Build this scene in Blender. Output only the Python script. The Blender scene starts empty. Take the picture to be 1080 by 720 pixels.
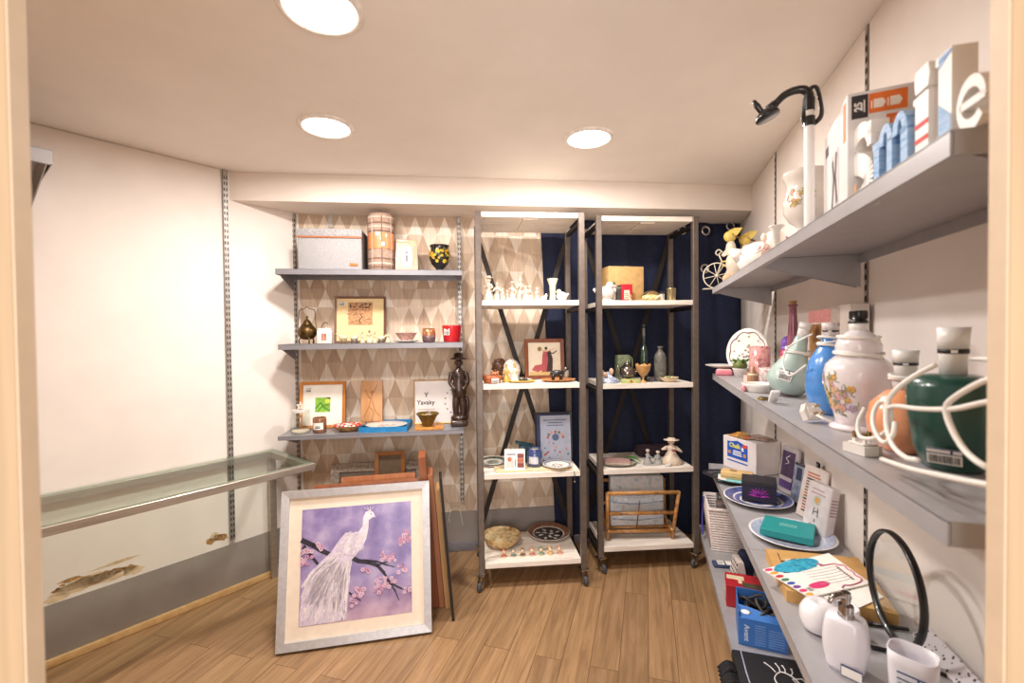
import bpy, bmesh, math, random
from math import sin, cos, pi, radians, sqrt, atan2, floor
from mathutils import Matrix, Vector
S = bpy.context.scene
COL = S.collection
# ------------------------------------------------------------------ camera
FPX = 480.0                                  # focal length in pixels of a 1080 px wide frame
PITCH, ROLL = math.atan(8.5/480), radians(.6)
CAM = Vector((0, 0, 1.4))
_F = Vector((0, cos(PITCH), -sin(PITCH))); _R0 = Vector((1, 0, 0)); _U0 = Vector((0, sin(PITCH), cos(PITCH)))
_R = cos(ROLL)*_R0 - sin(ROLL)*_U0; _U = sin(ROLL)*_R0 + cos(ROLL)*_U0
cam = bpy.data.cameras.new('camera'); cam.sensor_width = 36; cam.lens = 36*FPX/1080; cam.clip_start = .02
camo = bpy.data.objects.new('camera', cam); COL.objects.link(camo)
camo.matrix_world = Matrix(((_R.x, _U.x, -_F.x, CAM.x), (_R.y, _U.y, -_F.y, CAM.y), (_R.z, _U.z, -_F.z, CAM.z), (0, 0, 0, 1)))
cam.dof.use_dof = True; cam.dof.focus_distance = 2.3; cam.dof.aperture_fstop = 3.5
S.camera = camo
# ------------------------------------------------------------------ light
EXPOSURE = 0.78
S.view_settings.view_transform = 'Standard'; S.view_settings.look = 'None'
S.view_settings.exposure = EXPOSURE; S.view_settings.gamma = 1; S.view_settings.use_curve_mapping = False
W = bpy.data.worlds.new('world'); S.world = W; W.use_nodes = True
W.node_tree.nodes['Background'].inputs[0].default_value = (1, .96, .92, 1)
W.node_tree.nodes['Background'].inputs[1].default_value = .32
def area_light(name, loc, rot, size, power, color=(1, .947, .903), shape='DISK', size_y=None):
    l = bpy.data.lights.new(name, 'AREA'); l.shape = shape; l.size = size
    if size_y: l.size_y = size_y
    l.energy = power; l.color = color
    o = bpy.data.objects.new(name, l); o.location = loc; o.rotation_euler = rot; COL.objects.link(o); return o
DOWNLIGHT_POWER = 12.0
area_light('front_fill_light', (.1, -1.6, 1.35), (radians(94), 0, 0), 2.2, 44, (1, .95, .92), 'RECTANGLE', 1.6)  # unseen fill lamp added behind the camera, brightens the room evenly through the doorway
# ------------------------------------------------------------------ measuring helpers: where a sight line meets a plane of the room
def ray(x, y): return _F*FPX + _R*(x-540) - _U*(y-360)
def hit_z(x, y, z):
    d = ray(x, y); return CAM + d*((z-CAM.z)/d.z)
class Frame:
    """a wall or rack front: u along it, w out of it towards the aisle"""
    def __init__(s, x, y, ang):
        s.ang = ang; s.p = Vector((x, y, 0)); s.u = Vector((cos(ang), sin(ang), 0)); s.n = Vector((sin(ang), -cos(ang), 0))
    def P(s, u, w, z=0): return s.p + s.u*u + s.n*w + Vector((0, 0, z))
    def hit(s, x, y, w):
        d = ray(x, y); t = ((s.p + s.n*w - CAM).dot(s.n))/d.dot(s.n); return CAM + d*t
    def u_of(s, x, y, w): return (s.hit(x, y, w)-s.p).dot(s.u)
    def meas(s, x0, x1, ytop, w, z):
        """centre on the shelf, half width and height of a thing seen between columns x0, x1 with its top at ytop"""
        h = s.hit((x0+x1)/2, ytop, w); t = h.x/h.y
        return Vector((h.x, h.y, z)), (x1-x0)/2*h.y/FPX/sqrt(1+t*t), h.z-z
LW = Frame(-2.0, 1.92, radians(51.7))
BW = Frame(-1.335, 2.80, radians(7.5))
RW = Frame(1.346, 2.317, radians(-106.5))
R1 = Frame(-.192, 2.452, radians(5.5))
R2 = Frame(.492, 2.63, radians(4.5))
H = 2.30
# ------------------------------------------------------------------ materials
def lin(h):
    h = h.lstrip('#'); c = [int(h[i:i+2], 16)/255 for i in (0, 2, 4)]
    return tuple(((x+.055)/1.055)**2.4 if x > .04045 else x/12.92 for x in c) + (1,)
_mc = {}
def C(hexc, rough=.5, metal=0., var=.06, scale=30., coat=0., trans=0., bump=0., emit=0., grain=None, ramp=None):
    key = (hexc, rough, metal, var, scale, coat, trans, bump, emit, grain, str(ramp))
    if key in _mc: return _mc[key]
    m = bpy.data.materials.new('mat_'+hexc.lstrip('#')); m.use_nodes = True
    nt = m.node_tree; N = nt.nodes; L = nt.links; b = N['Principled BSDF']
    b.inputs['Roughness'].default_value = rough; b.inputs['Metallic'].default_value = metal
    b.inputs['Coat Weight'].default_value = coat; b.inputs['Transmission Weight'].default_value = trans
    tc = N.new('ShaderNodeTexCoord'); no = N.new('ShaderNodeTexNoise'); no.inputs['Scale'].default_value = scale; no.inputs['Detail'].default_value = 4
    src = tc.outputs['Object']
    if grain:
        mp = N.new('ShaderNodeMapping'); mp.inputs['Scale'].default_value = grain; L.new(src, mp.inputs[0]); src = mp.outputs[0]
    L.new(src, no.inputs['Vector'])
    cr = N.new('ShaderNodeValToRGB'); c = lin(hexc)
    cols = [lin(r) for r in ramp] if ramp else [tuple(max(0, x*(1-var*2)) for x in c[:3])+(1,), tuple(min(1, x*(1+var*2)) for x in c[:3])+(1,)]
    cr.color_ramp.elements[0].position = .3; cr.color_ramp.elements[1].position = .7
    cr.color_ramp.elements[0].color = cols[0]; cr.color_ramp.elements[1].color = cols[-1]
    for i, cc in enumerate(cols[1:-1]):
        e = cr.color_ramp.elements.new(.3+.4*(i+1)/(len(cols)-1)); e.color = cc
    L.new(no.outputs['Fac'], cr.inputs[0]); L.new(cr.outputs[0], b.inputs['Base Color'])
    if bump:
        bp = N.new('ShaderNodeBump'); bp.inputs['Strength'].default_value = bump; bp.inputs['Distance'].default_value = .004
        L.new(no.outputs['Fac'], bp.inputs['Height']); L.new(bp.outputs[0], b.inputs['Normal'])
    if emit:
        b.inputs['Emission Color'].default_value = c; b.inputs['Emission Strength'].default_value = emit
    _mc[key] = m; return m
def WOOD(*ramp, rough=.45, grain=(40, 40, 3), scale=1.): return C(ramp[0], rough, 0, ramp=ramp, grain=grain, scale=scale)
def GLASS(tint='#f4fbf7', gloss=.10, key=None):
    k = ('glass', tint, gloss)
    if k in _mc: return _mc[k]
    m = bpy.data.materials.new('mat_clear_glass'); m.use_nodes = True; nt = m.node_tree; N = nt.nodes; L = nt.links
    N.remove(N['Principled BSDF']); out = N['Material Output']
    t = N.new('ShaderNodeBsdfTransparent'); t.inputs[0].default_value = lin(tint)
    g = N.new('ShaderNodeBsdfGlossy'); g.inputs['Roughness'].default_value = .03
    lw = N.new('ShaderNodeLayerWeight'); lw.inputs[0].default_value = .35
    ma = N.new('ShaderNodeMath'); ma.operation = 'MULTIPLY_ADD'; ma.inputs[1].default_value = .55; ma.inputs[2].default_value = gloss*.3
    mx = N.new('ShaderNodeMixShader')
    ge = N.new('ShaderNodeNewGeometry'); mb = N.new('ShaderNodeMath'); mb.operation = 'SUBTRACT'; mb.use_clamp = True; L.new(ge.outputs['Backfacing'], mb.inputs[1]); L.new(ma.outputs[0], mb.inputs[0])
    L.new(lw.outputs['Fresnel'], ma.inputs[0]); L.new(mb.outputs[0], mx.inputs[0]); L.new(t.outputs[0], mx.inputs[1]); L.new(g.outputs[0], mx.inputs[2]); L.new(mx.outputs[0], out.inputs[0])
    _mc[k] = m; return m
# ------------------------------------------------------------------ mesh builder
def rz(a): return Matrix.Rotation(a, 4, 'Z')
def rx(a): return Matrix.Rotation(a, 4, 'X')
def ry(a): return Matrix.Rotation(a, 4, 'Y')
def tr(x, y=0, z=0): return Matrix.Translation((x, y, z))
def sc(x, y, z): return Matrix.Diagonal((x, y, z, 1))
I4 = Matrix.Identity(4)
def spline(pts, n=6, closed=False):
    P = [Vector(p) for p in pts]; out = []; k = len(P); seg = k if closed else k-1
    for i in range(seg):
        a = P[(i-1) % k] if closed or i > 0 else P[0]*2-P[1]; b = P[i]; c = P[(i+1) % k]
        d = P[(i+2) % k] if closed or i+2 < k else P[k-1]*2-P[k-2]
        for j in range(n):
            t = j/n; out.append(.5*((2*b)+(c-a)*t+(2*a-5*b+4*c-d)*t*t+(3*b-a-3*c+d)*t**3))
    if not closed: out.append(P[-1])
    return out
class MB:
    def __init__(s): s.v = []; s.f = []; s.m = []; s.s = []; s.T = I4
    def at(s, T=I4): s.T = T; return s
    def add(s, V, F, m=0, smooth=False):
        o = len(s.v); s.v += [s.T @ Vector(p) for p in V]
        s.f += [tuple(i+o for i in f) for f in F]; s.m += [m]*len(F); s.s += [smooth]*len(F); return s
    def box(s, x0, x1, y0, y1, z0, z1, m=0, bev=0., seg=2):
        x0, x1 = min(x0, x1), max(x0, x1); y0, y1 = min(y0, y1), max(y0, y1); z0, z1 = min(z0, z1), max(z0, z1)
        if bev <= 0:
            V = [(x, y, z) for z in (z0, z1) for y in (y0, y1) for x in (x0, x1)]
            return s.add(V, [(0, 2, 3, 1), (4, 5, 7, 6), (0, 1, 5, 4), (2, 6, 7, 3), (0, 4, 6, 2), (1, 3, 7, 5)], m)
        bm = bmesh.new(); bmesh.ops.create_cube(bm, size=1)
        for v in bm.verts: v.co = Vector(((x0+x1)/2+v.co.x*(x1-x0), (y0+y1)/2+v.co.y*(y1-y0), (z0+z1)/2+v.co.z*(z1-z0)))
        bmesh.ops.bevel(bm, geom=bm.edges[:], offset=min(bev, .49*min(x1-x0, y1-y0, z1-z0)), segments=seg, profile=.5, affect='EDGES')
        bm.verts.index_update(); s.add([v.co.copy() for v in bm.verts], [tuple(v.index for v in f.verts) for f in bm.faces], m, seg > 1); bm.free(); return s
    def lathe(s, prof, m=0, n=24, c=(0, 0, 0), cap=True, a0=0., a1=2*pi, sx=1., sy=1.):
        V = []; F = []; full = abs(a1-a0-2*pi) < 1e-6; k = n if full else n+1
        for r, z in prof:
            for i in range(k):
                a = a0+(a1-a0)*i/n; V.append((c[0]+r*cos(a)*sx, c[1]+r*sin(a)*sy, c[2]+z))
        for j in range(len(prof)-1):
            for i in range(n):
                q = (i+1) % k; F.append((j*k+i, j*k+q, (j+1)*k+q, (j+1)*k+i))
        if cap and full:
            if prof[0][0] > 1e-5: F.append(tuple(range(k-1, -1, -1)))
            if prof[-1][0] > 1e-5: F.append(tuple((len(prof)-1)*k+i for i in range(k)))
        return s.add(V, F, m, True)
    def cyl(s, r, z0, z1, m=0, n=20, c=(0, 0), r1=None):
        r1 = r if r1 is None else r1
        V = [(c[0]+q*cos(2*pi*i/n), c[1]+q*sin(2*pi*i/n), z) for q, z in ((r, z0), (r1, z1)) for i in range(n)]
        s.add(V, [(i, (i+1) % n, n+(i+1) % n, n+i) for i in range(n)], m, True)
        return s.add(V, [tuple(range(n-1, -1, -1)), tuple(range(n, 2*n))], m)
    def tube(s, pts, r, m=0, n=8, closed=False, sm=0, flat=1.):
        P = spline(pts, sm, closed) if sm else [Vector(p) for p in pts]; k = len(P); V = []; F = []
        R = r if isinstance(r, (list, tuple)) else None
        up = None
        for i, p in enumerate(P):
            t = (P[(i+1) % k]-P[i-1]) if closed or 0 < i < k-1 else (P[1]-P[0] if i == 0 else P[-1]-P[-2])
            t = t.normalized() if t.length > 1e-9 else Vector((0, 0, 1))
            if up is None: up = t.orthogonal().normalized()
            up = (up-t*up.dot(t)); up = up.normalized() if up.length > 1e-6 else t.orthogonal().normalized()
            w = t.cross(up)
            if R: q = i/(k-1)*(len(R)-1); a = int(min(q, len(R)-2)); rr = R[a]+(R[a+1]-R[a])*(q-a)
            else: rr = r
            for j in range(n):
                an = 2*pi*j/n; V.append(p+(up*cos(an)*flat+w*sin(an))*rr)
        for i in range(k if closed else k-1):
            for j in range(n):
                a = i*n; b = ((i+1) % k)*n; F.append((a+j, a+(j+1) % n, b+(j+1) % n, b+j))
        if not closed: F += [tuple(range(n-1, -1, -1)), tuple((k-1)*n+j for j in range(n))]
        return s.add(V, F, m, True)
    def bar(s, a, b, w, h=None, m=0):
        """square bar from a to b"""
        a = Vector(a); b = Vector(b); h = h or w; t = (b-a).normalized(); q = Vector((0, 0, 1)) if abs(t.z) < .985 else Vector((0, 1, 0))
        x = t.cross(q).normalized(); y = x.cross(t)
        V = [p+x*i*w/2+y*j*h/2 for p in (a, b) for i, j in ((-1, -1), (1, -1), (1, 1), (-1, 1))]
        return s.add(V, [(3, 2, 1, 0), (4, 5, 6, 7), (0, 1, 5, 4), (1, 2, 6, 5), (2, 3, 7, 6), (3, 0, 4, 7)], m)
    def prism(s, poly, d0, d1, m=0, plane='xz', smooth=False):
        """polygon drawn in a plane, given thickness along the third axis"""
        def p3(p, d): return (p[0], d, p[1]) if plane == 'xz' else ((p[0], p[1], d) if plane == 'xy' else (d, p[0], p[1]))
        n = len(poly); V = [p3(p, d0) for p in poly]+[p3(p, d1) for p in poly]
        return s.add(V, [tuple(range(n-1, -1, -1)), tuple(range(n, 2*n))]+[(i, (i+1) % n, n+(i+1) % n, n+i) for i in range(n)], m, smooth)
    def ell(s, c, r, m=0, n=14, k=9):
        if not isinstance(r, (tuple, list)): r = (r, r, r)
        V = [(c[0], c[1], c[2]-r[2])]; F = []
        for j in range(1, k):
            b = -pi/2+pi*j/k
            for i in range(n): V.append((c[0]+r[0]*cos(b)*cos(2*pi*i/n), c[1]+r[1]*cos(b)*sin(2*pi*i/n), c[2]+r[2]*sin(b)))
        V.append((c[0], c[1], c[2]+r[2]))
        for i in range(n): F.append((0, 1+(i+1) % n, 1+i)); F.append((len(V)-1, 1+(k-2)*n+i, 1+(k-2)*n+(i+1) % n))
        for j in range(k-2):
            for i in range(n): a = 1+j*n; F.append((a+i, a+(i+1) % n, a+n+(i+1) % n, a+n+i))
        return s.add(V, F, m, True)
    def text(s, t, size, T, m=0, depth=.0006, align='CENTER', bold=0.):
        cu = bpy.data.curves.new('lettering', 'FONT'); cu.body = t; cu.size = size; cu.extrude = depth; cu.align_x = align; cu.align_y = 'CENTER'; cu.resolution_u = 3; cu.offset = bold
        o = bpy.data.objects.new('lettering', cu); me = o.to_mesh()
        V = [T @ v.co for v in me.vertices]; F = [tuple(p.vertices) for p in me.polygons]
        s.add(V, F, m); o.to_mesh_clear(); bpy.data.objects.remove(o); bpy.data.curves.remove(cu); return s
    def build(s, name, mats, parent=None):
        me = bpy.data.meshes.new(name); me.from_pydata([tuple(v) for v in s.v], [], s.f)
        for m in (mats if isinstance(mats, (list, tuple)) else [mats]): me.materials.append(m)
        me.polygons.foreach_set('material_index', s.m); me.polygons.foreach_set('use_smooth', s.s); me.update()
        o = bpy.data.objects.new(name, me); COL.objects.link(o)
        if parent: o.parent = parent
        return o
FRONT = rx(pi/2)                               # text drawn on a face that looks towards -y
def tag(o, label, cat, group=None, kind=None):
    o['label'] = label; o['category'] = cat
    if group: o['group'] = group
    if kind: o['kind'] = kind
    return o
def place(o, loc, a=0., lean=0., roll=0.):
    o.location = loc; o.rotation_euler = (-lean, roll, a); return o
def thing(name, label, cat, loc, a=0., group=None, lean=0., roll=0.):
    o = bpy.data.objects.new(name, None); o.empty_display_size = .05; COL.objects.link(o)
    place(o, loc, a, lean, roll); return tag(o, label, cat, group)
def one(mb, name, mats, label, cat, loc, a=0., group=None, lean=0., roll=0.):
    return tag(place(mb.build(name, mats), loc, a, lean, roll), label, cat, group)
def struct(mb, name, mats, parent=None):
    o = mb.build(name, mats, parent)
    if not parent: o['kind'] = 'structure'
    return o
def copy_tree(o, parent=None):
    c = o.copy(); COL.objects.link(c)
    if parent: c.parent = parent
    for ch in list(o.children): copy_tree(ch, c)
    return c
def barcode(mb, w, h, T, m_paper=0, m_ink=1, m_blue=None, seed=1):
    """price sticker lying in local xz, facing -y"""
    q = mb.T; rnd = random.Random(seed); mb.at(T); mb.box(-w/2, w/2, -.0005, 0, 0, h, m_paper); x = -w*.44
    while x < w*.42:
        d = rnd.choice((.006, .012, .018))*w*1.4; mb.box(x, x+d, -.0009, -.0005, h*.08, h*.55, m_ink); x += d+rnd.choice((.012, .02))*w*1.3
    if m_blue is not None:
        mb.box(-w/2, w/2, -.0008, -.0005, h*.66, h*.72, m_blue); mb.box(-w/2, w/2, -.0008, -.0005, h*.93, h, m_blue); mb.box(w*.18, w*.25, -.0008, -.0005, h*.66, h, m_blue)
    mb.at(q)
# ================================================================== SETTING
WALLC = C('#f0e6de', .7, var=.015, scale=6); CEILC = C('#f3ebe3', .75, var=.012, scale=5)
GREYP = C('#9a918b', .6, var=.04, scale=8)
corner = LW.p + LW.u*1.075
_d = (RW.p-BW.p); _den = BW.u.x*RW.u.y-BW.u.y*RW.u.x
BWL = (_d.x*RW.u.y-_d.y*RW.u.x)/_den                       # length of the back wall
back_r = BW.P(BWL, 0)
uF_l = (.45-LW.p.y)/LW.u.y; uF_r = (.45-RW.p.y)/RW.u.y
pl = LW.P(uF_l, 0); pr = RW.P(uF_r, 0); RWu0 = (back_r-RW.p).dot(RW.u)
# --- floor of wooden planks
def floor_mat():
    m = bpy.data.materials.new('mat_oak_planks'); m.use_nodes = True; nt = m.node_tree; N = nt.nodes; L = nt.links; b = N['Principled BSDF']
    tc = N.new('ShaderNodeTexCoord'); mp = N.new('ShaderNodeMapping'); mp.inputs['Rotation'].default_value = (0, 0, radians(-73.5)); L.new(tc.outputs['Object'], mp.inputs[0])
    br = N.new('ShaderNodeTexBrick'); br.offset = .37; br.inputs['Scale'].default_value = 1; br.inputs['Brick Width'].default_value = .95; br.inputs['Row Height'].default_value = .118
    br.inputs['Mortar Size'].default_value = .0012; br.inputs['Mortar Smooth'].default_value = 0; br.inputs['Bias'].default_value = 0
    br.inputs['Color1'].default_value = (0, 0, 0, 1); br.inputs['Color2'].default_value = (1, 1, 1, 1); br.inputs['Mortar'].default_value = (.35, .35, .35, 1)
    L.new(mp.outputs[0], br.inputs['Vector'])
    m2 = N.new('ShaderNodeMapping'); m2.inputs['Scale'].default_value = (1.6, 22, 1); L.new(mp.outputs[0], m2.inputs[0])
    ad = N.new('ShaderNodeVectorMath'); ad.operation = 'MULTIPLY_ADD'; ad.inputs[1].default_value = (7, 7, 7); L.new(br.outputs['Color'], ad.inputs[0]); L.new(m2.outputs[0], ad.inputs[2])
    no = N.new('ShaderNodeTexNoise'); no.inputs['Scale'].default_value = 1.6; no.inputs['Detail'].default_value = 7; no.inputs['Roughness'].default_value = .62; no.inputs['Distortion'].default_value = .8; L.new(ad.outputs[0], no.inputs['Vector'])
    cr = N.new('ShaderNodeValToRGB'); e = cr.color_ramp.elements; e[0].position = .28; e[0].color = lin('#7d5f43'); e[1].position = .72; e[1].color = lin('#ad8a66'); q = e.new(.5); q.color = lin('#997753'); L.new(no.outputs['Fac'], cr.inputs[0])
    hs = N.new('ShaderNodeHueSaturation'); mr = N.new('ShaderNodeMapRange'); mr.inputs['To Min'].default_value = .86; mr.inputs['To Max'].default_value = 1.12
    L.new(br.outputs['Color'], mr.inputs['Value']); L.new(mr.outputs[0], hs.inputs['Value']); L.new(cr.outputs[0], hs.inputs['Color'])
    mx = N.new('ShaderNodeMix'); mx.data_type = 'RGBA'; mx.inputs[7].default_value = lin('#5c3d26'); L.new(hs.outputs[0], mx.inputs[6]); L.new(br.outputs['Fac'], mx.inputs[0])
    L.new(mx.outputs[2], b.inputs['Base Color']); b.inputs['Roughness'].default_value = .42
    bp = N.new('ShaderNodeBump'); bp.inputs['Strength'].default_value = .12; bp.inputs['Distance'].default_value = .002; L.new(no.outputs['Fac'], bp.inputs['Height']); L.new(bp.outputs[0], b.inputs['Normal'])
    return m
b = MB(); b.prism([(-3.3, -2.2), (1.9, -2.2), (1.9, 3.5), (-3.3, 3.5)], -.05, 0, 0, 'xy'); struct(b, 'floor', floor_mat())
b = MB(); b.prism([(-3.3, .42), (1.9, .42), (1.9, 3.5), (-3.3, 3.5)], H, H+.05, 0, 'xy'); struct(b, 'ceiling', CEILC)
ZS = 2.145
# --- left wall, its grey lower band, strip along the floor and stains
def rotbox(mb, fr, u0, u1, w0, w1, z0, z1, m=0, bev=0.):
    q = mb.T; mb.at(Matrix.Translation(fr.p) @ rz(fr.ang)); mb.box(u0, u1, -w1, -w0, z0, z1, m, bev); mb.at(q)
b = MB(); rotbox(b, LW, uF_l, 1.22, -.06, 0, 0, H)
rotbox(b, LW, uF_l, .70, 0, .008, .24, H-.004); rotbox(b, LW, .735, 1.07, 0, .004, .24, ZS); wl = struct(b, 'wall_left', [WALLC])
b = MB()
rnd = random.Random(4)
def stain(mb, u, z, w, h, m=0, k=14):
    pts = [(u+w*cos(2*pi*i/k)*rnd.uniform(.55, 1), z+h*sin(2*pi*i/k)*rnd.uniform(.55, 1)) for i in range(k)]
    mb.prism(pts, -.0092, -.0084, m, 'xz')
b.at(Matrix.Translation(LW.p) @ rz(LW.ang))
for px, py, w, h, mi in ((80, 618, .11, .03, 2), (118, 607, .09, .028, 2), (100, 612, .07, .016, 0), (62, 622, .03, .012, 1), (75, 611, .05, .012, 0), (92, 610, .045, .014, 1), (108, 606, .05, .017, 0), (122, 602, .045, .016, 1), (136, 599, .03, .018, 0), (60, 631, .05, .02, 2), (97, 611, .13, .03, 2), (140, 601, .05, .022, 2), (66, 617, .012, .006, 0), (118, 595, .09, .005, 2), (130, 590, .07, .006, 2)):
    p = LW.hit(px, py, .009)-LW.p; stain(b, p.dot(LW.u), p.z, w, h, mi)
p = LW.hit(237, 566, .009)-LW.p
for k in range(4): stain(b, p.dot(LW.u)-.02*k-.01, p.z+.012*(k % 3), .03, .02, k % 3)
b.at(); b.build('stain', [C('#b08656', .8, var=.25, scale=70), C('#94693e', .8, var=.25, scale=60), C('#dcc3a0', .8, var=.08, scale=50)], wl)
b = MB(); rotbox(b, LW, uF_l, 1.08, .0, .012, .012, .262); struct(b, 'trim_1', GREYP)
b = MB(); rotbox(b, LW, uF_l, 1.06, .012, .03, 0, .035, 0, .004); struct(b, 'baseboard_left', WOOD('#c79c66', '#dcb680', grain=(3, 40, 40)))
# --- back wall covered with a paper of wood-toned triangles
b = MB(); T = Matrix.Translation(BW.p) @ rz(BW.ang); b.at(T)
b.box(-.08, BWL+.1, .001, .06, 0, H, 0)
rnd = random.Random(11); tw, th = .092, .1145; tones = [1, 1, 1, 2, 2, 3, 3, 4]
z0 = .20; row = 0
while z0 < 2.18:
    z1 = z0+th; n = int(1.9/tw)+2
    for i in range(-1, n):
        c = i*tw; e = c+tw/2
        if row % 2 == 0:
            up = [(c-tw/2, z0), (c+tw/2, z0), (c, z1)]; dn = [(e, z0), (e+tw/2, z1), (e-tw/2, z1)]
            mu = rnd.choice((1, 1, 2)) if i % 2 == 0 else rnd.choice((3, 3, 2)); md = rnd.choice((3, 4, 4))
        else:
            dn = [(c, z0), (c+tw/2, z1), (c-tw/2, z1)]; up = [(e-tw/2, z0), (e+tw/2, z0), (e, z1)]
            md = rnd.choice((1, 1, 2)) if i % 2 else rnd.choice((3, 3, 2)); mu = rnd.choice((4, 4, 5, 3))
        for tri, mm in ((up, mu), (dn, md)):
            xs = [max(0, min(1.9, p[0])) for p in tri]
            if max(xs)-min(xs) > .001: b.add([(xx, 0, min(p[1], 2.16)) for xx, p in zip(xs, tri)], [(0, 1, 2)], mm)
    z0 = z1; row += 1
def paper(h): return C(h, .6, var=.06, scale=1, grain=(110, 110, 7))
struct(b, 'wall_back', [WALLC, paper('#efe1d1'), paper('#e6d3be'), paper('#d8c0a8'), paper('#c9af96'), paper('#bc9f87')])
b = MB(); rotbox(b, BW, -.01, 1.86, 0, .010, .0, .252); struct(b, 'trim_2', GREYP)
b = MB(); rotbox(b, BW, .0, 1.86, .01, .022, 0, .055, 0, .003); struct(b, 'baseboard_back', C('#7c787c', .6))
# --- right wall, front partition with the doorway, bulkhead
b = MB(); rotbox(b, RW, RWu0-.1, uF_r+.2, -.06, 0, 0, H); rotbox(b, RW, RWu0, .04-.05, 0, .004, 0, H-.002); rotbox(b, RW, .02, .985, 0, .004, 0, H-.002); rotbox(b, RW, 1.015, uF_r-.02, 0, .004, 0, H-.002)
struct(b, 'wall_right', WALLC)
b = MB(); 
for x0, x1 in ((-3.25, -.4725), (.4720, 1.4)): b.box(x0, x1, .4315, .4495, 0, H, 0, .002)
b.box(-.4725, .4720, .4315, .4495, 2.12, H); struct(b, 'wall_front', C('#bd9f7c', .55, var=.05, scale=1, grain=(60, 60, 3)))
b = MB(); b.box(-.4722, -.4702, .4325, .4495, 0, 2.12); b.box(.4697, .4717, .4325, .4495, 0, 2.12); b.box(-.4702, .4697, .4325, .4495, 2.117, 2.1195); struct(b, 'door_1', C('#dcc2a4', .5, var=.02))
ZS = 2.145; bf0 = hit_z(243, 211, ZS); bf1 = hit_z(797, 222, ZS)
b = MB(); q0 = LW.P(.83, .0); q1 = back_r; 
b.prism([(bf0.x-.01, bf0.y), (bf1.x, bf1.y), (back_r.x, back_r.y), (corner.x-.04, corner.y+.06)], ZS, H-.001, 0, 'xy'); struct(b, 'trim_3', C('#efe3d8', .7, var=.015, scale=6))
# ================================================================== WALL UPRIGHTS
STEEL = C('#b3aca6', .35, .5, var=.1, scale=60); DSTEEL = C('#6f675f', .4, .8, var=.12, scale=40); SLOT = C('#241f1c', .8)
def upright(fr, u, z0, z1, label, w0=.0, cw=.024, out=.022):
    t = thing('slotted_upright', label, 'wall upright', fr.P(u, w0, z0), fr.ang, 'slotted steel wall uprights')
    h = z1-z0; b = MB(); b.box(-cw/2, cw/2, -.003, 0, 0, h); b.box(-cw/2, -cw/2+.002, -out, 0, 0, h); b.box(cw/2-.002, cw/2, -out, 0, 0, h); b.box(-cw/2, cw/2, -out, -out+.002, 0, h)
    b.build('channel', STEEL, t); b = MB(); k = int(h/.032)
    for i in range(k):
        for x in (-cw*.24, cw*.24): b.box(x-.0026, x+.0026, -out-.0006, -out-.0001, .012+i*.032, .029+i*.032)
    b.build('slots', SLOT, t); return t
u = LW.u_of(240, 330, .01)
upright(LW, u, .285, H-.002, 'tall slotted steel upright on white left wall behind the glass table', .004, .024, .014)
upright(BW, .012, .32, 2.14, 'slotted steel upright in back left corner at left ends of grey shelves', .004)
upright(BW, 1.01, .32, 2.14, 'slotted steel upright on wallpaper at right ends of grey shelves', .004)
upright(RW, 0., .0, H-.002, 'slotted upright on right wall near the navy curtain', .0, .011, .006)
upright(RW, 1.0, .0, H-.002, 'slotted upright in the middle of the right wall between shelf joints', .0, .012, .006)
# ================================================================== GREY STEEL SHELVES
GREY = C('#8c8a8f', .38, .25, var=.03, scale=15); GREYL = C('#a9a6a8', .4, .2, var=.03, scale=15)
def steel_shelf(fr, u0, u1, depth, z, label, lip=.03, m=None, group=None, brackets=(.02, -.02), deep=.10, bdir=1):
    m = m or GREY
    t = thing('steel_shelf', label, 'shelf', fr.P((u0+u1)/2, .024, z), fr.ang, group); L2 = (u1-u0)/2; d = depth-.024
    b = MB(); b.box(-L2, L2, -d, 0, -.003, 0); b.box(-L2, L2, -d, -d+.003, -lip, -.0005); b.box(-L2, L2, -d+.001, -d+.014, -lip, -lip+.002)
    b.build('shelf_board', m, t)
    b = MB(); b.box(-L2, L2, -.003, 0, -lip, -.003); b.build('back_lip', m, t)
    for sx in (-1, 1):
        b = MB(); e = .002; x = sx*(L2-.0015); b.box(x-.0012, x+.0012, -d+.004, -.004, -lip, -.003); b.build('end_flange', m, t)
        b = MB(); x = sx*(L2-.012)
        b.prism([(-.0, -.004), (-d+.02, -.004), (-d+.02, -lip+.004), (-d*.86, -lip-.003), (0, -deep)], x-.002, x+.002, 0, 'yz'); b.build('shelf_bracket', m, t)
    return t
steel_shelf(BW, -.003, 1.02, .29, 1.77, 'top grey wall shelf holding the felt box, in front of wallpaper', group='grey shelves on back wall')
steel_shelf(BW, -.003, 1.02, .27, 1.352, 'middle grey wall shelf holding brass pot and red pot, in front of wallpaper', group='grey shelves on back wall')
steel_shelf(BW, -.003, 1.02, .30, .843, 'lowest grey wall shelf holding the dark carved statue, in front of wallpaper', .022, group='grey shelves on back wall')
ZT, ZM, ZL, ZB = 1.627, 1.178, .70, .20
steel_shelf(RW, .0, .999, .30, ZT, 'far half of top grey shelf on right wall, holding bicycle ornament', .03, GREYL, group='grey shelves on right wall')
steel_shelf(RW, 1.001, 1.96, .30, ZT, 'near half of top grey shelf on right wall, holding standing letters', .03, GREYL, group='grey shelves on right wall')
steel_shelf(RW, .0, .999, .30, ZM, 'far half of middle grey shelf on right wall, holding upright plate', .03, GREYL, group='grey shelves on right wall')
steel_shelf(RW, 1.001, 1.96, .30, ZM, 'near half of middle grey shelf on right wall, under the lamp bases', .03, GREYL, group='grey shelves on right wall')
steel_shelf(RW, .0, .999, .32, ZL, 'far half of third grey shelf on right wall, holding blue plates', .03, GREYL, group='grey shelves on right wall')
steel_shelf(RW, 1.001, 1.96, .32, ZL, 'near half of third grey shelf on right wall, holding soap dispenser', .03, GREYL, group='grey shelves on right wall')
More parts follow.
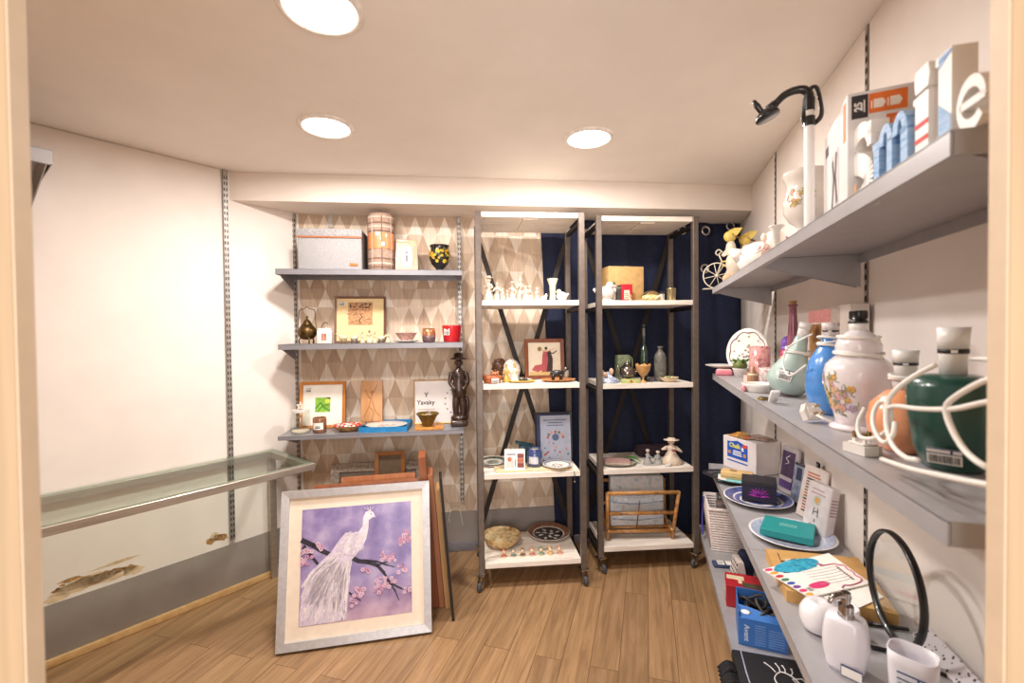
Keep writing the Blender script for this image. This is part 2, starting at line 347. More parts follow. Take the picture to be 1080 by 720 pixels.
steel_shelf(RW, -.42, .999, .33, ZB, 'far half of lowest grey shelf on right wall, holding the white basket', .03, GREYL, group='grey shelves on right wall', deep=.05)
steel_shelf(RW, 1.001, 1.96, .33, ZB, 'near half of lowest grey shelf on right wall, holding the black bag', .03, GREYL, group='grey shelves on right wall', deep=.05)
steel_shelf(LW, -.7, .0, .5, 2.06, 'grey shelf end high on the white left wall next to door frame', .05, GREYL, deep=.12)
# ================================================================== RACKS
GUN = C('#6c6058', .42, .35, var=.08, scale=30); BLACKM = C('#2c2521', .5, .5)
PLK = C('#e8ded2', .6, ramp=('#d6c8b8', '#efe6db', '#e6dacb'), grain=(4, 40, 40), scale=1); CHROME = C('#c9c7c4', .15, 1.); RUB = C('#46464a', .6)
def caster(parent, x, y, a, h):
    b = MB(); b.cyl(.017, h-.012, h, 0, 14); b.at(); b.box(-.024, .024, -.024, .024, h-.006, h, 0)
    for sx in (-1, 1): b.prism([(-.016, h-.012), (.016, h-.012), (.034, .022), (.014, .018)], sx*.013-.0015, sx*.013+.0015, 0, 'yz')
    o = b.build('caster', CHROME, parent); o.location = (x, y, 0); o.rotation_euler = (0, 0, a)
    b = MB(); b.at(tr(0, .022, .025) @ ry(pi/2)); b.lathe([(.010, -.010), (.021, -.010), (.025, -.006), (.025, .006), (.021, .010), (.010, .010)], 0, 18); b.build('wheel', RUB, o)
def rack(fr, w, d, ht, zs, label, angs):
    t = thing('wheeled_rack', label, 'shelving rack', fr.P(0, 0, 0), fr.ang, 'wheeled storage racks'); hb = .085; p = .032
    for x in (0, w-p):
        for y in (0, d-p):
            b = MB(); b.box(x, x+p, y, y+p, hb, ht, 0, .002, 1); b.build('post', GUN, t)
    for z in zs+[ht-.005]:
        for x in (p/2, w-p/2): b = MB(); b.bar((x, p, z-.045), (x, d-p, z-.045), .022, .022); b.build('shelf_bearer', BLACKM, t)
    for i, z in enumerate(zs+[ht-.003]):
        b = MB(); n = 4; dd = d-.006
        for k in range(n): b.box(p+.002, w-p-.002, .002+dd*k/n+.0008, .002+dd*(k+1)/n-.0008, z-.028, z, 0, .001, 1)
        if i == len(zs): b.box(w*.44, w*.58, .02, d-.05, z-.037, z-.0285, 0)
        b.build('shelf_board', PLK, t)
    for sx in (0, 1):
        a = (p if sx == 0 else w-p, d-.008-.006*sx, ht-.10); c = (w-p if sx == 0 else p, d-.008-.006*sx, .22)
        b = MB(); b.bar(a, c, .005, .03); b.build('cross_brace', BLACKM, t)
    for k, (x, y) in enumerate(((p/2, p/2), (w-p/2, p/2), (p/2, d-p/2), (w-p/2, d-p/2))): caster(t, x, y, angs[k], hb)
    return t
Z1 = [.146, .635, 1.125, 1.58]; Z2 = [.146, .60, 1.10, 1.585]
rack(R1, .60, .385, 2.06, Z1, 'left wheeled metal rack with whitewashed shelves in front of wallpaper', (2.6, 3.3, .4, .2))
rack(R2, .61, .375, 2.075, Z2, 'right wheeled metal rack with whitewashed shelves in front of navy curtain', (3.6, 2.2, .4, .2))
# ================================================================== GLASS TABLE
t = thing('glass_table', 'long glass topped display table with brushed steel frame along left wall', 'table', LW.P(.2, .3, 0), LW.ang); TZ = .745
BRUSH = C('#b5a99d', .35, .6, var=.08, scale=1, grain=(4, 4, 90)); u1 = .94; u0 = -.7; o = -.2
y0, y1 = -.495+.3, -.02+.3
b = MB(); fz = TZ-.04; fw = .035
b.box(u0+o, u1+o, y0, y0+fw, fz, TZ-.006, 0, .002, 1); b.box(u0+o, u1+o, y1-fw, y1, fz, TZ-.006, 0, .002, 1)
for x in (u0+o, u1+o-fw): b.box(x, x+fw, y0+fw, y1-fw, fz, TZ-.006, 0, .002, 1)
b.build('frame', BRUSH, t)
for x, y in ((u1+o-fw, y1-fw), (u0+o, y1-fw), (u0+o, y0)):
    b = MB(); b.box(x, x+fw, y, y+fw, 0, fz, 0, .002, 1); b.build('leg', BRUSH, t)
b = MB(); b.box(u0+o+.004, u1+o-.004, y0+.004, y1-.004, TZ-.006, TZ+.002); b.build('glass_top', GLASS('#f3faf6', .1), t)
# ================================================================== NAVY CURTAIN
NAVY = C('#101a38', .8, var=.15, scale=50)
t = thing('curtain', 'navy curtain with steel eyelets hanging behind the right rack', 'curtain', BW.P(0, 0, 0), BW.ang)
ul = BW.u_of(570, 240, .02); V = []; F = []; nx, nz = 120, 10; ub = BW.u_of(586, 545, .02)
for side in (0, 1):
    for j in range(nz+1):
        z = .006+(2.14-.006)*j/nz
        for i in range(nx+1):
            a = i/nx; lo = ub+(ul-ub)*j/nz; x = lo+(BWL-.02-lo)*a; V.append((x, -.018-.009*sin(a*34+.5*sin(j*.7))-.003*sin(a*90+j)-.003*side, z))
n1 = (nx+1)*(nz+1)
for j in range(nz):
    for i in range(nx):
        a = j*(nx+1)+i; F.append((a, a+1, a+nx+2, a+nx+1)); F.append((n1+a+1, n1+a, n1+a+nx+1, n1+a+nx+2))
b = MB(); b.add(V, F, 0, True); b.build('cloth', NAVY, t)
for px, py in ((745, 243), (771, 238), (720, 242), (744, 283)):
    p = BW.hit(px, py, .042)-BW.p; b = MB(); b.at(tr(p.dot(BW.u), -.036, p.z) @ rx(pi/2)); b.lathe([(.020, -.004), (.034, -.002), (.036, .002), (.028, .005), (.019, .003), (.020, -.004)], 0, 20, cap=False); b.build('eyelet', CHROME, t)
# ================================================================== DOWNLIGHTS
def downlight(px, py, label, r=.115):
    c = hit_z(px, py, H); t = thing('ceiling_light', label, 'ceiling light', (c.x, c.y, H), 0, 'round ceiling lights')
    b = MB(); b.lathe([(r*.83, -.001), (r*.83, -.010), (r*.9, -.012), (r, -.006), (r, 0)], 0, 40, cap=False); b.build('trim_ring', C('#f2eae2', .4), t)
    b = MB(); b.cyl(r*.83, -.008, -.002, 0, 40); b.build('diffuser', C('#fff4e6', .5, var=0, emit=9.), t)
    a = area_light('lamp_light', (0, 0, -.02), (0, 0, 0), r*1.5, DOWNLIGHT_POWER); a.parent = t
downlight(344, 133, 'round recessed ceiling light at back left, above the glass table end')
downlight(621, 145, 'round recessed ceiling light at back right, above the wheeled racks')
downlight(338, 8, 'round recessed ceiling light cut by the top edge of the photo')
# ================================================================== BUILDERS OF SMALL THINGS
WHITE = C('#ded7d0', .35, var=.02, coat=.3); PAPER = C('#f3eee6', .7, var=.02); INK = C('#1d1c20', .6, var=.02); GOLD = C('#c79a3c', .3, .8); BRASS = C('#5f4829', .38, .85, var=.2, scale=40)
STK_BLUE = C('#22356e', .6)
def framed(name, label, cat, loc, a, w, h, bd, dp, fm, art, lean=.15, matb=.05, matm=None, group=None, roll=0., sticker=False, back='#5a4634'):
    t = thing(name, label, cat, loc, a, group, lean, roll)
    b = MB(); X, Z = w/2, h
    O = [(-X, 0), (X, 0), (X, Z), (-X, Z)]; Q = [(-X+bd, bd), (X-bd, bd), (X-bd, Z-bd), (-X+bd, Z-bd)]
    for i in range(4):
        j = (i+1) % 4; o0, o1, q0, q1 = O[i], O[j], Q[i], Q[j]
        V = [(o0[0], -dp, o0[1]), (o1[0], -dp, o1[1]), (q1[0], -dp*.86, q1[1]), (q0[0], -dp*.86, q0[1]), (o0[0], 0, o0[1]), (o1[0], 0, o1[1]), (q1[0], 0, q1[1]), (q0[0], 0, q0[1])]
        b.add(V, [(0, 1, 2, 3), (7, 6, 5, 4), (1, 0, 4, 5), (3, 2, 6, 7)])
    b.build('frame', fm, t)
    b = MB(); b.box(-X+bd, X-bd, -dp*.30, -dp*.1, bd, Z-bd); bk = b.build('backing', C(back, .8), t)
    if matm:
        b = MB(); m0 = -X+bd; b.box(m0, -m0, -dp*.42, -dp*.30-.0001, bd, Z-bd); mo = b.build('mount', matm, t)
    if art:
        b = MB(); k = bd+matb; b.at(tr(0, -dp*.42-.0006, k)); mats = art(b, w-2*k, h-2*k); b.build('picture', mats, mo if matm else bk)
    if sticker:
        b = MB(); barcode(b, .034, .026, tr(-X+bd+.03, -dp*.5, Z-bd-.045), 0, 1, 2); b.build('price_sticker', [PAPER, INK, STK_BLUE], t)
    return t
def disc(mb, x, z, r, m, y=0., n=10, sx=1.):
    mb.prism([(x+r*sx*cos(2*pi*i/n), z+r*sin(2*pi*i/n)) for i in range(n)], y-.0006, y, m)
def stroke(mb, pts, w, m, y=0.):
    for i in range(len(pts)-1):
        a, c = Vector((pts[i][0], pts[i][1])), Vector((pts[i+1][0], pts[i+1][1])); d = c-a
        if d.length < 1e-6: continue
        n = Vector((-d.y, d.x)).normalized()*w/2; d = d.normalized()*w*.25
        mb.prism([tuple(a-n-d), tuple(c-n+d), tuple(c+n+d), tuple(a+n-d)], y-.0006, y, m)
def pot(name, label, cat, loc, prof, m, a=0., n=28, inner=None, group=None, extra=None, sx=1., sy=1.):
    """one turned vessel: outer profile, then back down the inside"""
    b = MB(); b.lathe(prof+(inner or []), 0, n, cap=not inner, sx=sx, sy=sy)
    if inner: b.lathe([(0, prof[0][1]), (prof[0][0], prof[0][1])], 0, n, cap=False, sx=sx, sy=sy); b.lathe([(inner[-1][0], inner[-1][1]), (0, inner[-1][1])], 0, n, cap=False, sx=sx, sy=sy)
    mats = m if isinstance(m, list) else [m]
    if extra: extra(b)
    return one(b, name, mats, label, cat, loc, a, group)
def hollow(prof, th=.003):
    return [(max(r-th, .0005), z+(th if i == len(prof)-1 else 0)) for i, (r, z) in enumerate(reversed(prof))][0:0] + [(max(r-th, .0005), z+(th if i == len(prof)-1 else 0)) for i, (r, z) in enumerate(reversed(prof))]
def plate_profile(r, h=.016): return [(r*.5, 0), (r*.55, .002), (r*.72, h*.35), (r, h), (r*.99, h+.002), (r*.7, h*.35+.003), (r*.55, .005), (.0005, .005)]
def rings(mb, r, h, items, n=28):
    """painted bands on a plate: list of (inner share, outer share, material)"""
    def zz(s): return .0053 if s <= .55 else (.0053+(h*.35-.002)*(s-.55)/.15 if s <= .7 else h*.35+.0033+(h*.65-.001)*(s-.7)/.29)
    for s0, s1, m in items:
        V = []; F = []; st = sorted({s0, s1}|{s for s in (.55, .7) if s0 < s < s1})
        for s_ in st:
            for i in range(n): V.append((r*s_*cos(2*pi*i/n), r*s_*sin(2*pi*i/n), zz(s_)+.0007))
        for j in range(len(st)-1):
            for i in range(n): F.append((j*n+i, j*n+(i+1) % n, (j+1)*n+(i+1) % n, (j+1)*n+i))
        mb.add(V, F, m, True)
def lathe_flowers(mb, prof, seed, k, ms, a0, a1, z0, z1, size, leaf=None):
    """painted sprigs on a turned body"""
    rnd = random.Random(seed)
    def rad(z):
        for (r0, q0), (r1, q1) in zip(prof, prof[1:]):
            if q0 <= z <= q1 and q1 > q0: return r0+(r1-r0)*(z-q0)/(q1-q0)
        return prof[-1][0]
    for i in range(k):
        a = rnd.uniform(a0, a1); z = rnd.uniform(z0, z1); s_ = size*rnd.uniform(.6, 1.2)
        r = rad(z); sl = atan2(rad(z+.004)-rad(z-.004), .008); q = mb.T
        mb.at(q @ rz(a) @ tr(r+.0006, 0, z) @ ry(sl+pi/2) )
        m = rnd.choice(ms); 
        for j in range(5): 
            an = 2*pi*j/5; mb.ell((s_*.6*cos(an), s_*.6*sin(an), 0), (s_*.5, s_*.5, .0006), m, 6, 4)
        mb.ell((0, 0, .0004), (s_*.3, s_*.3, .0006), ms[0], 6, 4)
        if leaf is not None:
            for j in range(2):
                an = rnd.uniform(0, 6.28); mb.tube([(0, 0, 0), (s_*1.6*cos(an), s_*1.6*sin(an), 0), (s_*2.2*cos(an+.4), s_*2.2*sin(an+.4), -.0005)], .0009, leaf, 4)
        mb.at(q)
def figurine(label, loc, h, seed, a=0., group=None, mats=None, kind='lady', cat='figurine', name='porcelain_figurine', wide=1.):
    rnd = random.Random(seed); b = MB(); u = h
    if kind == 'lady':
        b.lathe([(.20*u, 0), (.22*u, .02*u), (.24*u, .06*u), (.17*u, .25*u), (.09*u, .46*u), (.075*u, .52*u), (.10*u, .62*u), (.085*u, .70*u), (.03*u, .74*u), (.03*u, .78*u)], 0, 16)
        b.ell((0, 0, .85*u), (.075*u, .08*u, .09*u), 1, 10, 7); b.ell((0, .015*u, .90*u), (.085*u, .085*u, .07*u), 2, 10, 6)
        if seed % 3 == 0: b.lathe([(.17*u, .92*u), (.17*u, .935*u), (.09*u, .95*u), (.08*u, 1.0*u), (0, 1.01*u)], 0, 14)
        else: b.ell((0, .04*u, .965*u), (.05*u, .05*u, .05*u), 2, 8, 6)
        for sx in (-1, 1):
            e = (sx*.2*u, -.06*u, rnd.uniform(.45, .6)*u); b.tube([(sx*.09*u, 0, .67*u), e, (sx*.08*u*rnd.uniform(.2, 1.8), -.17*u, rnd.uniform(.5, .75)*u)], [.035*u, .03*u, .02*u], 0, 7, sm=4)
        for i in range(7): an = 2*pi*i/7; b.ell((.2*u*cos(an), .2*u*sin(an), .1*u), .025*u, 3, 6, 4)
        b.ell((.02*u, -.17*u, .56*u), .045*u, 3, 7, 5)
    elif kind == 'group':
        for k in (-1, 1):
            q = b.T; b.at(tr(k*.2*u, 0, 0) @ sc(.85, .85, .9-.12*(k > 0)))
            b.lathe([(.19*u, 0), (.21*u, .05*u), (.15*u, .3*u), (.08*u, .5*u), (.10*u, .64*u), (.03*u, .76*u), (.03*u, .79*u)], 0, 14); b.ell((0, 0, .87*u), .085*u, 1, 10, 7); b.ell((0, .02*u, .92*u), (.09*u, .09*u, .07*u), 2, 10, 6)
            b.tube([(-.1*u, 0, .66*u), (-.16*u*k, -.13*u, .5*u), (0, -.17*u, .55*u)], [.035*u, .02*u], 0, 6, sm=3); b.ell((.03*u, -.17*u, .5*u), .06*u, 3, 7, 5); b.at(q)
        b.lathe([(.40*u, 0), (.40*u, .04*u), (.36*u, .06*u)], 0, 18, sx=1, sy=.6)
    elif kind == 'animal':
        b.ell((0, 0, .56*u), (.42*u, .22*u, .27*u), 0, 12, 8); b.tube([(.28*u, 0, .58*u), (.45*u, 0, .8*u), (.5*u, 0, .88*u)], [.12*u, .09*u, .08*u], 0, 8); b.ell((.55*u, 0, .88*u), (.14*u, .08*u, .09*u), 0, 9, 6)
        for x in (-.24, .22):
            for y in (-.1, .1): b.tube([(x*u, y*u, .5*u), (x*u+.02*u, y*u, .25*u), (x*u, y*u, 0)], [.12*u, .08*u, .085*u], 2, 7)
        b.tube([(-.36*u, 0, .55*u), (-.46*u, 0, .4*u)], [.03*u, .015*u], 0, 6)
        for y in (-.06, .06): b.ell((.5*u, y*u, .98*u), (.03*u, .02*u, .06*u), 1, 6, 4)
        if seed % 2: b.ell((-.05*u, -.13*u, .6*u), (.16*u, .06*u, .09*u), 1, 8, 6)
    elif kind == 'bird':
        b.ell((0, 0, .4*u), (.5*u, .34*u, .38*u), 0, 14, 9); b.ell((-.25*u, 0, .78*u), .22*u, 0, 12, 8); b.tube([(-.42*u, 0, .78*u), (-.66*u, 0, .74*u)], [.09*u, .02*u], 1, 7); b.ell((-.36*u, -.16*u, .84*u), .04*u, 2, 6, 5)
        b.tube([(.35*u, 0, .45*u), (.62*u, 0, .62*u)], [.2*u, .06*u], 0, 8); b.ell((.1*u, -.3*u, .45*u), (.3*u, .08*u, .2*u), 0, 10, 6); b.lathe([(.42*u, 0), (.42*u, .06*u), (.3*u, .1*u)], 0, 16, sy=.7)
    mats = mats or [C('#e0d5c8', .3, var=.03, coat=.5), C('#edd0ba', .35), C('#b9906a', .4), C('#d79b92', .4)]
    b.v = [Vector((v.x*wide, v.y*(1+(wide-1)*.5), v.z)) for v in b.v]
    return one(b, name, mats, label, cat, loc, a, group)
# ================================================================== BACK SHELVES, TOP
zs1, zs2, zs3 = 1.7705, 1.3525, .8435
A = BW.ang
p, r, h = BW.meas(316, 381, 238, .16, zs1); wbx = r; 
p = BW.P(BW.u_of(348, 262, .24), .15, zs1); wbx = (381-316)/2*2.58/480
t = thing('felt_box', 'light grey felt storage box with tan leather strip on top back shelf', 'storage box', p, A); hb = .235
FELT = C('#a09d9d', .95, var=.22, scale=220); TAN = C('#a5623a', .6)
b = MB(); b.box(-wbx, wbx, -.095, .095, 0, hb*.795, 0, .006); b.build('body', FELT, t)
b = MB(); b.box(-wbx-.002, wbx+.002, -.098, .098, hb*.80, hb, 0, .006); ld_ = b.build('lid', FELT, t)
b = MB(); b.box(-wbx-.003, wbx+.003, -.1, -.097, hb*.775, hb*.815); b.build('leather_strip', TAN, ld_)
b = MB(); b.box(wbx*.62, wbx*.88, -.0985, -.095, hb*.1, hb*.17, 0, .001); b.build('leather_tag', C('#b06a30', .6), t)
b = MB(); b.box(wbx, wbx+.004, -.09, .09, .004, hb*.97); b.build('side_panel', C('#5d5654', .9), t)
p = BW.hit(348, 231, .012)-BW.p; b = MB(); b.box(-.014, .014, -.008, 0, -.05, .05, 0, .002); b.box(-.014, .014, -.03, 0, .044, .05)
one(b, 'wall_clip', C('#c9c2bb', .4), 'small pale grey clip on wallpaper above the felt box', 'clip', BW.P(p.dot(BW.u), .002, p.z), A)
p, r, h = BW.meas(387, 416, 226, .15, zs1)
t = thing('rolled_blanket', 'brown plaid blanket rolled upright in clear wrap on top back shelf', 'blanket', p, A); rr = r*.95
b = MB(); V = []
prof = [(rr*.86, 0), (rr*.98, .006), (rr, h*.3), (rr*.97, h*.38), (rr, h*.46), (rr, h*.93), (rr*.9, h*.985), (rr*.5, h), (0, h*.99)]
mats = [C('#a98d7c', .9, var=.1, scale=90, bump=.4), C('#7d6254', .9, var=.1, scale=60), C('#cbb6a6', .9, var=.1, scale=60)]
b.lathe(prof, 0, 28)
for z_, m_ in ((.06, 1), (.12, 2), (.2, 1), (.56, 2), (.66, 1), (.74, 2), (.8, 1), (.9, 2)): b.lathe([(rr*1.002, h*z_), (rr*1.008, h*(z_+.012)), (rr*1.002, h*(z_+.03))], m_, 28, cap=False)
for i in range(8):
    an = i*pi/4+.2; b.tube([(rr*cos(an), rr*sin(an), h*.03), (rr*1.0*cos(an), rr*sin(an), h*.5), (rr*cos(an), rr*sin(an), h*.93)], .003, 1+i % 2, 4)
b.build('roll', mats, t)
b = MB(); b.lathe([(rr*1.015, h*.38), (rr*1.02, h*.4), (rr*1.02, h*.63), (rr*1.015, h*.65)], 0, 28, cap=False, a0=pi*1.1, a1=pi*1.95); b.at(tr(.02, -rr*1.03, h*.42)); b.box(-.008, .012, -.001, .004, 0, .022, 1); b.box(-.04, -.018, -.001, .006, .06, .08, 1); b.at(); b.build('label_band', [C('#d3895a', .4, coat=.6), PAPER], t)
p, r, h = BW.meas(417, 441, 253, .15, zs1)
t = thing('gift_pack', 'small clear gift pack with peach sides and white label on top back shelf', 'gift pack', p, A)
b = MB(); V = [(-r, -.03, 0), (r, -.03, 0), (r, .03, 0), (-r, .03, 0), (-r*.9, -.008, h*.93), (r*.9, -.008, h*.93), (r*.9, .008, h*.93), (-r*.9, .008, h*.93)]
b.add(V, [(0, 3, 2, 1), (4, 5, 6, 7), (0, 1, 5, 4), (1, 2, 6, 5), (2, 3, 7, 6), (3, 0, 4, 7)]); b.box(-r*.9, r*.9, -.009, .009, h*.9, h, 0, .002); b.build('pouch', C('#d09c7c', .35, coat=.5, var=.14), t)
b = MB(); b.at(tr(0, -.029, h*.1) @ rx(-.1)); b.box(-r*.45, r*.45, -.001, .001, h*.05, h*.68, 0); b.box(-r*.12, r*.12, -.0016, -.001, h*.22, h*.42, 1); disc(b, 0, h*.5, r*.14, 1, -.001); b.build('label', [PAPER, C('#7c7a80', .5)], t)
p, r, h = BW.meas(453, 474, 259, .14, zs1)
r *= 1.06; prof = [(r*.42, 0), (r*.44, h*.03), (r*.3, h*.10), (r*.38, h*.16), (r*.78, h*.32), (r*.98, h*.52), (r, h*.68), (r*.93, h*.80), (r*.82, h*.88), (r*.93, h*.96), (r*.95, h)]
def ex(bb): lathe_flowers(bb, prof, 3, 26, [1, 2, 1], pi*1.0, pi*2.0, h*.35, h*.8, r*.17, 3)
pot('vase', 'small black vase with yellow flowers on top back shelf', 'vase', p, prof, [C('#17130f', .2, coat=.8), C('#e5bf35', .5), C('#d98f2a', .5), C('#8f9a4e', .5)], A, inner=hollow(prof), extra=ex)
# ================================================================== BACK SHELVES, MIDDLE
p, r, h = BW.meas(313, 334, 323, .15, zs2); hp = h*.76
t = thing('brass_pot', 'lidded brass pot on three legs with hoop handle on middle back shelf', 'pot', p, A)
prof = [(r*.25, hp*.14), (r*.65, hp*.18), (r*.95, hp*.29), (r*1.04, hp*.4), (r*.97, hp*.51), (r*.75, hp*.6), (r*.6, hp*.65)]
b = MB(); b.lathe(prof, 0, 24); b.build('bowl', BRASS, t)
b = MB(); b.lathe([(r*.6, hp*.645), (r*.5, hp*.7), (r*.34, hp*.8), (r*.12, hp*.86), (r*.08, hp*.9), (r*.14, hp*.94), (0, hp)], 0, 20); b.build('lid', BRASS, t)
for i in range(3):
    an = i*2*pi/3-pi/2+.5; b = MB(); b.tube([(r*.6*cos(an), r*.6*sin(an), hp*.3), (r*.85*cos(an), r*.85*sin(an), hp*.12), (r*.8*cos(an), r*.8*sin(an), 0)], [.005, .004, .005], 0, 7, sm=3); b.build('leg', BRASS, t)
b = MB(); b.tube([(-r*.95, 0, hp*.55), (-r*.85, 0, hp*.95), (-r*.75, 0, hp*1.18), (-r*.25, 0, hp*1.24), (0, 0, hp*1.3), (r*.3, 0, hp*1.24), (r*.8, 0, hp*1.18), (r*.85, 0, hp*.95), (r*.95, 0, hp*.55)], .0022, 0, 6, sm=4); b.build('handle', BRASS, t)
p, r, h = BW.meas(335, 350.5, 346, .16, zs2)
t = thing('tin', 'small white caddy with red picture and dark handle on middle back shelf', 'caddy', p, A+.1)
b = MB(); b.box(-r, r, -r*.8, r*.8, 0, h*.86, 0, .003); b.box(-r*.9, r*.9, -r*.7, r*.7, h*.86, h, 0, .005); b.build('body', WHITE, t)
b = MB(); b.box(-r*.4, r*.3, -r*.8-.001, -r*.8, h*.2, h*.65); b.build('printed_square', C('#b97766', .5, var=.3, scale=200), t)
b = MB(); b.tube([(-r*.5, 0, h), (-r*.3, 0, h*1.25), (r*.1, 0, h*1.38), (r*.4, 0, h*1.3)], .003, 0, 6, sm=4); b.build('handle', C('#5b4630', .5), t)
def sepia(b, w, h):
    b.box(-w/2, w/2, 0, .001, 0, h, 0); k = .5; pw, ph = w*.26, h*.30
    b.box(-pw, pw, -.001, 0, h*.37, h*.37+2*ph*.9, 1); rnd = random.Random(5)
    for i in range(16): x = rnd.uniform(-pw, pw)*.85; disc(b, x, h*.37+ph*rnd.uniform(1.35, 1.7), w*.02, 2, -.001, 7)
    for i in range(9): x = rnd.uniform(-pw, pw)*.9; zz = h*.37+ph*rnd.uniform(.1, 1.2); b.box(x-w*.06, x+w*.04, -.0016, -.001, zz, zz+h*.02, 3)
    stroke(b, [(0, h*.40), (-w*.02, h*.5), (w*.04, h*.56), (0, h*.62)], w*.018, 2, -.001)
    return [C('#e3c794', .7, var=.04), C('#bb8a60', .7, var=.25, scale=90), C('#4c3830', .7), C('#8c5a3a', .7)]
p, r, h = BW.meas(353, 407.5, 313, .06, zs2)
framed('framed_print', 'thin dark brown frame with sepia print on cream mount on middle back shelf', 'picture', BW.P(BW.u_of(380, 340, .08), .085, zs2), A, 2*r, h*1.01, .012, .016, WOOD('#5e3622', '#70452c'), sepia, .12, 0.0, sticker=True)
AN = [C('#cfc3a0', .4, var=.06), C('#cdbb8e', .5), C('#8f7e58', .5), C('#c9a88e', .5)]
AN2 = [C('#d0c4a8', .4, var=.06), C('#8f7c86', .5), C('#5f5648', .5), C('#d0a890', .5)]
for i, (x0, x1, yt, kd, sd, lab) in enumerate(((357, 367, 350, 'animal', 2, 'tiny cream animal ornament, first of the row from the white caddy'), (368, 379, 351, 'animal', 1, 'tiny cream animal ornament with dark feet, second in the row before the sepia print'),
        (378.5, 386, 350, 'lady', 4, 'tiny cream standing figure, third in the row before the sepia print'), (387, 392, 348, 'lady', 5, 'tiny slim cream figure, middle of the row before the sepia print'),
        (392.5, 398, 350, 'lady', 7, 'tiny figure with mauve hair in the row before the sepia print'), (398, 406, 352, 'animal', 3, 'tiny cream animal ornament near right edge of the sepia print'), (406, 412, 349, 'lady', 8, 'tiny cream figure at right end of the row before the sepia print'))):
    p, r, h = BW.meas(x0, x1, yt, .2, zs2)
    figurine(lab, p, h*(1 if kd == 'lady' else .95), sd, A+(pi if i == 0 else 0), 'tiny ornaments before the sepia print', AN if i % 2 == 0 else AN2, kd, name='tiny_ornament', cat='ornament')
p, r, h = BW.meas(414, 443, 349, .17, zs2)
pot('saucer', 'white saucer under the pink patterned bowl on middle back shelf', 'saucer', p, plate_profile(r, .012), WHITE, A)
pr2 = [(r*.35, 0), (r*.4, .002), (r*.55, h*.3), (r*.8, h*.75), (r*.82, h*.76)]
pot('bowl', 'small pink patterned bowl on white saucer on middle back shelf', 'bowl', p+Vector((0, 0, .0065)), pr2, C('#9a6a66', .4, ramp=('#6e4a4c', '#c99c90', '#8d5a5a'), scale=70), A, inner=hollow(pr2))
p, r, h = BW.meas(445, 459.5, 346, .17, zs2)
t = thing('candle_glass', 'copper glass tealight holder with mottled purple base on middle back shelf', 'candle holder', p, A); pr2 = [(r*.7, 0), (r*.9, .004), (r, h*.3), (r*1.0, h*.5)]
b = MB(); b.lathe(pr2, 0, 24); b.build('base', C('#6e4c50', .25, coat=.6, ramp=('#4e3540', '#8b6a68'), scale=80), t)
pr2 = [(r, h*.5), (r*.97, h*.7), (r*.9, h)]; b = MB(); b.lathe(pr2+hollow(pr2), 0, 24, cap=False); b.build('rim', C('#d9956a', .2, .7), t)
p, r, h = BW.meas(466, 487, 343, .15, zs2)
t = thing('red_pot', 'bright red tapered pot with white price label on middle back shelf', 'pot', p, A); pr2 = [(r*.82, 0), (r*.84, .002), (r*.99, h*.93), (r, h)]
b = MB(); b.lathe(pr2+hollow(pr2), 0, 28, cap=False); b.lathe([(0, .001), (r*.82, .001)], 0, 28, cap=False); b.build('body', C('#c1101f', .35, coat=.4), t)
b = MB(); barcode(b, r*.62, h*.4, tr(-r*.5, -r*.80, h*.42) @ rz(-.5), 0, 1, 1); b.build('price_sticker', [PAPER, INK], t)
# ================================================================== BACK SHELVES, LOWER
p, r, h = BW.meas(306, 328, 434, .2, zs3); CG = GLASS('#fbfcfa', .2)
t = thing('glass_jar', 'clear glass jar with white star lid at left end of lower back shelf', 'jar', p, A); hj = .085; hj = max(.07, h)
b = MB(); pr2 = [(r*.92, 0), (r, .006), (r, hj*.75), (r*.9, hj*.88), (r*.8, hj)]; b.lathe(pr2+hollow(pr2, .0025), 0, 26, cap=False); b.lathe([(0, 0), (r*.92, 0)], 0, 26, cap=False); b.build('glass_body', CG, t)
b = MB(); b.cyl(r*.9, hj, hj+.012, 0, 24); ld_ = b.build('lid', WHITE, t)
b = MB(); pts = [((.026 if i % 2 == 0 else .012)*cos(pi/2+i*pi/5), (.026 if i % 2 == 0 else .012)*sin(pi/2+i*pi/5)+hj+.034) for i in range(10)]; b.prism(pts, -.004, .004); b.prism([(-.006, hj+.026), (.006, hj+.026), (.005, hj+.04), (-.005, hj+.04)], -.005, -.004, 1); b.build('star_knob', [WHITE, C('#c9a45e', .5)], ld_)
b = MB(); b.cyl(r*.9, .003, .012, 0, 20); b.build('contents', C('#d9cdbb', .8, var=.2, scale=200), t)
p, r, h = BW.meas(329.5, 344.5, 440, .22, zs3)
t = thing('jar_candle', 'brown glass jar candle with white label on lower back shelf', 'candle', p, A)
b = MB(); pr2 = [(r*.9, 0), (r, .004), (r, h*.92), (r*.95, h)]; b.lathe(pr2+hollow(pr2), 0, 24, cap=False); b.lathe([(0, h*.7), (r*.96, h*.7)], 0, 24, cap=False); b.lathe([(0, 0), (r*.9, 0)], 0, 24, cap=False); b.build('jar', C('#8a5a3c', .25, coat=.5), t)
b = MB(); b.lathe([(r*1.01, h*.25), (r*1.01, h*.7)], 0, 12, cap=False, a0=pi*1.25, a1=pi*1.75); b.at(tr(0, -r*1.02, h*.35)); b.box(-r*.4, r*.35, -.0006, .002, 0, .004, 1); b.box(-r*.3, r*.3, -.0006, .002, .008, .011, 1); b.build('label', [PAPER, INK], t)
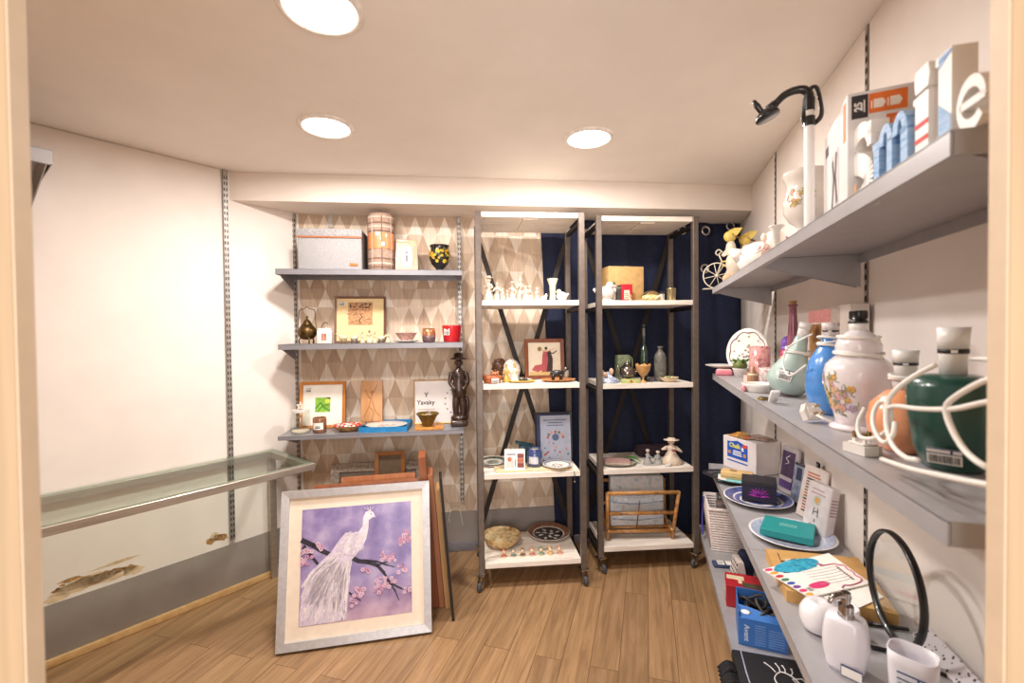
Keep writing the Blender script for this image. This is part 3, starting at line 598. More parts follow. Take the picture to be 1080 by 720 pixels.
def greenart(b, w, h):
    b.box(-w/2, w/2, 0, .001, 0, h, 0); q = w*.19
    b.box(-q, q, -.001, 0, h*.32, h*.32+2*q, 1); z = h*.32
    stroke(b, [(-q*.9, z+q*.5), (-q*.3, z+q*1.3), (q*.2, z+q*.6), (q*.9, z+q*.2)], q*.2, 2, -.001); stroke(b, [(-q*.6, z+q*.1), (0, z+q*.9), (q*.8, z+q*1.0)], q*.16, 2, -.001); disc(b, q*.6, z+q*1.5, q*.35, 3, -.001); b.box(q*.5, q, -.0016, -.001, z+q*1.8, z+q*2, 4)
    return [C('#f1ebe0', .7, var=.02), C('#86b83c', .6, var=.15, scale=60), C('#4b8a2e', .6), C('#c9d94c', .6), INK]
p, r, h = BW.meas(316, 366, 402, .07, zs3)
framed('framed_print', 'light orange wood frame with small green print on white mount on lower back shelf', 'picture', BW.P(BW.u_of(340.5, 440, .09), .10, zs3), A, 2*r, h*1.0, .018, .018, WOOD('#b5702f', '#c98440'), greenart, .16, 0., sticker=True)
p, r, h = BW.meas(349, 386, 446, .20, zs3); zb = .034
t = thing('bowl', 'shallow tan bowl full of red and white bits on lower back shelf', 'bowl', p, A); pr2 = [(r*.45, 0), (r*.5, .002), (r*.8, zb*.6), (r, zb), (r*1.01, zb+.001)]
b = MB(); b.lathe(pr2+hollow(pr2), 0, 26, cap=False, sy=.75); b.lathe([(0, .001), (r*.45, .001)], 0, 26, cap=False, sy=.75); b.build('dish', C('#b98250', .5, ramp=('#8d5a34', '#d9ab72'), scale=60), t)
b = MB(); rnd = random.Random(9)
for i in range(80):
    a_ = rnd.uniform(0, 6.28); q = r*.8*sqrt(rnd.random()); b.at(tr(q*cos(a_), q*.7*sin(a_), zb*.75+rnd.uniform(-.002, .02)*(1-q/r)) @ rz(rnd.uniform(0, 6)) @ rx(rnd.uniform(0, 6))); b.ell((0, 0, 0), (.012, .009, .007), rnd.choice((0, 0, 0, 0, 0, 1, 1, 2, 3)), 8, 5)
b.at(); o = b.build('filling', [C('#c3202c', .4), WHITE, C('#6d9a3c', .5), C('#d6a44a', .5)], t); o['kind'] = 'stuff'
p, r, h = BW.meas(381, 404, 401, .06, zs3)
b = MB(); b.box(-r, r, -.014, 0, 0, h, 0, .002)
for pts in ([(-r*.6, h*.8), (-r*.2, h*.62), (r*.1, h*.7), (r*.5, h*.9)], [(0, h*.65), (-r*.3, h*.4), (-r*.7, h*.2)], [(0, h*.62), (r*.3, h*.35), (r*.75, h*.22)], [(-r*.2, h*.42), (r*.2, h*.3), (0, h*.12)], [(-r*.8, h*.1), (r*.8, h*.1)]): b.tube([(x, -.0145, z) for x, z in pts], .0022, 1, 5, sm=4)
b.ell((r*.05, -.014, h*.74), (r*.16, .003, r*.16), 1, 10, 6)
one(b, 'carved_plaque', [WOOD('#c08a5a', '#cf9c6c'), C('#ab764c', .6)], 'tan wooden plaque with carved figure leaning at middle of lower back shelf', 'plaque', BW.P(BW.u_of(392, 425, .08), .085, zs3), A, lean=.13)
p0 = BW.P(BW.u_of(407, 452, .2), .172, zs3); r = 28*2.5/480*.93
t = thing('gift_box', 'open bright blue box under the white oval plate on lower back shelf', 'box', p0, A-.04)
b = MB(); b.box(-r, r, -.108, .108, 0, .005); 
for x0, x1, y0_, y1_ in ((-r, r, -.111, -.108), (-r, r, .108, .111), (-r, -r+.003, -.108, .108), (r-.003, r, -.108, .108)): b.box(x0, x1, y0_, y1_, 0, .03)
b.build('tray', C('#1d7fb8', .5), t); b = MB(); b.box(-r+.004, r-.004, -.106, .106, .005, .012); b.build('lining', C('#2d8cc0', .7), t)
b = MB(); pp = plate_profile(r*.9, .012); b.lathe(pp, 0, 30, sy=.78)
for i in range(9): b.ell((r*.08*(i-4), r*.14*sin(i*2.), .0062), (r*.07, r*.05, .0006), 1+i % 2, 7, 4)
one(b, 'oval_plate', [WHITE, C('#b9958a', .5), C('#c9b49a', .5)], 'white oval plate with brown motif lying in the blue box', 'plate', p0+Vector((0, 0, .0125)), A-.04)
def card(b, w, h):
    b.box(-w/2, w/2, 0, .001, 0, h, 0)
    b.text('Yavaky', h*.15, tr(-w*.29, -.0006, h*.48) @ FRONT, 1, .0004, bold=.0006)
    for k, zz in enumerate((.31, .25)): b.box(-w*.44, -w*.12-w*.05*k, -.0006, 0, h*zz, h*zz+h*.022, 2)
    stroke(b, [(-w*.31, h*.72), (-w*.28, h*.66), (-w*.25, h*.72)], h*.02, 1); stroke(b, [(-w*.28, h*.66), (-w*.28, h*.62)], h*.02, 1)
    for i in range(12): a_ = i*.45; disc(b, w*.28+w*.2*cos(a_+2), h*.5+h*.3*sin(a_+2), h*.025, 3+i % 2, 0, 7)
    b.text('E', h*.1, tr(w*.43, -.0006, h*.9) @ FRONT, 1, .0004); b.text('2', h*.1, tr(w*.43, -.0006, h*.79) @ FRONT, 1, .0004); stroke(b, [(w*.3, h*.2), (w*.36, h*.7)], h*.03, 1)
    return [C('#efe7e4', .7, var=.02), INK, C('#cdbcb4', .7), C('#9aa06c', .6), C('#8f8fae', .6)]
p, r, h = BW.meas(438, 494, 400, .05, zs3)
framed('framed_print', 'gold edged white name card reading Yavaky behind the dark statue', 'picture', BW.P(BW.u_of(465, 420, .06), .075, zs3), A, 2*r, h, .005, .012, C('#c7952f', .4, .5), card, .1, 0.)
p, r, h = BW.meas(438, 468, 446, .21, zs3)
b = MB(); b.box(-r, r, -.065, .065, 0, .012, 0, .002); one(b, 'coaster', C('#cf8a3e', .5, var=.2, scale=60), 'orange wooden mat under the green bowl on lower back shelf', 'mat', p, A)
p2, r2, h2 = BW.meas(439, 463, 435, .21, zs3+.0125)
pr2 = [(r2*.42, 0), (r2*.46, .003), (r2*.55, h2*.3), (r2*.9, h2*.85), (r2, h2*.88), (r2, h2*.97)]
def ex(bb):
    for i in range(10): bb.ell((r2*.5*cos(i*1.9)*(i % 3)/2, r2*.5*sin(i*1.9)*(i % 3)/2, h2*.78), (.012, .01, .008), 1+i % 3, 7, 5)
pot('bowl', 'olive green flared bowl standing on orange mat on lower back shelf', 'bowl', p2, pr2, [C('#5f4f1c', .35, ramp=('#4a4218', '#7d5a20'), scale=50), C('#d9702a', .5), WHITE, C('#c9a03c', .5)], A, inner=hollow(pr2), extra=ex)
# carved statue
p, r, h = BW.meas(471, 496, 372, .17, zs3)
DW = C('#2b1b14', .35, coat=.3, ramp=('#1a110d', '#4a3024'), scale=40, bump=.5); b = MB(); u = h
b.box(-.075*u*2, .075*u*2, -.06*u*2, .06*u*2, 0, .09*u, 0, .012); b.ell((0, 0, .11*u), (.15*u, .11*u, .06*u), 0)
b.tube([(-.05*u, 0, .1*u), (-.06*u, -.01*u, .28*u), (-.045*u, 0, .42*u)], [.05*u, .062*u, .07*u], 0, 12, sm=4)
b.tube([(.07*u, 0, .1*u), (.06*u, -.01*u, .28*u), (.035*u, 0, .42*u)], [.05*u, .058*u, .07*u], 0, 12, sm=4)
b.lathe([(.10*u, .38*u), (.13*u, .44*u), (.135*u, .52*u), (.10*u, .6*u), (.12*u, .68*u), (.115*u, .74*u), (.05*u, .78*u), (.045*u, .82*u)], 0, 16, sy=.75)
for sx in (-1, 1): b.tube([(sx*.12*u, 0, .73*u), (sx*.155*u, -.02*u, .6*u), (sx*.06*u, -.11*u, .5*u)], [.04*u, .035*u, .03*u], 0, 8, sm=4)
b.tube([(.12*u, .02*u, .40*u), (.155*u, .02*u, .28*u), (.13*u, .02*u, .08*u)], [.03*u, .035*u, .03*u], 0, 8, sm=4)
b.ell((0, -.01*u, .865*u), (.06*u, .065*u, .075*u), 0, 14, 10); b.ell((0, -.07*u, .86*u), (.012*u, .02*u, .025*u), 0, 8, 6); b.ell((0, -.06*u, .825*u), (.025*u, .015*u, .01*u), 0, 8, 5)
for sx in (-1, 1): b.ell((sx*.022*u, -.064*u, .885*u), (.012*u, .008*u, .008*u), 0, 7, 5); b.ell((sx*.062*u, 0, .865*u), (.012*u, .02*u, .03*u), 0, 7, 5)
b.v = [Vector((v.x*.78, v.y, v.z)) for v in b.v]; t = thing('carved_statue', 'tall dark wooden statue of a standing figure in a hat on lower back shelf', 'statue', p, A); b.build('body', DW, t)
b = MB(); b.lathe([(.115*u, .915*u), (.12*u, .925*u), (.065*u, .94*u), (.06*u, .99*u), (.03*u, 1.0*u), (0, 1.0*u)], 0, 20); b.build('hat', DW, t)
# ================================================================== FRAMED PICTURES ON THE FLOOR
def inv_bil(q, x, y):
    u = v = .5
    for _ in range(12):
        px = (1-v)*((1-u)*q[0][0]+u*q[1][0])+v*((1-u)*q[3][0]+u*q[2][0]); py = (1-v)*((1-u)*q[0][1]+u*q[1][1])+v*((1-u)*q[3][1]+u*q[2][1])
        dxu = (1-v)*(q[1][0]-q[0][0])+v*(q[2][0]-q[3][0]); dxv = (1-u)*(q[3][0]-q[0][0])+u*(q[2][0]-q[1][0])
        dyu = (1-v)*(q[1][1]-q[0][1])+v*(q[2][1]-q[3][1]); dyv = (1-u)*(q[3][1]-q[0][1])+u*(q[2][1]-q[1][1])
        D = dxu*dyv-dxv*dyu; ex_, ey = x-px, y-py; u += (ex_*dyv-ey*dxv)/D; v += (ey*dxu-ex_*dyu)/D
    return u, 1-v
QP = [(102, 140), (519, 100), (523, 540), (80, 605)]
def peacock(b, w, h):
    def L(*pts): return [((q[0]-.5)*w, q[1]*h) for q in (inv_bil(QP, *p) for p in pts)]
    rnd = random.Random(21)
    b.box(-w/2, w/2, 0, .001, 0, h, 0)
    def clip(x, z): return min(max(x, -w/2+.002), w/2-.002), min(max(z, .002), h-.002)
    y = -.0002
    def br(pts, w0, w1):
        P = L(*pts); n = len(P)-1
        for i in range(n): stroke(b, P[i:i+2], w0+(w1-w0)*i/max(1, n-1), 1, y)
    br([(100, 265), (140, 285), (170, 305), (205, 322)], .022, .02); br([(104, 290), (130, 325), (155, 358)], .016, .012); br([(280, 330), (310, 345), (350, 350), (385, 362)], .02, .016)
    br([(385, 362), (410, 390), (430, 425), (455, 460), (470, 495)], .014, .004); br([(330, 342), (380, 346), (425, 360), (452, 366)], .010, .004); br([(435, 430), (480, 450), (518, 466)], .008, .003); br([(385, 362), (425, 345)], .006, .003); br([(245, 450), (280, 475), (318, 500)], .008, .004)
    # tail and body, each with its own shade of feather white
    tail = L((300, 232), (262, 232), (238, 262), (205, 312), (165, 352), (125, 395), (95, 470), (84, 560), (84, 602), (150, 592), (240, 578), (262, 520), (270, 440), (285, 340), (320, 300))
    b.prism(tail, y-.0008, y, 2)
    src = L((300, 262))[0]
    for i in range(900):
        f = rnd.random(); e = L((88+180*f, 600-f*26))[0] if rnd.random() < .6 else L((88+rnd.uniform(0, 12), 600-rnd.random()*150))[0]; t0 = rnd.uniform(.25, .7); t1 = min(1, t0+rnd.uniform(.15, .35))
        bend = rnd.uniform(-.02, .02); pts = []
        for k in range(4):
            q = t0+(t1-t0)*k/3; pts.append(clip(src[0]+(e[0]-src[0])*q+bend*sin(q*3.1)-.05*w*sin(q*3.14), src[1]+(e[1]-src[1])*q))
        stroke(b, pts, rnd.uniform(.002, .005), rnd.choice((3, 2, 4, 5, 3, 5)), y-.0008-.0001*(i % 5))
    body = L((357, 140), (370, 148), (379, 168), (368, 168), (352, 180), (350, 215), (342, 255), (326, 290), (292, 322), (255, 318), (240, 275), (275, 240), (312, 228), (328, 205), (330, 170), (340, 147))
    b.prism(body, y-.0016, y, 3)
    for i in range(140):
        q = L((rnd.uniform(255, 335), rnd.uniform(225, 315)))[0]; d = rnd.uniform(.008, .02); a_ = rnd.uniform(3.6, 4.6)
        c_ = L((290, 270))[0]
        if (Vector(q)-Vector(c_)).length > .055: continue
        stroke(b, [q, (q[0]+d*cos(a_), q[1]+d*sin(a_))], .003, rnd.choice((2, 4, 5, 3)), y-.0016-.0001*(i % 4))
    for dx in (-22, -10, 2, 14): stroke(b, L((357, 142), (357+dx, 122+abs(dx)*.3)), .002, 3, y-.0016)
    disc(b, *L((362, 154))[0], .003, 1, y-.0018, 7)
    for cx, cy, k, s_ in ((112, 305, 9, 18), (104, 350, 7, 14), (165, 288, 6, 12), (125, 320, 5, 12), (338, 376, 6, 12), (408, 322, 8, 16), (440, 332, 8, 16), (482, 370, 8, 18), (400, 425, 12, 20), (388, 455, 8, 16), (425, 445, 6, 14), (505, 455, 7, 14), (500, 240, 9, 18), (478, 268, 7, 14), (512, 250, 4, 10), (305, 470, 9, 18), (296, 506, 8, 16), (322, 462, 5, 10), (448, 420, 4, 12)):
        for i in range(k):
            q = L((cx+rnd.uniform(-s_, s_), cy+rnd.uniform(-s_, s_)))[0]; R_ = rnd.uniform(.004, .0075); m = rnd.choice((6, 6, 7)); a_ = rnd.uniform(0, 6)
            for j in range(5):
                z_ = clip(q[0]+R_*.9*cos(a_+j*1.257), q[1]+R_*.9*sin(a_+j*1.257)); disc(b, z_[0], z_[1], R_*.62, m, y-.002-.0001*(i % 5), 6)
            disc(b, *clip(*q), R_*.35, 8, y-.0027, 5)
    m = bpy.data.materials.new('mat_lilac_print'); m.use_nodes = True; nt = m.node_tree; N = nt.nodes; Lk = nt.links; bs = N['Principled BSDF']; bs.inputs['Roughness'].default_value = .35
    tc = N.new('ShaderNodeTexCoord'); no = N.new('ShaderNodeTexNoise'); no.inputs['Scale'].default_value = 9; no.inputs['Detail'].default_value = 6; Lk.new(tc.outputs['Object'], no.inputs['Vector'])
    cr = N.new('ShaderNodeValToRGB'); e = cr.color_ramp.elements; e[0].position = .3; e[0].color = lin('#6d5d94'); e[1].position = .72; e[1].color = lin('#c0b0d0'); q = e.new(.5); q.color = lin('#9080b2'); Lk.new(no.outputs['Fac'], cr.inputs[0])
    sx = N.new('ShaderNodeSeparateXYZ'); Lk.new(tc.outputs['Object'], sx.inputs[0]); mr = N.new('ShaderNodeMapRange'); mr.inputs['From Min'].default_value = .26; mr.inputs['From Max'].default_value = .10; Lk.new(sx.outputs['Z'], mr.inputs['Value'])
    mx = N.new('ShaderNodeMix'); mx.data_type = 'RGBA'; Lk.new(mr.outputs[0], mx.inputs[0]); Lk.new(cr.outputs[0], mx.inputs[6])
    c2 = N.new('ShaderNodeValToRGB'); e = c2.color_ramp.elements; e[0].position = .35; e[0].color = lin('#a07e9c'); e[1].position = .65; e[1].color = lin('#d2b3c2'); Lk.new(no.outputs['Fac'], c2.inputs[0]); Lk.new(c2.outputs[0], mx.inputs[7]); Lk.new(mx.outputs[2], bs.inputs['Base Color'])
    return [m, C('#2f2838', .5), C('#d6c9da', .5, var=.06, scale=60), C('#e6dce6', .5), C('#cabdd2', .5), C('#ece2e2', .5), C('#dcb8cc', .5), C('#c993b2', .5), C('#8d4f72', .5)]
SILV = C('#c2c0c2', .35, .35, var=.04, scale=60)
bl, brr = hit_z(290, 693, 0), hit_z(455.5, 669, 0); ang = atan2(brr.y-bl.y, brr.x-bl.x); wd = (brr-bl).length
mid = (bl+brr)/2; nb = Vector((-sin(ang), cos(ang), 0)); LEAN = .22
framed('framed_picture', 'large silver framed picture of a white peacock leaning on stacked frames on floor', 'picture', mid+nb*.028*cos(LEAN)+Vector((0, 0, .028*sin(LEAN)+.001)), ang, wd, .677, .034, .028, SILV, peacock, LEAN, .055, C('#efdfcb', .8, var=.02))
# the frames stacked behind it: two parallel to it show their tops, four stand edge-on beside it
PF = Frame(mid.x, mid.y, ang)
for off, x0, x1, h_, fm, lab in ((.045, 333, 440, .683, WOOD('#7d4426', '#96562f'), 'reddish brown frame whose top edge shows just above the peacock picture'), (.085, 362, 438, .70, WOOD('#9a5a34', '#b0703f'), 'orange brown frame top behind the reddish brown one on the floor')):
    ua, ub_ = PF.u_of(x0, 512, -.19-off), PF.u_of(x1, 508, -.19-off)
    framed('stacked_picture', lab, 'picture frame', PF.P((ua+ub_)/2, -off-.02, .008), ang, ub_-ua, h_, .04, .03, fm, None, LEAN-.005, group='frames stacked on the floor', back='#6d4c34')
EA = radians(100); EF = Frame(0, 0, EA)
for px, py, wd_, h_, dp, fm, lab in ((463, 641, .15, .775, .036, WOOD('#7d4426', '#96562f'), 'tall reddish brown frame standing edge-on right behind the peacock picture'), (469, 641, .14, .685, .026, WOOD('#8d5438', '#a86a48'), 'shorter brown frame standing edge-on between two taller ones'), (474.5, 642, .13, .61, .022, WOOD('#a67c4c', '#b98f5e'), 'tan wooden frame standing edge-on next to the slim black one'), (479.5, 655, .12, .70, .013, C('#16120f', .4), 'slim black frame standing edge-on at right end of the floor stack')):
    c_ = hit_z(px, py, 0); th_ = .075
    framed('stacked_picture', lab, 'picture frame', c_-EF.n*dp*cos(th_)+EF.u*wd_/2+Vector((0, 0, dp*sin(th_)+.001)), EA, wd_, h_, min(.03, dp*1.2), dp, fm, None, th_, group='frames stacked on the floor', back='#6d4c34')
# at the back, against the wall
framed('stacked_picture', 'worn whitish frame top at the back of the floor stack', 'picture frame', BW.P(BW.u_of(400, 520, .06), .16, .002), A, .56, .62, .05, .02, C('#b9a99a', .8, var=.2, scale=60), None, .16, back='#8d8078', group='frames stacked on the floor')
q = BW.u_of(412, 500, .12)
framed('small_picture', 'small orange wooden frame standing above the floor stack', 'picture frame', BW.P(q, .235, .002), A, .175, .70, .022, .02, WOOD('#a5662c', '#b97838'), None, .16, group='frames stacked on the floor', back='#7d6a54')
p = BW.hit(481, 546, .03)-BW.p; b = MB(); b.tube([(-.03, 0, .05), (0, -.004, .06), (.025, -.005, .04), (.035, -.003, 0), (.045, 0, -.06)], .0025, 0, 6, sm=5); b.tube([(-.03, 0, .05), (-.045, 0, .0), (-.04, 0, -.03)], .0025, 0, 6, sm=4)
one(b, 'loose_cable', C('#e6e2da', .6), 'short white cord hanging on the grey band right of the floor frames', 'cord', BW.P(p.dot(BW.u), .018, p.z), A)
# ================================================================== LEFT RACK
zr = Z1; A1 = R1.ang
IVORY = [C('#c6b9a6', .3, var=.03, coat=.5), C('#ecd2bf', .35), C('#c9a684', .4), C('#c98f86', .4)]
IV2 = [C('#c9beb0', .3, var=.03, coat=.5), C('#e9cdb8', .35), C('#a58468', .4), C('#8fa0b4', .4)]
g = 'white figurines on the left rack'
for i, (x0, x1, yt, w_, kd, lab) in enumerate(((509, 522, 291, -.12, 'lady', 'white porcelain lady, leftmost figurine on the upper shelf of left rack'), (519, 529, 296, -.10, 'lady', 'white porcelain lady with brown basket, second from left on left rack upper shelf'), (527, 538, 302, -.08, 'group', 'low pair of white children figurine on left rack upper shelf'),
        (535, 545, 297, -.11, 'lady', 'white porcelain lady in a wide hat, middle of left rack upper shelf'), (544, 553, 291, -.14, 'lady', 'tallest white porcelain lady on upper shelf of left rack'), (550, 559, 300, -.08, 'lady', 'white lady figurine with blue flowers on left rack upper shelf'), (556, 569, 298, -.10, 'group', 'pair of white dancing figures beside the flared white vase'))):
    p, r, h = R1.meas(x0, x1, yt, w_, zr[3]); figurine(lab, p+Vector((0, 0, .0005)), h, i+3, A1+.3*((i*7) % 5-2), g, IVORY if i % 2 == 0 else IV2, kd)
p, r, h = R1.meas(577, 588.5, 294, -.11, zr[3]); pr2 = [(r*.6, 0), (r*.62, .003), (r*.5, h*.35), (r*.6, h*.7), (r, h*.98), (r, h)]
pot('vase', 'flared cream vase at right of upper shelf on left rack', 'vase', p+Vector((0, 0, .0005)), pr2, C('#d6cbb4', .35, var=.05), A1, inner=hollow(pr2))
p, r, h = R1.meas(587.5, 597.5, 305, -.06, zr[3]); figurine('small white duck ornament with yellow beak on left rack upper shelf', p+Vector((0, 0, .0005)), h, 2, A1, None, [WHITE, C('#e3b830', .4), INK, WHITE], 'bird', name='duck_ornament', cat='ornament')
p, r, h = R1.meas(570, 577, 312, -.04, zr[3]); b = MB(); b.ell((0, 0, h*.5), (r, r*.7, h*.5)); b.ell((r*.7, 0, h*1.0), (r*.4, r*.3, h*.5)); one(b, 'tiny_ornament', WHITE, 'tiny white ornament lying before the flared cream vase', 'ornament', p+Vector((0, 0, .0005)), A1)
# shelf 2 of the left rack
z = zr[2]+.0005
p, r, h = R1.meas(508, 530, 392, -.06, z)
t = thing('basket_ornament', 'rust brown animal shaped pot with white label on left rack', 'ornament', p, A1+.2); BR = C('#a25a30', .4, var=.15, scale=50)
b = MB(); b.lathe([(r*.6, 0), (r*.8, .004), (r*.97, h*.4), (r, h*.62), (r*.8, h*.7), (r*.4, h*.72), (0, h*.7)], 0, 20, sy=.75); b.tube([(-r*.9, 0, h*.5), (-r*1.1, 0, h*.75), (-r*.8, -.01, h*.9)], .007, 0, 6, sm=3); b.build('body', BR, t)
b = MB(); b.ell((r*.2, -r*.2, h*.8), (r*.42, r*.4, h*.22)); b.ell((-r*.05, -r*.3, h*1.0), (r*.13, r*.1, h*.1)); b.ell((r*.5, -r*.2, h*.98), (r*.13, r*.1, h*.1)); [b.ell((r*q, -r*.58, h*.85), .004, 1, 6, 4) for q in (.05, .3)]; b.build('head', [C('#b9754a', .4), INK], t)
b = MB(); barcode(b, r*.7, h*.38, tr(r*.1, -r*.76, h*.1), 0, 1); b.build('price_sticker', [PAPER, INK], t)
p, r, h = R1.meas(519, 535, 378, -.25, z); b = MB(); rnd = random.Random(3)
b.lathe([(r*.5, 0), (r*.55, h*.06), (r*.3, h*.14), (r*.3, h*.2)], 0, 14); b.ell((0, 0, h*.6), (r, r*.8, h*.42), 0, 16, 10)
for i in range(30): a_ = rnd.uniform(0, 6.28); q = rnd.uniform(-.9, .9); b.ell((r*cos(a_)*sqrt(1-q*q)*.95, r*.75*sin(a_)*sqrt(1-q*q), h*.6+h*.4*q), (.009, .009, .009), i % 2, 7, 5)
one(b, 'wood_carving', [C('#4a2a1a', .4), C('#7a4c30', .4)], 'dark brown carved head behind the gold figures on left rack', 'carving', p, A1)
p, r, h = R1.meas(529.5, 549, 379, -.24, z); pr2 = [(r*.5, 0), (r*.55, h*.03), (r*.8, h*.15), (r, h*.45), (r*.95, h*.7), (r*.6, h*.92), (r*.35, h*.97), (r*.38, h)]
pot('round_vase', 'round white vase behind two gold figures on left rack', 'vase', p, pr2, WHITE, A1, inner=hollow(pr2))
GF = [C('#c9a552', .35, .3, var=.1, scale=60), C('#d9b878', .35, .2), C('#a37f38', .4, .3), C('#b08a40', .4)]; GF2 = [C('#e5dcc2', .35, var=.06), C('#cfa860', .4), C('#a9833c', .4), C('#c4a04c', .4)]
p, r, h = R1.meas(530, 538, 384, -.09, z); figurine('small gold standing figure, left of two before the round white vase', p, h, 4, A1, 'gold figures on the left rack', GF, name='gold_figure')
p, r, h = R1.meas(538, 547.5, 383, -.085, z); figurine('white and gold standing figure, right of two before the round white vase', p, h, 5, A1+.3, 'gold figures on the left rack', GF2, name='gold_figure')
p, r, h = R1.meas(536, 566, 404, -.07, z); pp = plate_profile(r, .010)
pot('dish', 'flat yellow dish holding a dark brooch on left rack', 'dish', p, pp, C('#cfae55', .4, var=.1), A1, sy=.55)
b = MB(); b.ell((0, 0, .008), (.030, .016, .008)); b.ell((.028, 0, .010), (.02, .012, .006), 1); [b.ell((.02*cos(i), .01*sin(i), .015), .004, 1, 6, 4) for i in range(5)]
one(b, 'brooch', [C('#2b2724', .3), C('#b9b2a8', .3, .4)], 'dark shiny brooch lying on the flat yellow dish', 'brooch', p+Vector((.01, 0, .0063)), A1)
def dance(b, w, h):
    b.box(-w/2, w/2, 0, .001, 0, h, 0); b.box(-w*.46, w*.46, -.0005, 0, h*.0, h*.12, 5)
    b.prism([(-.1*w, .1*h), (.18*w, .12*h), (.16*w, .35*h), (.10*w, .62*h), (.14*w, .74*h), (-.02*w, .76*h), (-.06*w, .6*h)], -.0012, -.0005, 1)
    b.prism([(.05*w, .1*h), (.24*w, .12*h), (.26*w, .5*h), (.18*w, .78*h), (.08*w, .74*h), (.12*w, .5*h)], -.0018, -.0012, 2)
    b.prism([(-.40*w, .16*h), (-.3*w, .30*h), (-.05*w, .34*h), (0, .2*h), (-.2*w, .1*h)], -.0018, -.0012, 1); disc(b, .06*w, .82*h, .045*w, 2, -.0012); disc(b, -.14*w, .8*h, .07*w, 3, -.0012)
    stroke(b, [(-.1*w, .76*h), (.06*w, .72*h), (.3*w, .8*h)], .03*w, 4, -.0018); stroke(b, [(.1*w, .7*h), (.28*w, .66*h), (.38*w, .74*h)], .03*w, 2, -.0018)
    return [C('#e9dcc6', .6, var=.03), C('#b5555a', .6), C('#3a2a2a', .6), C('#8c7a4a', .6), C('#e2b796', .6), C('#cfae74', .6)]
p, r, h = R1.meas(554, 596, 358, -.24, z)
framed('framed_print', 'brown wooden frame with dancing couple print on left rack', 'picture', R1.P(R1.u_of(575, 400, -.22), -.235, z), A1, 2*r, h*1.02, .021, .018, WOOD('#6b3419', '#8a4a26'), dance, .13, .0)
p, r, h = R1.meas(569, 608, 404, -.09, z)
pot('plate', 'terracotta orange plate under the black cow on left rack', 'plate', p, plate_profile(r*.98, .012), C('#bf7d46', .4, ramp=('#a86434', '#d09a66'), scale=30), A1, sy=.75)
COW = [C('#1b1717', .35, coat=.4), C('#e9e2da', .4), C('#1b1717', .35), INK]
p, r, h = R1.meas(577, 598, 388, -.09, z); figurine('black cow figurine with white back standing on terracotta plate', p+Vector((0, 0, .0065)), h*.92, 3, A1, None, COW, 'animal', name='cow_figurine', wide=1.45)
p, r, h = R1.meas(593, 602.5, 391, -.16, z); pr2 = [(r*.6, 0), (r*.9, h*.2), (r, h*.6), (r*.9, h)]
pot('cup', 'small white cup beside the black cow on left rack', 'cup', R1.P(R1.u_of(598, 395, -.2), -.27, z), pr2, C('#e3dcd2', .4), A1, inner=hollow(pr2))
# shelf 3 of the left rack
z = zr[1]+.0005
p, r, h = R1.meas(500, 533, 480, -.16, z); uw = R1.u_of(519, 488, -.17)
DG = C('#3f4a44', .4, var=.15); 
p = R1.P(uw+.005, -.19, z); pot('platter', 'white lower platter of two stacked at left of left rack', 'platter', p, plate_profile(.078, .012), WHITE, A1)
b = MB(); b.lathe(plate_profile(.082, .014), 0, 30); rings(b, .082, .014, [(.1, .45, 2), (.74, .98, 1)])
for i in range(16): an = i*pi/8; b.ell((.07*cos(an), .07*sin(an), .0135), (.008, .005, .001), 2, 6, 4)
one(b, 'platter', [WHITE, DG, C('#8f9a8e', .4, var=.1)], 'dark rimmed upper platter with grey pattern stacked at left of left rack', 'platter', p+Vector((0, 0, .0085)), A1, lean=-.0)
CORK = C('#d9c39a', .7, var=.06)
pb = R1.P(R1.u_of(562, 497, -.07), -.085, z); b = MB(); b.box(-.215, .215, -.062, .062, 0, .008, 0, .001); one(b, 'board', CORK, 'flat pale wooden board under the calendar on left rack', 'board', pb, A1); zb_ = z+.0085
p, r, h = R1.meas(532, 553.5, 472, -.065, zb_)
t = thing('desk_calendar', 'small white desk calendar with photos and spiral top on left rack', 'calendar', p, A1-.1); 
b = MB(); b.prism([(-.03, 0), (.03, 0), (.002, h*.93), (-.002, h*.93)], -r, r, 0, 'yz'); b.build('stand', PAPER, t)
b = MB(); b.at(tr(0, -.0308, 0) @ rx(-.245)); b.box(-r*.85, -r*.1, -.001, 0, h*.12, h*.6, 0); b.ell((-r*.5, -.001, h*.5), (r*.2, .0006, r*.24), 1, 8, 5)
for i, m_ in enumerate((2, 1, 2)): b.box(r*.25, r*.9, -.001, 0, h*.12+i*h*.22, h*.32+i*h*.22, m_)
b.box(-r*.8, r*.1, -.001, 0, h*.7, h*.76, 3); b.box(0, r*.12, -.001, 0, h*.15, h*.5, 3); b.build('printed_page', [C('#e9c9bf', .6), C('#b56a52', .6), C('#7d3f38', .6), C('#8f8c9a', .6)], t)
b = MB()
for i in range(8): b.at(tr(-r*.8+i*r*.23, 0, h*.94) @ ry(pi/2)); b.tube([(.006*cos(a_), .006*sin(a_), 0) for a_ in [k*pi/4 for k in range(8)]], .0012, 0, 5, closed=True)
b.build('spiral', WHITE, t)
p, r, h = R1.meas(555.5, 572, 471, -.10, zb_)
t = thing('jar_candle', 'blue glass jar candle with pale label on left rack', 'candle', R1.P(R1.u_of(564, 480, -.1), -.105, zb_), A1); h *= .93
b = MB(); pr2 = [(r*.85, 0), (r*.97, .005), (r, h*.55), (r*.95, h*.8), (r*.75, h*.92), (r*.8, h)]; b.lathe(pr2+hollow(pr2), 0, 24, cap=False); b.lathe([(0, 0), (r*.85, 0)], 0, 24, cap=False); b.build('jar', C('#3c4a78', .2, coat=.6, var=.1), t)
b = MB(); b.cyl(r*.74, h*.55, h*.9, 0, 20); b.build('wax', C('#d9cdb2', .6), t)
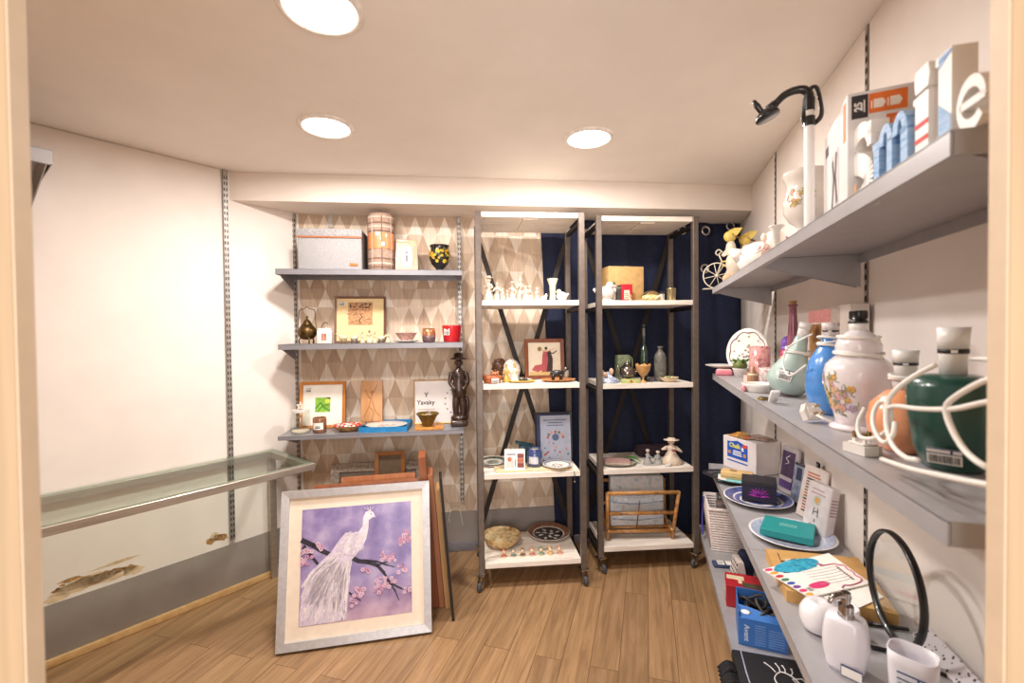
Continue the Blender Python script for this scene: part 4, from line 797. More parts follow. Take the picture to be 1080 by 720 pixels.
b = MB(); b.lathe([(r*1.01, h*.2), (r*1.01, h*.6)], 0, 10, cap=False, a0=pi*1.2, a1=pi*1.6); b.build('label', C('#cfcfd6', .6, var=.2, scale=150), t)
p = R1.P(R1.u_of(556, 475, -.2), -.215, z); b = MB(); b.box(-.045, .045, -.02, .02, 0, .105, 0, .006); b.at(tr(-.02, 0, .105) @ ry(.2)); b.box(-.05, .05, -.022, .022, 0, .012, 0, .004)
one(b, 'teal_box', C('#1f4a5c', .5, var=.1), 'dark teal box behind the blue jar candle on left rack', 'box', p, A1)
def blueprint(b, w, h):
    b.box(-w/2, w/2, 0, .001, 0, h, 0); rnd = random.Random(8)
    for zz, ww in ((.9, .8), (.84, .5), (.78, .6)): b.box(-w*ww/2, w*ww/2, -.0006, 0, h*zz, h*(zz+.018), 1)
    for i in range(7): an = pi*i/6; disc(b, w*.22*cos(an)*1.2, h*(.52)+h*.12*sin(an), w*.05, 2+i % 3, 0, 8)
    disc(b, 0, h*.52, w*.12, 1, -.0006, 12)
    for i in range(14): disc(b, rnd.uniform(-.42, .42)*w, rnd.uniform(.06, .42)*h, w*rnd.uniform(.02, .05), 2+i % 3, 0, 7)
    stroke(b, [(-w*.4, h*.12), (-w*.25, h*.2)], w*.06, 2); return [C('#b4bace', .6, var=.04), C('#5b678e', .6), C('#b5625e', .6), C('#d9a084', .6), C('#6d7d6a', .6)]
p, r, h = R1.meas(571, 603.5, 440, -.2, z)
framed('picture_card', 'pale blue printed card in a slim frame at right of left rack', 'card', R1.P(R1.u_of(587, 485, -.2), -.215, z), A1, 2*r, h*1.02, .003, .006, C('#c7cbda', .5), blueprint, .12, 0)
framed('framed_print', 'dark navy framed back leaning behind the pale blue card on left rack', 'picture', R1.P(R1.u_of(585, 485, -.24)-.0, -.262, z), A1, 2*r+.045, h*1.07, .012, .012, C('#2c2a34', .4), lambda b, w, h: (b.box(-w/2, w/2, 0, .001, 0, h), [C('#46507c', .6, var=.05)])[1], .11, 0)
p, r, h = R1.meas(572, 603.5, 488, -.065, zb_)
b = MB(); b.lathe(plate_profile(r, .013), 0, 30); rings(b, r, .013, [(.8, .9, 1)]); 
for i in range(8): b.ell((r*.3*cos(i*.8), r*.3*sin(i*.8), .0062), (.007, .005, .0007), 2+i % 2, 6, 4)
one(b, 'plate', [C('#e6e2d8', .3, coat=.4), C('#7d86a0', .4), C('#9a5a4a', .4), C('#6d7a58', .4)], 'small white plate with blue rim on the pale board of left rack', 'plate', R1.P(R1.u_of(588, 492, -.07), -.078, zb_), A1)
b = MB(); b.tube([(0, 0, 0), (.004, -.006, -.012), (.002, -.008, -.035), (.004, -.008, -.05)], .002, 0, 6, sm=3); b.ell((.004, -.008, -.055), .006, 1, 8, 6)
one(b, 'key_charm', [C('#3a3530', .5), CHROME], 'dark cord with silver charm hanging over front edge of left rack shelf', 'charm', R1.P(R1.u_of(605, 500, .0), .001, z), A1)
# lowest shelf of the left rack
z = zr[0]+.0005
q = hit_z(529, 568, .18); pr2 = [(.062, 0), (.067, .003), (.099, .03), (.111, .062), (.1115, .064)]
t = thing('bowl', 'large mottled yellow bowl on the lowest shelf of left rack', 'bowl', (q.x, q.y, z), A1)
b = MB(); b.lathe(pr2+hollow(pr2), 0, 32, cap=False); b.lathe([(0, 0), (.062, 0)], 0, 32, cap=False); b.build('shell', C('#b98a48', .4, ramp=('#9a6024', '#dcc290', '#c9974a'), scale=22), t)
b = MB(); b.lathe([(.1035, .044), (.1075, .055), (.1055, .050)], 0, 32, cap=False); b.cyl(.098, .034, .052, 1, 28); b.build('filling', [C('#d6c8ae', .5), C('#cdac70', .6, ramp=('#a8762e', '#e2d0a4', '#c99c50'), scale=26)], t)
q = hit_z(578.5, 560, .17); t = thing('plate', 'large black and white floral plate with terracotta rim on lowest shelf of left rack', 'plate', (q.x, q.y, z), A1)
b = MB(); r = .132; b.lathe(plate_profile(r, .024), 0, 36); b.build('dish', C('#e4dcd4', .3, coat=.4), t)
b = MB(); rings(b, r, .024, [(.02, .68, 0), (.74, .97, 1)], 36); b.build('glaze', [C('#1f1d22', .3, coat=.4), C('#7d5442', .4, ramp=('#5b3a30', '#a5755a'), scale=60)], t)
b = MB(); rnd = random.Random(2)
for i in range(11):
    a_ = i*2.4; q = r*.55*sqrt((i+.5)/11); b.at(tr(q*cos(a_), q*sin(a_), .008) @ rz(a_)); b.ell((0, 0, 0), (.016, .009, .0012), 0, 9, 4); b.ell((.012, .008, 0), (.009, .005, .001), 0, 7, 4)
for i in range(26): a_ = i*2*pi/26; b.at(tr(r*.86*cos(a_), r*.86*sin(a_), .0165) @ rz(a_)); b.ell((0, 0, 0), (.007, .006, .0015), 1, 6, 4)
b.build('floral_motif', [C('#d6d0cb', .4), C('#94402f', .4)], t)
t = thing('garland', 'row of small painted ornaments strung together on lowest shelf of left rack', 'garland', R1.P(R1.u_of(560, 583, -.05), -.062, z), A1); cols = [C('#b5624a', .5), C('#5f7a72', .5), C('#7a5a40', .5), C('#c07a6a', .5), C('#6b8a70', .5), C('#c9a06a', .5), C('#d08a7a', .5)]
b = MB(); b.tube([(-.24, .0, .004), (-.2, .01, .006), (-.15, 0, .02), (0, 0, .022), (.1, .005, .022), (.17, 0, .02)], .002, 0, 5, sm=5); b.tube([(.02, .0, .02), (.06, .05, .004), (.12, .07, .004)], .002, 0, 5, sm=5); b.build('string', C('#b9a68a', .8), t)
for i in range(7):
    x = -.15+i*.053; b = MB(); b.at(tr(x, -.004, .0) @ rx(-.9)); b.ell((0, 0, .014), (.015, .006, .013), 0, 10, 6); b.ell((0, 0, .034), (.010, .007, .010), 1, 10, 6); b.lathe([(.012, .04), (.006, .05), (0, .056)], 0, 9)
    for sx in (-1, 1): b.ell((sx*.016, 0, .02), (.008, .004, .005), 1, 7, 5); b.ell((sx*.007, 0, .0), (.006, .005, .007), 1, 7, 5)
    b.build('ornament', [cols[i], C('#e0bd98', .5)], t)
# ================================================================== RIGHT RACK
zr = Z2; A2 = R2.ang; z = zr[3]+.0005
KRAFT = C('#c79f66', .7, var=.05, scale=40)
pbx = R2.P(R2.u_of(656, 300, -.2), -.21, z); t = thing('cardboard_box', 'tan cardboard box on the upper shelf of right rack', 'box', pbx, A2+.12); hw = 19*2.9/480; hb = (317-280)*2.9/480*.97
b = MB(); b.box(-hw, hw, -.07, .07, 0, hb, 0, .002); b.build('carton', KRAFT, t); b = MB(); b.box(-hw*.12, hw*.12, -.071, .071, hb, hb+.0008); b.box(-hw, hw, -.0006, .0006, hb, hb+.001, 1); b.build('tape', [C('#d8b680', .4), C('#7d5c34', .8)], t)
p, r, h = R2.meas(631, 645, 297, -.05, z); t0 = figurine('plump white elephant figurine at left of right rack upper shelf', p, h, 1, A2+pi, None, [C('#d9d0c8', .35), C('#d6c8ba', .4), C('#8a7f78', .4), WHITE], 'bird', name='white_figurine')
p, r, h = R2.meas(643.5, 650, 298, -.1, z); t = thing('plant_glass', 'small white pot with tiny green plant on right rack upper shelf', 'plant pot', p, A2)
b = MB(); pr2 = [(r*.7, 0), (r, h*.7)]; b.lathe(pr2+hollow(pr2), 0, 16, cap=False); b.cyl(r*.88, h*.4, h*.6, 0, 14); b.build('pot', C('#d9d2c8', .4), t)
b = MB(); rnd = random.Random(6)
for i in range(14): a_ = rnd.uniform(0, 6.28); e = r*rnd.uniform(.4, 1.3); b.tube([(0, 0, h*.6), (e*.6*cos(a_), e*.6*sin(a_), h*.9), (e*cos(a_), e*sin(a_), h*rnd.uniform(.85, 1.1))], [.003, .004, .001], 0, 5)
b.build('leaves', C('#4d5f3a', .6, var=.2), t)
p, r, h = R2.meas(653.5, 666, 300, -.10, z); t = thing('red_box', 'small red card box with white printed panel on right rack', 'box', p, A2+.1)
b = MB(); b.box(-r, r, -.02, .02, 0, h, 0, .001); b.build('carton', C('#b5172c', .45), t); b = MB(); b.box(-r*.55, r*.45, -.0208, -.02, h*.12, h*.65); [b.box(-r*.4, r*.3, -.0212, -.0208, h*(.2+.12*k), h*(.24+.12*k), 1) for k in range(3)]; b.build('printed_panel', [C('#e3cdb8', .6), C('#8a7a70', .6)], t)
p, r, h = R2.meas(649.5, 654, 301, -.1, z); b = MB(); b.box(-r, r, -.018, .018, 0, h, 0, .002); b.box(-r*1.05, r*1.05, -.019, .019, h*.8, h*.86, 1); one(b, 'dark_box', [C('#3d3c36', .5), C('#8b8474', .5)], 'slim dark grey box left of the small red box on right rack', 'box', p, A2)
p, r, h = R2.meas(660.5, 669, 309, -.05, z); figurine('tiny tan squatting figure before the small red box', p, h, 5, A2, None, [C('#c99a72', .5), C('#d8b08a', .5), C('#8a5f40', .5), C('#d98f6a', .5)], 'lady', name='tiny_figure')
p, r, h = R2.meas(675, 697, 307, -.07, z); b = MB(); 
b.ell((0, 0, h*.35), (r, r*.6, h*.36)); b.ell((r*.1, .004, h*.68), (r*.8, r*.45, h*.34), 1); b.tube([(-r*.95, 0, h*.3), (-r*.5, -.01, h*.85), (r*.3, 0, h*1.0), (r*.9, 0, h*.6)], .006, 2, 6, sm=4)
for i in range(9): b.ell((-r*.7+i*r*.17, -r*.5, h*(.25+.1*(i % 3))), (.007, .006, .006), 3, 7, 5)
one(b, 'shell_ornament', [C('#d9c27a', .4), C('#8a6a44', .4, var=.2, scale=80), C('#4d3a28', .5), C('#ece2c2', .4)], 'brown and yellow shell ornament on right rack upper shelf', 'ornament', p, A2)
p, r, h = R2.meas(694, 701.5, 307, -.07, z); t = thing('tealight_jar', 'small clear jar of white wax beside the silver cup', 'candle', p, A2)
b = MB(); pr2 = [(r*.9, 0), (r, .003), (r, h)]; b.lathe(pr2+hollow(pr2, .0015), 0, 18, cap=False); b.build('glass', CG, t); b = MB(); b.cyl(r*.85, .002, h*.7, 0, 16); b.build('wax', C('#d9d0c8', .6), t)
p, r, h = R2.meas(702.5, 713.5, 304, -.07, z); pr2 = [(r*.8, 0), (r*.84, .003), (r*.95, h*.95), (r, h)]
pot('metal_cup', 'ribbed pale gold metal cup at right of right rack upper shelf', 'cup', p, pr2, C('#b9a878', .25, .85, ramp=('#8a7a50', '#e0d3a8'), grain=(60, 60, 2), scale=1.5), A2, inner=hollow(pr2, .002))
# shelf 2 of the right rack
z = zr[2]+.0005
p = R2.P(R2.u_of(643, 400, -.06), -.075, z); t = thing('cloth_toy', 'crumpled blue and white patterned cloth bundle on right rack', 'cloth', p, A2)
b = MB(); rnd = random.Random(12)
V = []; F = []; n_, k_ = 24, 9
for j in range(k_):
    for i in range(n_):
        a_ = 2*pi*i/n_; f = 1-(j/(k_-1))**1.6; w_ = 1+.18*sin(a_*3+j)+.1*sin(a_*5-j*2); V.append((.062*f*w_*cos(a_)+.012*j/k_*-1, .05*f*w_*sin(a_), .062*(j/(k_-1))*(1+.1*sin(a_*4))))
F = [(j*n_+i, j*n_+(i+1) % n_, (j+1)*n_+(i+1) % n_, (j+1)*n_+i) for j in range(k_-1) for i in range(n_)]+[tuple(range(n_-1, -1, -1))]
b.add(V, F, 0, True); b.build('fabric', C('#aab2c4', .85, ramp=('#41527c', '#dfe2e8', '#6f7fa5', '#e6e6ea'), scale=70), t)
b = MB(); b.ell((.012, -.01, .066), (.014, .012, .022), 0); b.ell((-.03, -.02, .05), (.016, .014, .016), 0); b.build('knot', C('#c9a68c', .6), t)
p, r, h = R2.meas(617, 629, 392, -.12, z); b = MB(); r = .03; b.lathe([(r*.6, 0), (r, .01), (r, .04), (r*.7, .055), (0, .06)], 0, 16); b.ell((.0, -.01, .062), .012, 1)
one(b, 'orange_pot', [C('#c9833e', .5, var=.1), C('#e0b684', .5)], 'small orange pot partly behind left post of right rack', 'pot', R2.P(.055, -.10, z), A2)
p, r, h = R2.meas(648, 665, 374, -.22, z); t = thing('mug', 'tall olive green square mug behind the silver teapot on right rack', 'mug', p, A2); b = MB()
b.box(-r*.85, r*.85, -r*.7, r*.7, 0, h, 0, .006); b.build('body', C('#6d7658', .5, var=.2, scale=50), t); b = MB(); b.tube([(r*.8, 0, h*.9), (r*1.2, 0, h*.85), (r*1.25, 0, h*.5), (r*.8, 0, h*.35)], .006, 0, 7, sm=4); b.build('handle', C('#7d8468', .5), t)
p, r, h = R2.meas(652, 671, 380, -.10, z); r *= .9; t = thing('teapot', 'round shiny silver teapot on middle shelf of right rack', 'teapot', p, A2); SIL = C('#8f8580', .18, .95, var=.1)
b = MB(); b.lathe([(r*.5, 0), (r*.55, h*.04), (r*.9, h*.25), (r, h*.42), (r*.9, h*.62), (r*.5, h*.78), (r*.42, h*.8)], 0, 26); b.build('body', SIL, t)
b = MB(); b.lathe([(r*.45, h*.8), (r*.38, h*.88), (r*.1, h*.92), (r*.12, h*.97), (0, h)], 0, 18); b.build('lid', SIL, t)
b = MB(); b.tube([(r*.85, 0, h*.35), (r*1.2, 0, h*.5), (r*1.4, 0, h*.78)], [.010, .007, .005], 0, 8, sm=4); b.build('spout', SIL, t); b = MB(); b.tube([(-r*.85, 0, h*.65), (-r*1.3, 0, h*.7), (-r*1.25, 0, h*.35), (-r*.9, 0, h*.25)], .0035, 0, 7, sm=4); b.build('handle', SIL, t)
p, r, h = R2.meas(655, 675, 399, -.03, z); t = thing('soap_box', 'small yellow green soap box with orange disc at front of right rack', 'box', p, A2-.05); b = MB(); b.box(-r, r, -.018, .018, 0, .024, 0, .002); b.build('carton', C('#aab45c', .5, ramp=('#93a24c', '#d8d69a'), scale=60), t); b = MB(); b.at(tr(0, -.0184, .012)); disc(b, 0, 0, .009, 0); b.build('disc_emblem', C('#b06a2c', .5), t)
p, r, h = R2.meas(670, 686.5, 383, -.06, z); b = MB(); n_ = 24; V = []; F = []; prof = [(r*.5, 0), (r*.5, .005), (r*.14, h*.12), (r*.14, h*.28), (r*.5, h*.42), (r*.85, h*.62), (r*.98, h*.85)]
for j, (rr_, zz) in enumerate(prof+[(r*1.0, h*.92)]): V += [(rr_*cos(2*pi*i/n_), rr_*sin(2*pi*i/n_), zz+(h*.07*cos(6*2*pi*i/n_) if j == len(prof) else 0)) for i in range(n_)]
k_ = len(prof)+1; V += [(v[0]*.9, v[1]*.9, v[2]) for v in V[-n_:]]+[(r*.6*cos(2*pi*i/n_), r*.6*sin(2*pi*i/n_), h*.52) for i in range(n_)]; k_ += 2
F = [(j*n_+i, j*n_+(i+1) % n_, (j+1)*n_+(i+1) % n_, (j+1)*n_+i) for j in range(k_-1) for i in range(n_)]+[tuple((k_-1)*n_+i for i in range(n_)), tuple(range(n_-1, -1, -1))]
b.add(V, F, 0, True); one(b, 'goblet', C('#c4935a', .35, var=.08, coat=.3), 'amber tulip shaped goblet with petal rim on right rack', 'goblet', p, A2)
p, r, h = R2.meas(675, 683, 343, -.16, z); t = thing('bottle', 'tall slim dark green glass bottle on right rack', 'bottle', p, A2)
b = MB(); b.lathe([(r*.9, 0), (r, .004), (r, h*.5), (r*.9, h*.57), (r*.36, h*.65), (r*.34, h*.95), (r*.42, h*.96), (r*.42, h)], 0, 22); b.build('body', C('#27382a', .12, coat=.8, var=.1), t); b = MB(); b.cyl(r*.4, h, h*1.01, 0, 14); b.cyl(r*.37, h*.8, h*.95, 0, 14); b.build('neck_seal', C('#6f7a74', .4), t)
p, r, h = R2.meas(689.5, 703, 365, -.10, z); pot('stone_bottle', 'grey stoneware bottle with short neck on right rack', 'bottle', p, [(r*.9, 0), (r*.95, .004), (r, h*.3), (r*.95, h*.68), (r*.8, h*.78), (r*.36, h*.88), (r*.33, h*.94), (r*.42, h*.95), (r*.42, h)], C('#5d5a54', .5, ramp=('#4a4843', '#77736a'), scale=40), A2)
p, r, h = R2.meas(695, 716.5, 396, -.05, z); t = thing('shell_dish', 'cream shell dish with yellow filling on right rack', 'dish', p, A2); b = MB(); pr2 = [(r*.4, 0), (r*.7, h*.25), (r, h*.75), (r*1.02, h*.78)]; b.lathe(pr2+hollow(pr2), 0, 24, cap=False, sy=.7); b.lathe([(0, .0005), (r*.4, 0)], 0, 24, cap=False, sy=.7); b.build('dish', C('#dcc3a4', .4), t)
b = MB(); [b.ell((r*.35*cos(i*1.3), r*.25*sin(i*1.3), h*.7+.003*(i % 2)), (.010, .008, .007), i % 2, 8, 5) for i in range(6)]; b.build('filling', [C('#d6c98a', .5), C('#8f9a68', .5)], t)
p, r, h = R2.meas(683, 691, 398, -.09, z); b = MB(); b.ell((0, 0, h*.5), (r, r*.8, h*.5)); b.ell((r*.3, -.004, h*.8), (r*.5, r*.4, h*.3)); one(b, 'pebble', C('#6a6570', .6, var=.2), 'small grey pebble between goblet and shell dish on right rack', 'pebble', p, A2)
# shelf 3 of the right rack
z = zr[1]+.0005
p = R2.P(R2.u_of(652, 487, -.1), -.115, z); b = MB(); b.lathe(plate_profile(.115, .014), 0, 32, sy=.8); rings(b, .115, .014, [(.7, .98, 1)]); b.v = [Vector((v.x, v.y*(1 if i < 9999 else 1), v.z)) for i, v in enumerate(b.v)]
b = MB(); b.lathe(plate_profile(.115, .014), 0, 32, sy=.8); one(b, 'tray', C('#8d8678', .45, ramp=('#7a7466', '#b9b2a0'), scale=30), 'grey round tray holding a pink book on lower shelf of right rack', 'tray', p, A2)
t = thing('book', 'dusty pink book lying on the grey tray of right rack', 'book', p+Vector((.0, .0, .0072)), A2-.25); b = MB(); b.box(-.075, .075, -.048, .048, 0, .003); b.box(-.075, .075, -.048, .048, .013, .016); b.box(-.075, -.072, -.048, .048, .003, .013); b.build('cover', C('#b78f8a', .6, var=.06), t); b = MB(); b.box(-.072, .072, -.045, .045, .003, .013, 0); b.build('pages', C('#d9cbb8', .8), t)
b = MB(); V = []; 
for i in range(9):
    t_ = i/8; w_ = .018*sin(pi*min(1, t_*1.05))+.0005; V += [(-.06+.12*t_, -w_, .003+.02*sin(pi*t_)), (-.06+.12*t_, 0, .006+.02*sin(pi*t_)), (-.06+.12*t_, w_, .003+.02*sin(pi*t_))]
b.add(V, [(i*3+j, i*3+j+1, i*3+j+4, i*3+j+3) for i in range(8) for j in range(2)], 0, True); b.add([v+Vector((0, 0, -.0015)) for v in [Vector(q) for q in V]], [(i*3+j+3, i*3+j+4, i*3+j+1, i*3+j) for i in range(8) for j in range(2)], 0, True)
one(b, 'leaf', C('#3f7d34', .5, var=.15), 'green artificial leaf lying beside the pink book on right rack', 'leaf', R2.P(R2.u_of(667, 483, -.12), -.13, z+.012), A2-.75)
p = R2.P(R2.u_of(690, 478, -.26), -.27, z); b = MB(); b.box(-.12, .12, -.05, .05, 0, .07, 0, .03, 4); [b.tube([(-.1+.05*i, -.052, .02), (-.09+.05*i, -.054, .04), (-.1+.05*i, -.05, .06)], .006, 0, 6, sm=3) for i in range(5)]
one(b, 'cushion', C('#33202a', .9, var=.12), 'dark plum cushion at back of right rack lower shelf', 'cushion', p, A2)
p, r, h = R2.meas(680, 697, 472, -.08, z); figurine('small figurine pair in blue dress and grey bonnet on right rack', p, h*1.05, 4, A2, 'clown and child figurines', [C('#a9a6a2', .4, var=.05), C('#e0c2a6', .4), C('#c9c6c2', .4), C('#3f6d86', .4)], 'group', name='child_figurine', wide=1.5)
p, r, h = R2.meas(696, 720, 461, -.08, z); t0 = figurine('cream seated clown figurine in tall cap on right rack', p, h*.98, 6, A2-.2, 'clown and child figurines', [C('#d6c4b0', .4, var=.06), C('#e6cbb0', .4), C('#e3d8c8', .4), C('#8f3f38', .4)], 'lady', name='clown_figurine', wide=1.75)
b = MB(); b.ell((0, 0, .006), (.02, .014, .006)); b.ell((.012, -.004, .012), (.010, .008, .006)); one(b, 'tiny_ornament', C('#cfc8c0', .4), 'tiny pale ornament before the seated clown on right rack', 'ornament', R2.P(R2.u_of(705, 491, -.03), -.035, z), A2)
# magazine rack of bamboo with packed paper
z = zr[0]+.0005
BAM = C('#a8703a', .35, coat=.3, ramp=('#7d4c22', '#c08a4c', '#a8703a'), scale=25)
p = R2.P(R2.u_of(673, 560, -.12), -.145, z); t = thing('magazine_rack', 'bamboo magazine rack on the lowest shelf of right rack', 'magazine rack', p, A2-.05)
hw = .215; hh = .31
for sy in (-1, 1):
    b = MB(); yb, yt = sy*.045, sy*.125
    for x, xt in ((-hw*.92, -hw*.98), (hw*.92, hw*1.0)): b.tube([(x, yb*1.4, 0), (xt, yt, hh)], .011, 0, 9)
    for f in (.98, .55, .16): b.tube([(-hw*(.95+.04*f), yb+(yt-yb)*f, hh*f), (hw*(.95+.04*f), yb+(yt-yb)*f, hh*f)], .0115, 0, 9)
    b.build('side_panel', BAM, t)
b = MB()
for x in (-hw*.9, hw*.9): b.tube([(x, -.09, .06), (x, .09, .06)], .010, 0, 8); b.tube([(x, -.05, .01), (x*1.0, .10, hh*.5)], .009, 0, 8)
for y in (-.03, 0, .03): b.tube([(-hw*.9, y, .062), (hw*.9, y, .062)], .006, 0, 7)
b.build('base_slats', BAM, t)
b = MB(); [b.tube([(-.02+.004*k, -.062-.06*k, .06), (-.01, -.10, hh*.8)], .003, 0, 5) for k in (0,)]; b.build('tie', C('#6b4420', .6), t)
PLW = C('#d0d2d4', .2, coat=1., ramp=('#a3b3c6', '#dcdcdc', '#c3ccd6', '#eae8e4'), scale=24)
b = MB(); b.at(tr(-.005, -.012, 0) @ rx(-.03)); b.box(-.165, .165, -.03, .035, .07, .375, 0, .012, 3)
b.at(tr(0, .0, 0)); [b.tube([(-.16, -.043-.001*k, .12+k*.05), (0, -.047, .11+k*.05), (.16, -.043, .125+k*.05)], .003, 1, 5, sm=4) for k in range(4)]
o = one(b, 'wrapped_bedding', [PLW, C('#8fa3bb', .3, coat=.8, var=.2, scale=40)], 'clear wrapped pale blue textile pack inside the bamboo rack', 'textile pack', p, A2-.05)
b = MB(); b.at(tr(.01, .055, 0) @ rx(-.10)); b.box(-.15, .165, -.02, .02, .072, .40, 0, .012, 3); b.box(-.12, .1, -.0215, -.02, .34, .36, 1)
one(b, 'wrapped_bedding', [PLW, C('#9aa4ae', .4)], 'taller clear wrapped white pack at the back of the bamboo rack', 'textile pack', p, A2-.05)
# ================================================================== RIGHT WALL, TOP SHELF
zt = ZT+.0005; AR = RW.ang; ACR = radians(-16.5)       # ACR: facing straight up the aisle
def RZ(px, py, z):
    p = hit_z(px, py, z)-RW.p; return p.dot(RW.u), p.dot(RW.n)
# wooden goose couple on a bicycle
ku = .00496; c0 = RW.hit(756, 289, .27); k0 = c0.y/FPX
t = thing('goose_bicycle', 'wooden geese in yellow bonnets riding a bicycle at far end of top right shelf', 'ornament', (c0.x, c0.y, zt), ACR)
def G(px, py): return ((px-756)*k0*.97, (303-py)*k0)
CRM = C('#cfc5b2', .5, var=.05); YEL = C('#d9be62', .5, var=.08); BRN = C('#7a5638', .6)
b = MB(); wc = G(756, 289); R_ = 13.2*k0; b.tube([(wc[0]+R_*cos(i*pi/12), 0, wc[1]+R_*sin(i*pi/12)) for i in range(24)], .0032, 0, 7, closed=True)
for i in range(4): an = i*pi/4+.2; b.tube([(wc[0]-R_*cos(an), 0, wc[1]-R_*sin(an)), (wc[0]+R_*cos(an), 0, wc[1]+R_*sin(an))], .002, 0, 5)
b.ell((wc[0], 0, wc[1]), (.008, .008, .008)); b.build('wheel', CRM, t)
b = MB(); P_ = lambda px, py: (G(px, py)[0], 0, G(px, py)[1])
b.tube([P_(756, 289), P_(761, 274), P_(758, 267), P_(760, 265)], .004, 0, 6); b.tube([P_(760, 275), P_(778, 273)], .004, 1, 6); b.tube([P_(761, 279), P_(766, 280), P_(771, 286)], .0035, 1, 6, sm=4); b.tube([P_(757, 268), P_(755, 265), P_(758, 262), P_(762, 265)], .0035, 0, 6, sm=4); b.build('bike_frame', [CRM, YEL], t)
b = MB(); b.box(G(742, 0)[0], G(800, 0)[0], -.02, .03, 0, .004); b.build('base_plate', CRM, t)
def goose(dx, dy, yoff, s=1.):
    b = MB(); f = lambda *pts: [(G(x+dx, y+dy)[0], G(x+dx, y+dy)[1]) for x, y in pts]
    b.prism(f((766, 256), (770, 255), (775, 262), (781, 268), (784, 280), (783, 290), (780, 298), (762, 297), (764, 288), (768, 280), (769, 270), (766, 268), (763, 270), (760, 268), (765, 262)), yoff-.012, yoff+.012, 0)
    for x, y, rx_, rz_ in ((773, 277, 8, 13), (770, 262, 5, 9)): g_ = G(x+dx, y+dy); b.ell((g_[0], yoff, g_[1]), (rx_*k0, .026, rz_*k0), 0)
    b.build('body', CRM, t)
    b = MB(); g_ = G(769+dx, 249+dy); b.ell((g_[0], yoff, g_[1]), (6*k0, .024, 6*k0), 0); q_ = G(780+dx, 250+dy); b.tube([(g_[0]+.02, yoff, g_[1]), (q_[0]-.005, yoff, q_[1]-.004)], [.009, .004], 1, 7); b.ell((g_[0]+.012, yoff-.022, g_[1]+.006), .004, 1, 6, 4); hd_ = b.build('head', [YEL, BRN], t)
    b = MB(); b.prism(f((766, 246), (768, 243), (773, 241), (781, 241), (777, 247), (774, 250), (770, 247)), yoff-.016, yoff+.016, 0); b.tube([(*G(767+dx, 246+dy)[:1], yoff-.0165, G(767+dx, 246+dy)[1]), (G(776+dx, 251+dy)[0], yoff-.0165, G(776+dx, 251+dy)[1])], .002, 1, 5); b.build('bonnet', [YEL, BRN], hd_)
    b = MB(); g_ = G(766+dx, 293+dy); b.ell((g_[0], yoff-.016, g_[1]), (5*k0, .014, 5*k0), 0); g_ = G(775+dx, 291+dy); b.ell((g_[0], yoff-.016, g_[1]), (5*k0, .014, 4.5*k0), 0); b.build('feet', C('#d9ab84', .5), t)
goose(0, 0, 0); goose(16, 3, .035)
c1 = RW.hit(803, 262, .16); figurine('white porcelain swan figurine beside the goose bicycle on top right shelf', (c1.x, c1.y, zt), .20, 2, ACR+pi, None, [C('#ece3da', .3, var=.04, coat=.4), C('#d98f84', .4), INK, WHITE], 'bird', name='swan_figurine')
c1 = RW.hit(806, 254, .2); figurine('pale pink seated figurine left of the white candlestick', (c1.x, c1.y, zt), (c1.z+.0-zt)+.03, 4, ACR, None, [C('#e6cfc4', .4), C('#ecd2bf', .4), C('#e8dcc9', .4), C('#d99a94', .4)], 'lady')
p, r, h = RW.meas(811, 827, 238, .2, zt); b = MB(); b.lathe([(r*.75, 0), (r*.8, .01), (r*.5, h*.22), (r*.35, h*.4), (r*.45, h*.5), (r*.58, h*.55), (r*.55, h*.88), (r*1.08, h*.97), (r*1.08, h), (r*.5, h*.985), (r*.45, h*.8)], 0, 26, cap=False); b.lathe([(0, h*.8), (r*.45, h*.8)], 0, 26, cap=False)
for i in range(9): an = i*.7; b.ell((r*.62*cos(an), r*.62*sin(an), h*.3+.008*(i % 2)), (.010, .010, .009), 1+i % 2, 8, 6)
one(b, 'candlestick', [WHITE, C('#e3b3ab', .4), C('#ead9c4', .4)], 'white porcelain candlestick with pale roses on top right shelf', 'candlestick', p, 0)
p, r, h = RW.meas(825, 874, 182, .245, zt)
prof = [(r*.5, 0), (r*.55, .006), (r*.34, h*.12), (r*.36, h*.2), (r*.72, h*.28), (r*.98, h*.42), (r*1.0, h*.55), (r*.86, h*.72), (r*.80, h*.8), (r*.92, h*.88), (r*1.0, h*.93), (r*1.02, h*.97), (r*1.02, h)]
b = MB(); b.lathe(prof+hollow(prof, .005), 0, 34, cap=False); b.lathe([(r*.94, h*.905), (r*.975, h*.912), (r*.95, h*.92)], 1, 34, cap=False); lathe_flowers(b, prof, 5, 16, [2, 3, 2], pi*.95, pi*1.5, h*.48, h*.72, r*.12, 4)
one(b, 'planter', [C('#eee6dd', .25, coat=.6, var=.02), C('#d9c4a8', .4), C('#d9b26a', .5), C('#d99f84', .5), C('#a99f6a', .5)], 'white footed planter urn with painted flowers behind the white pole', 'planter', p, 0)
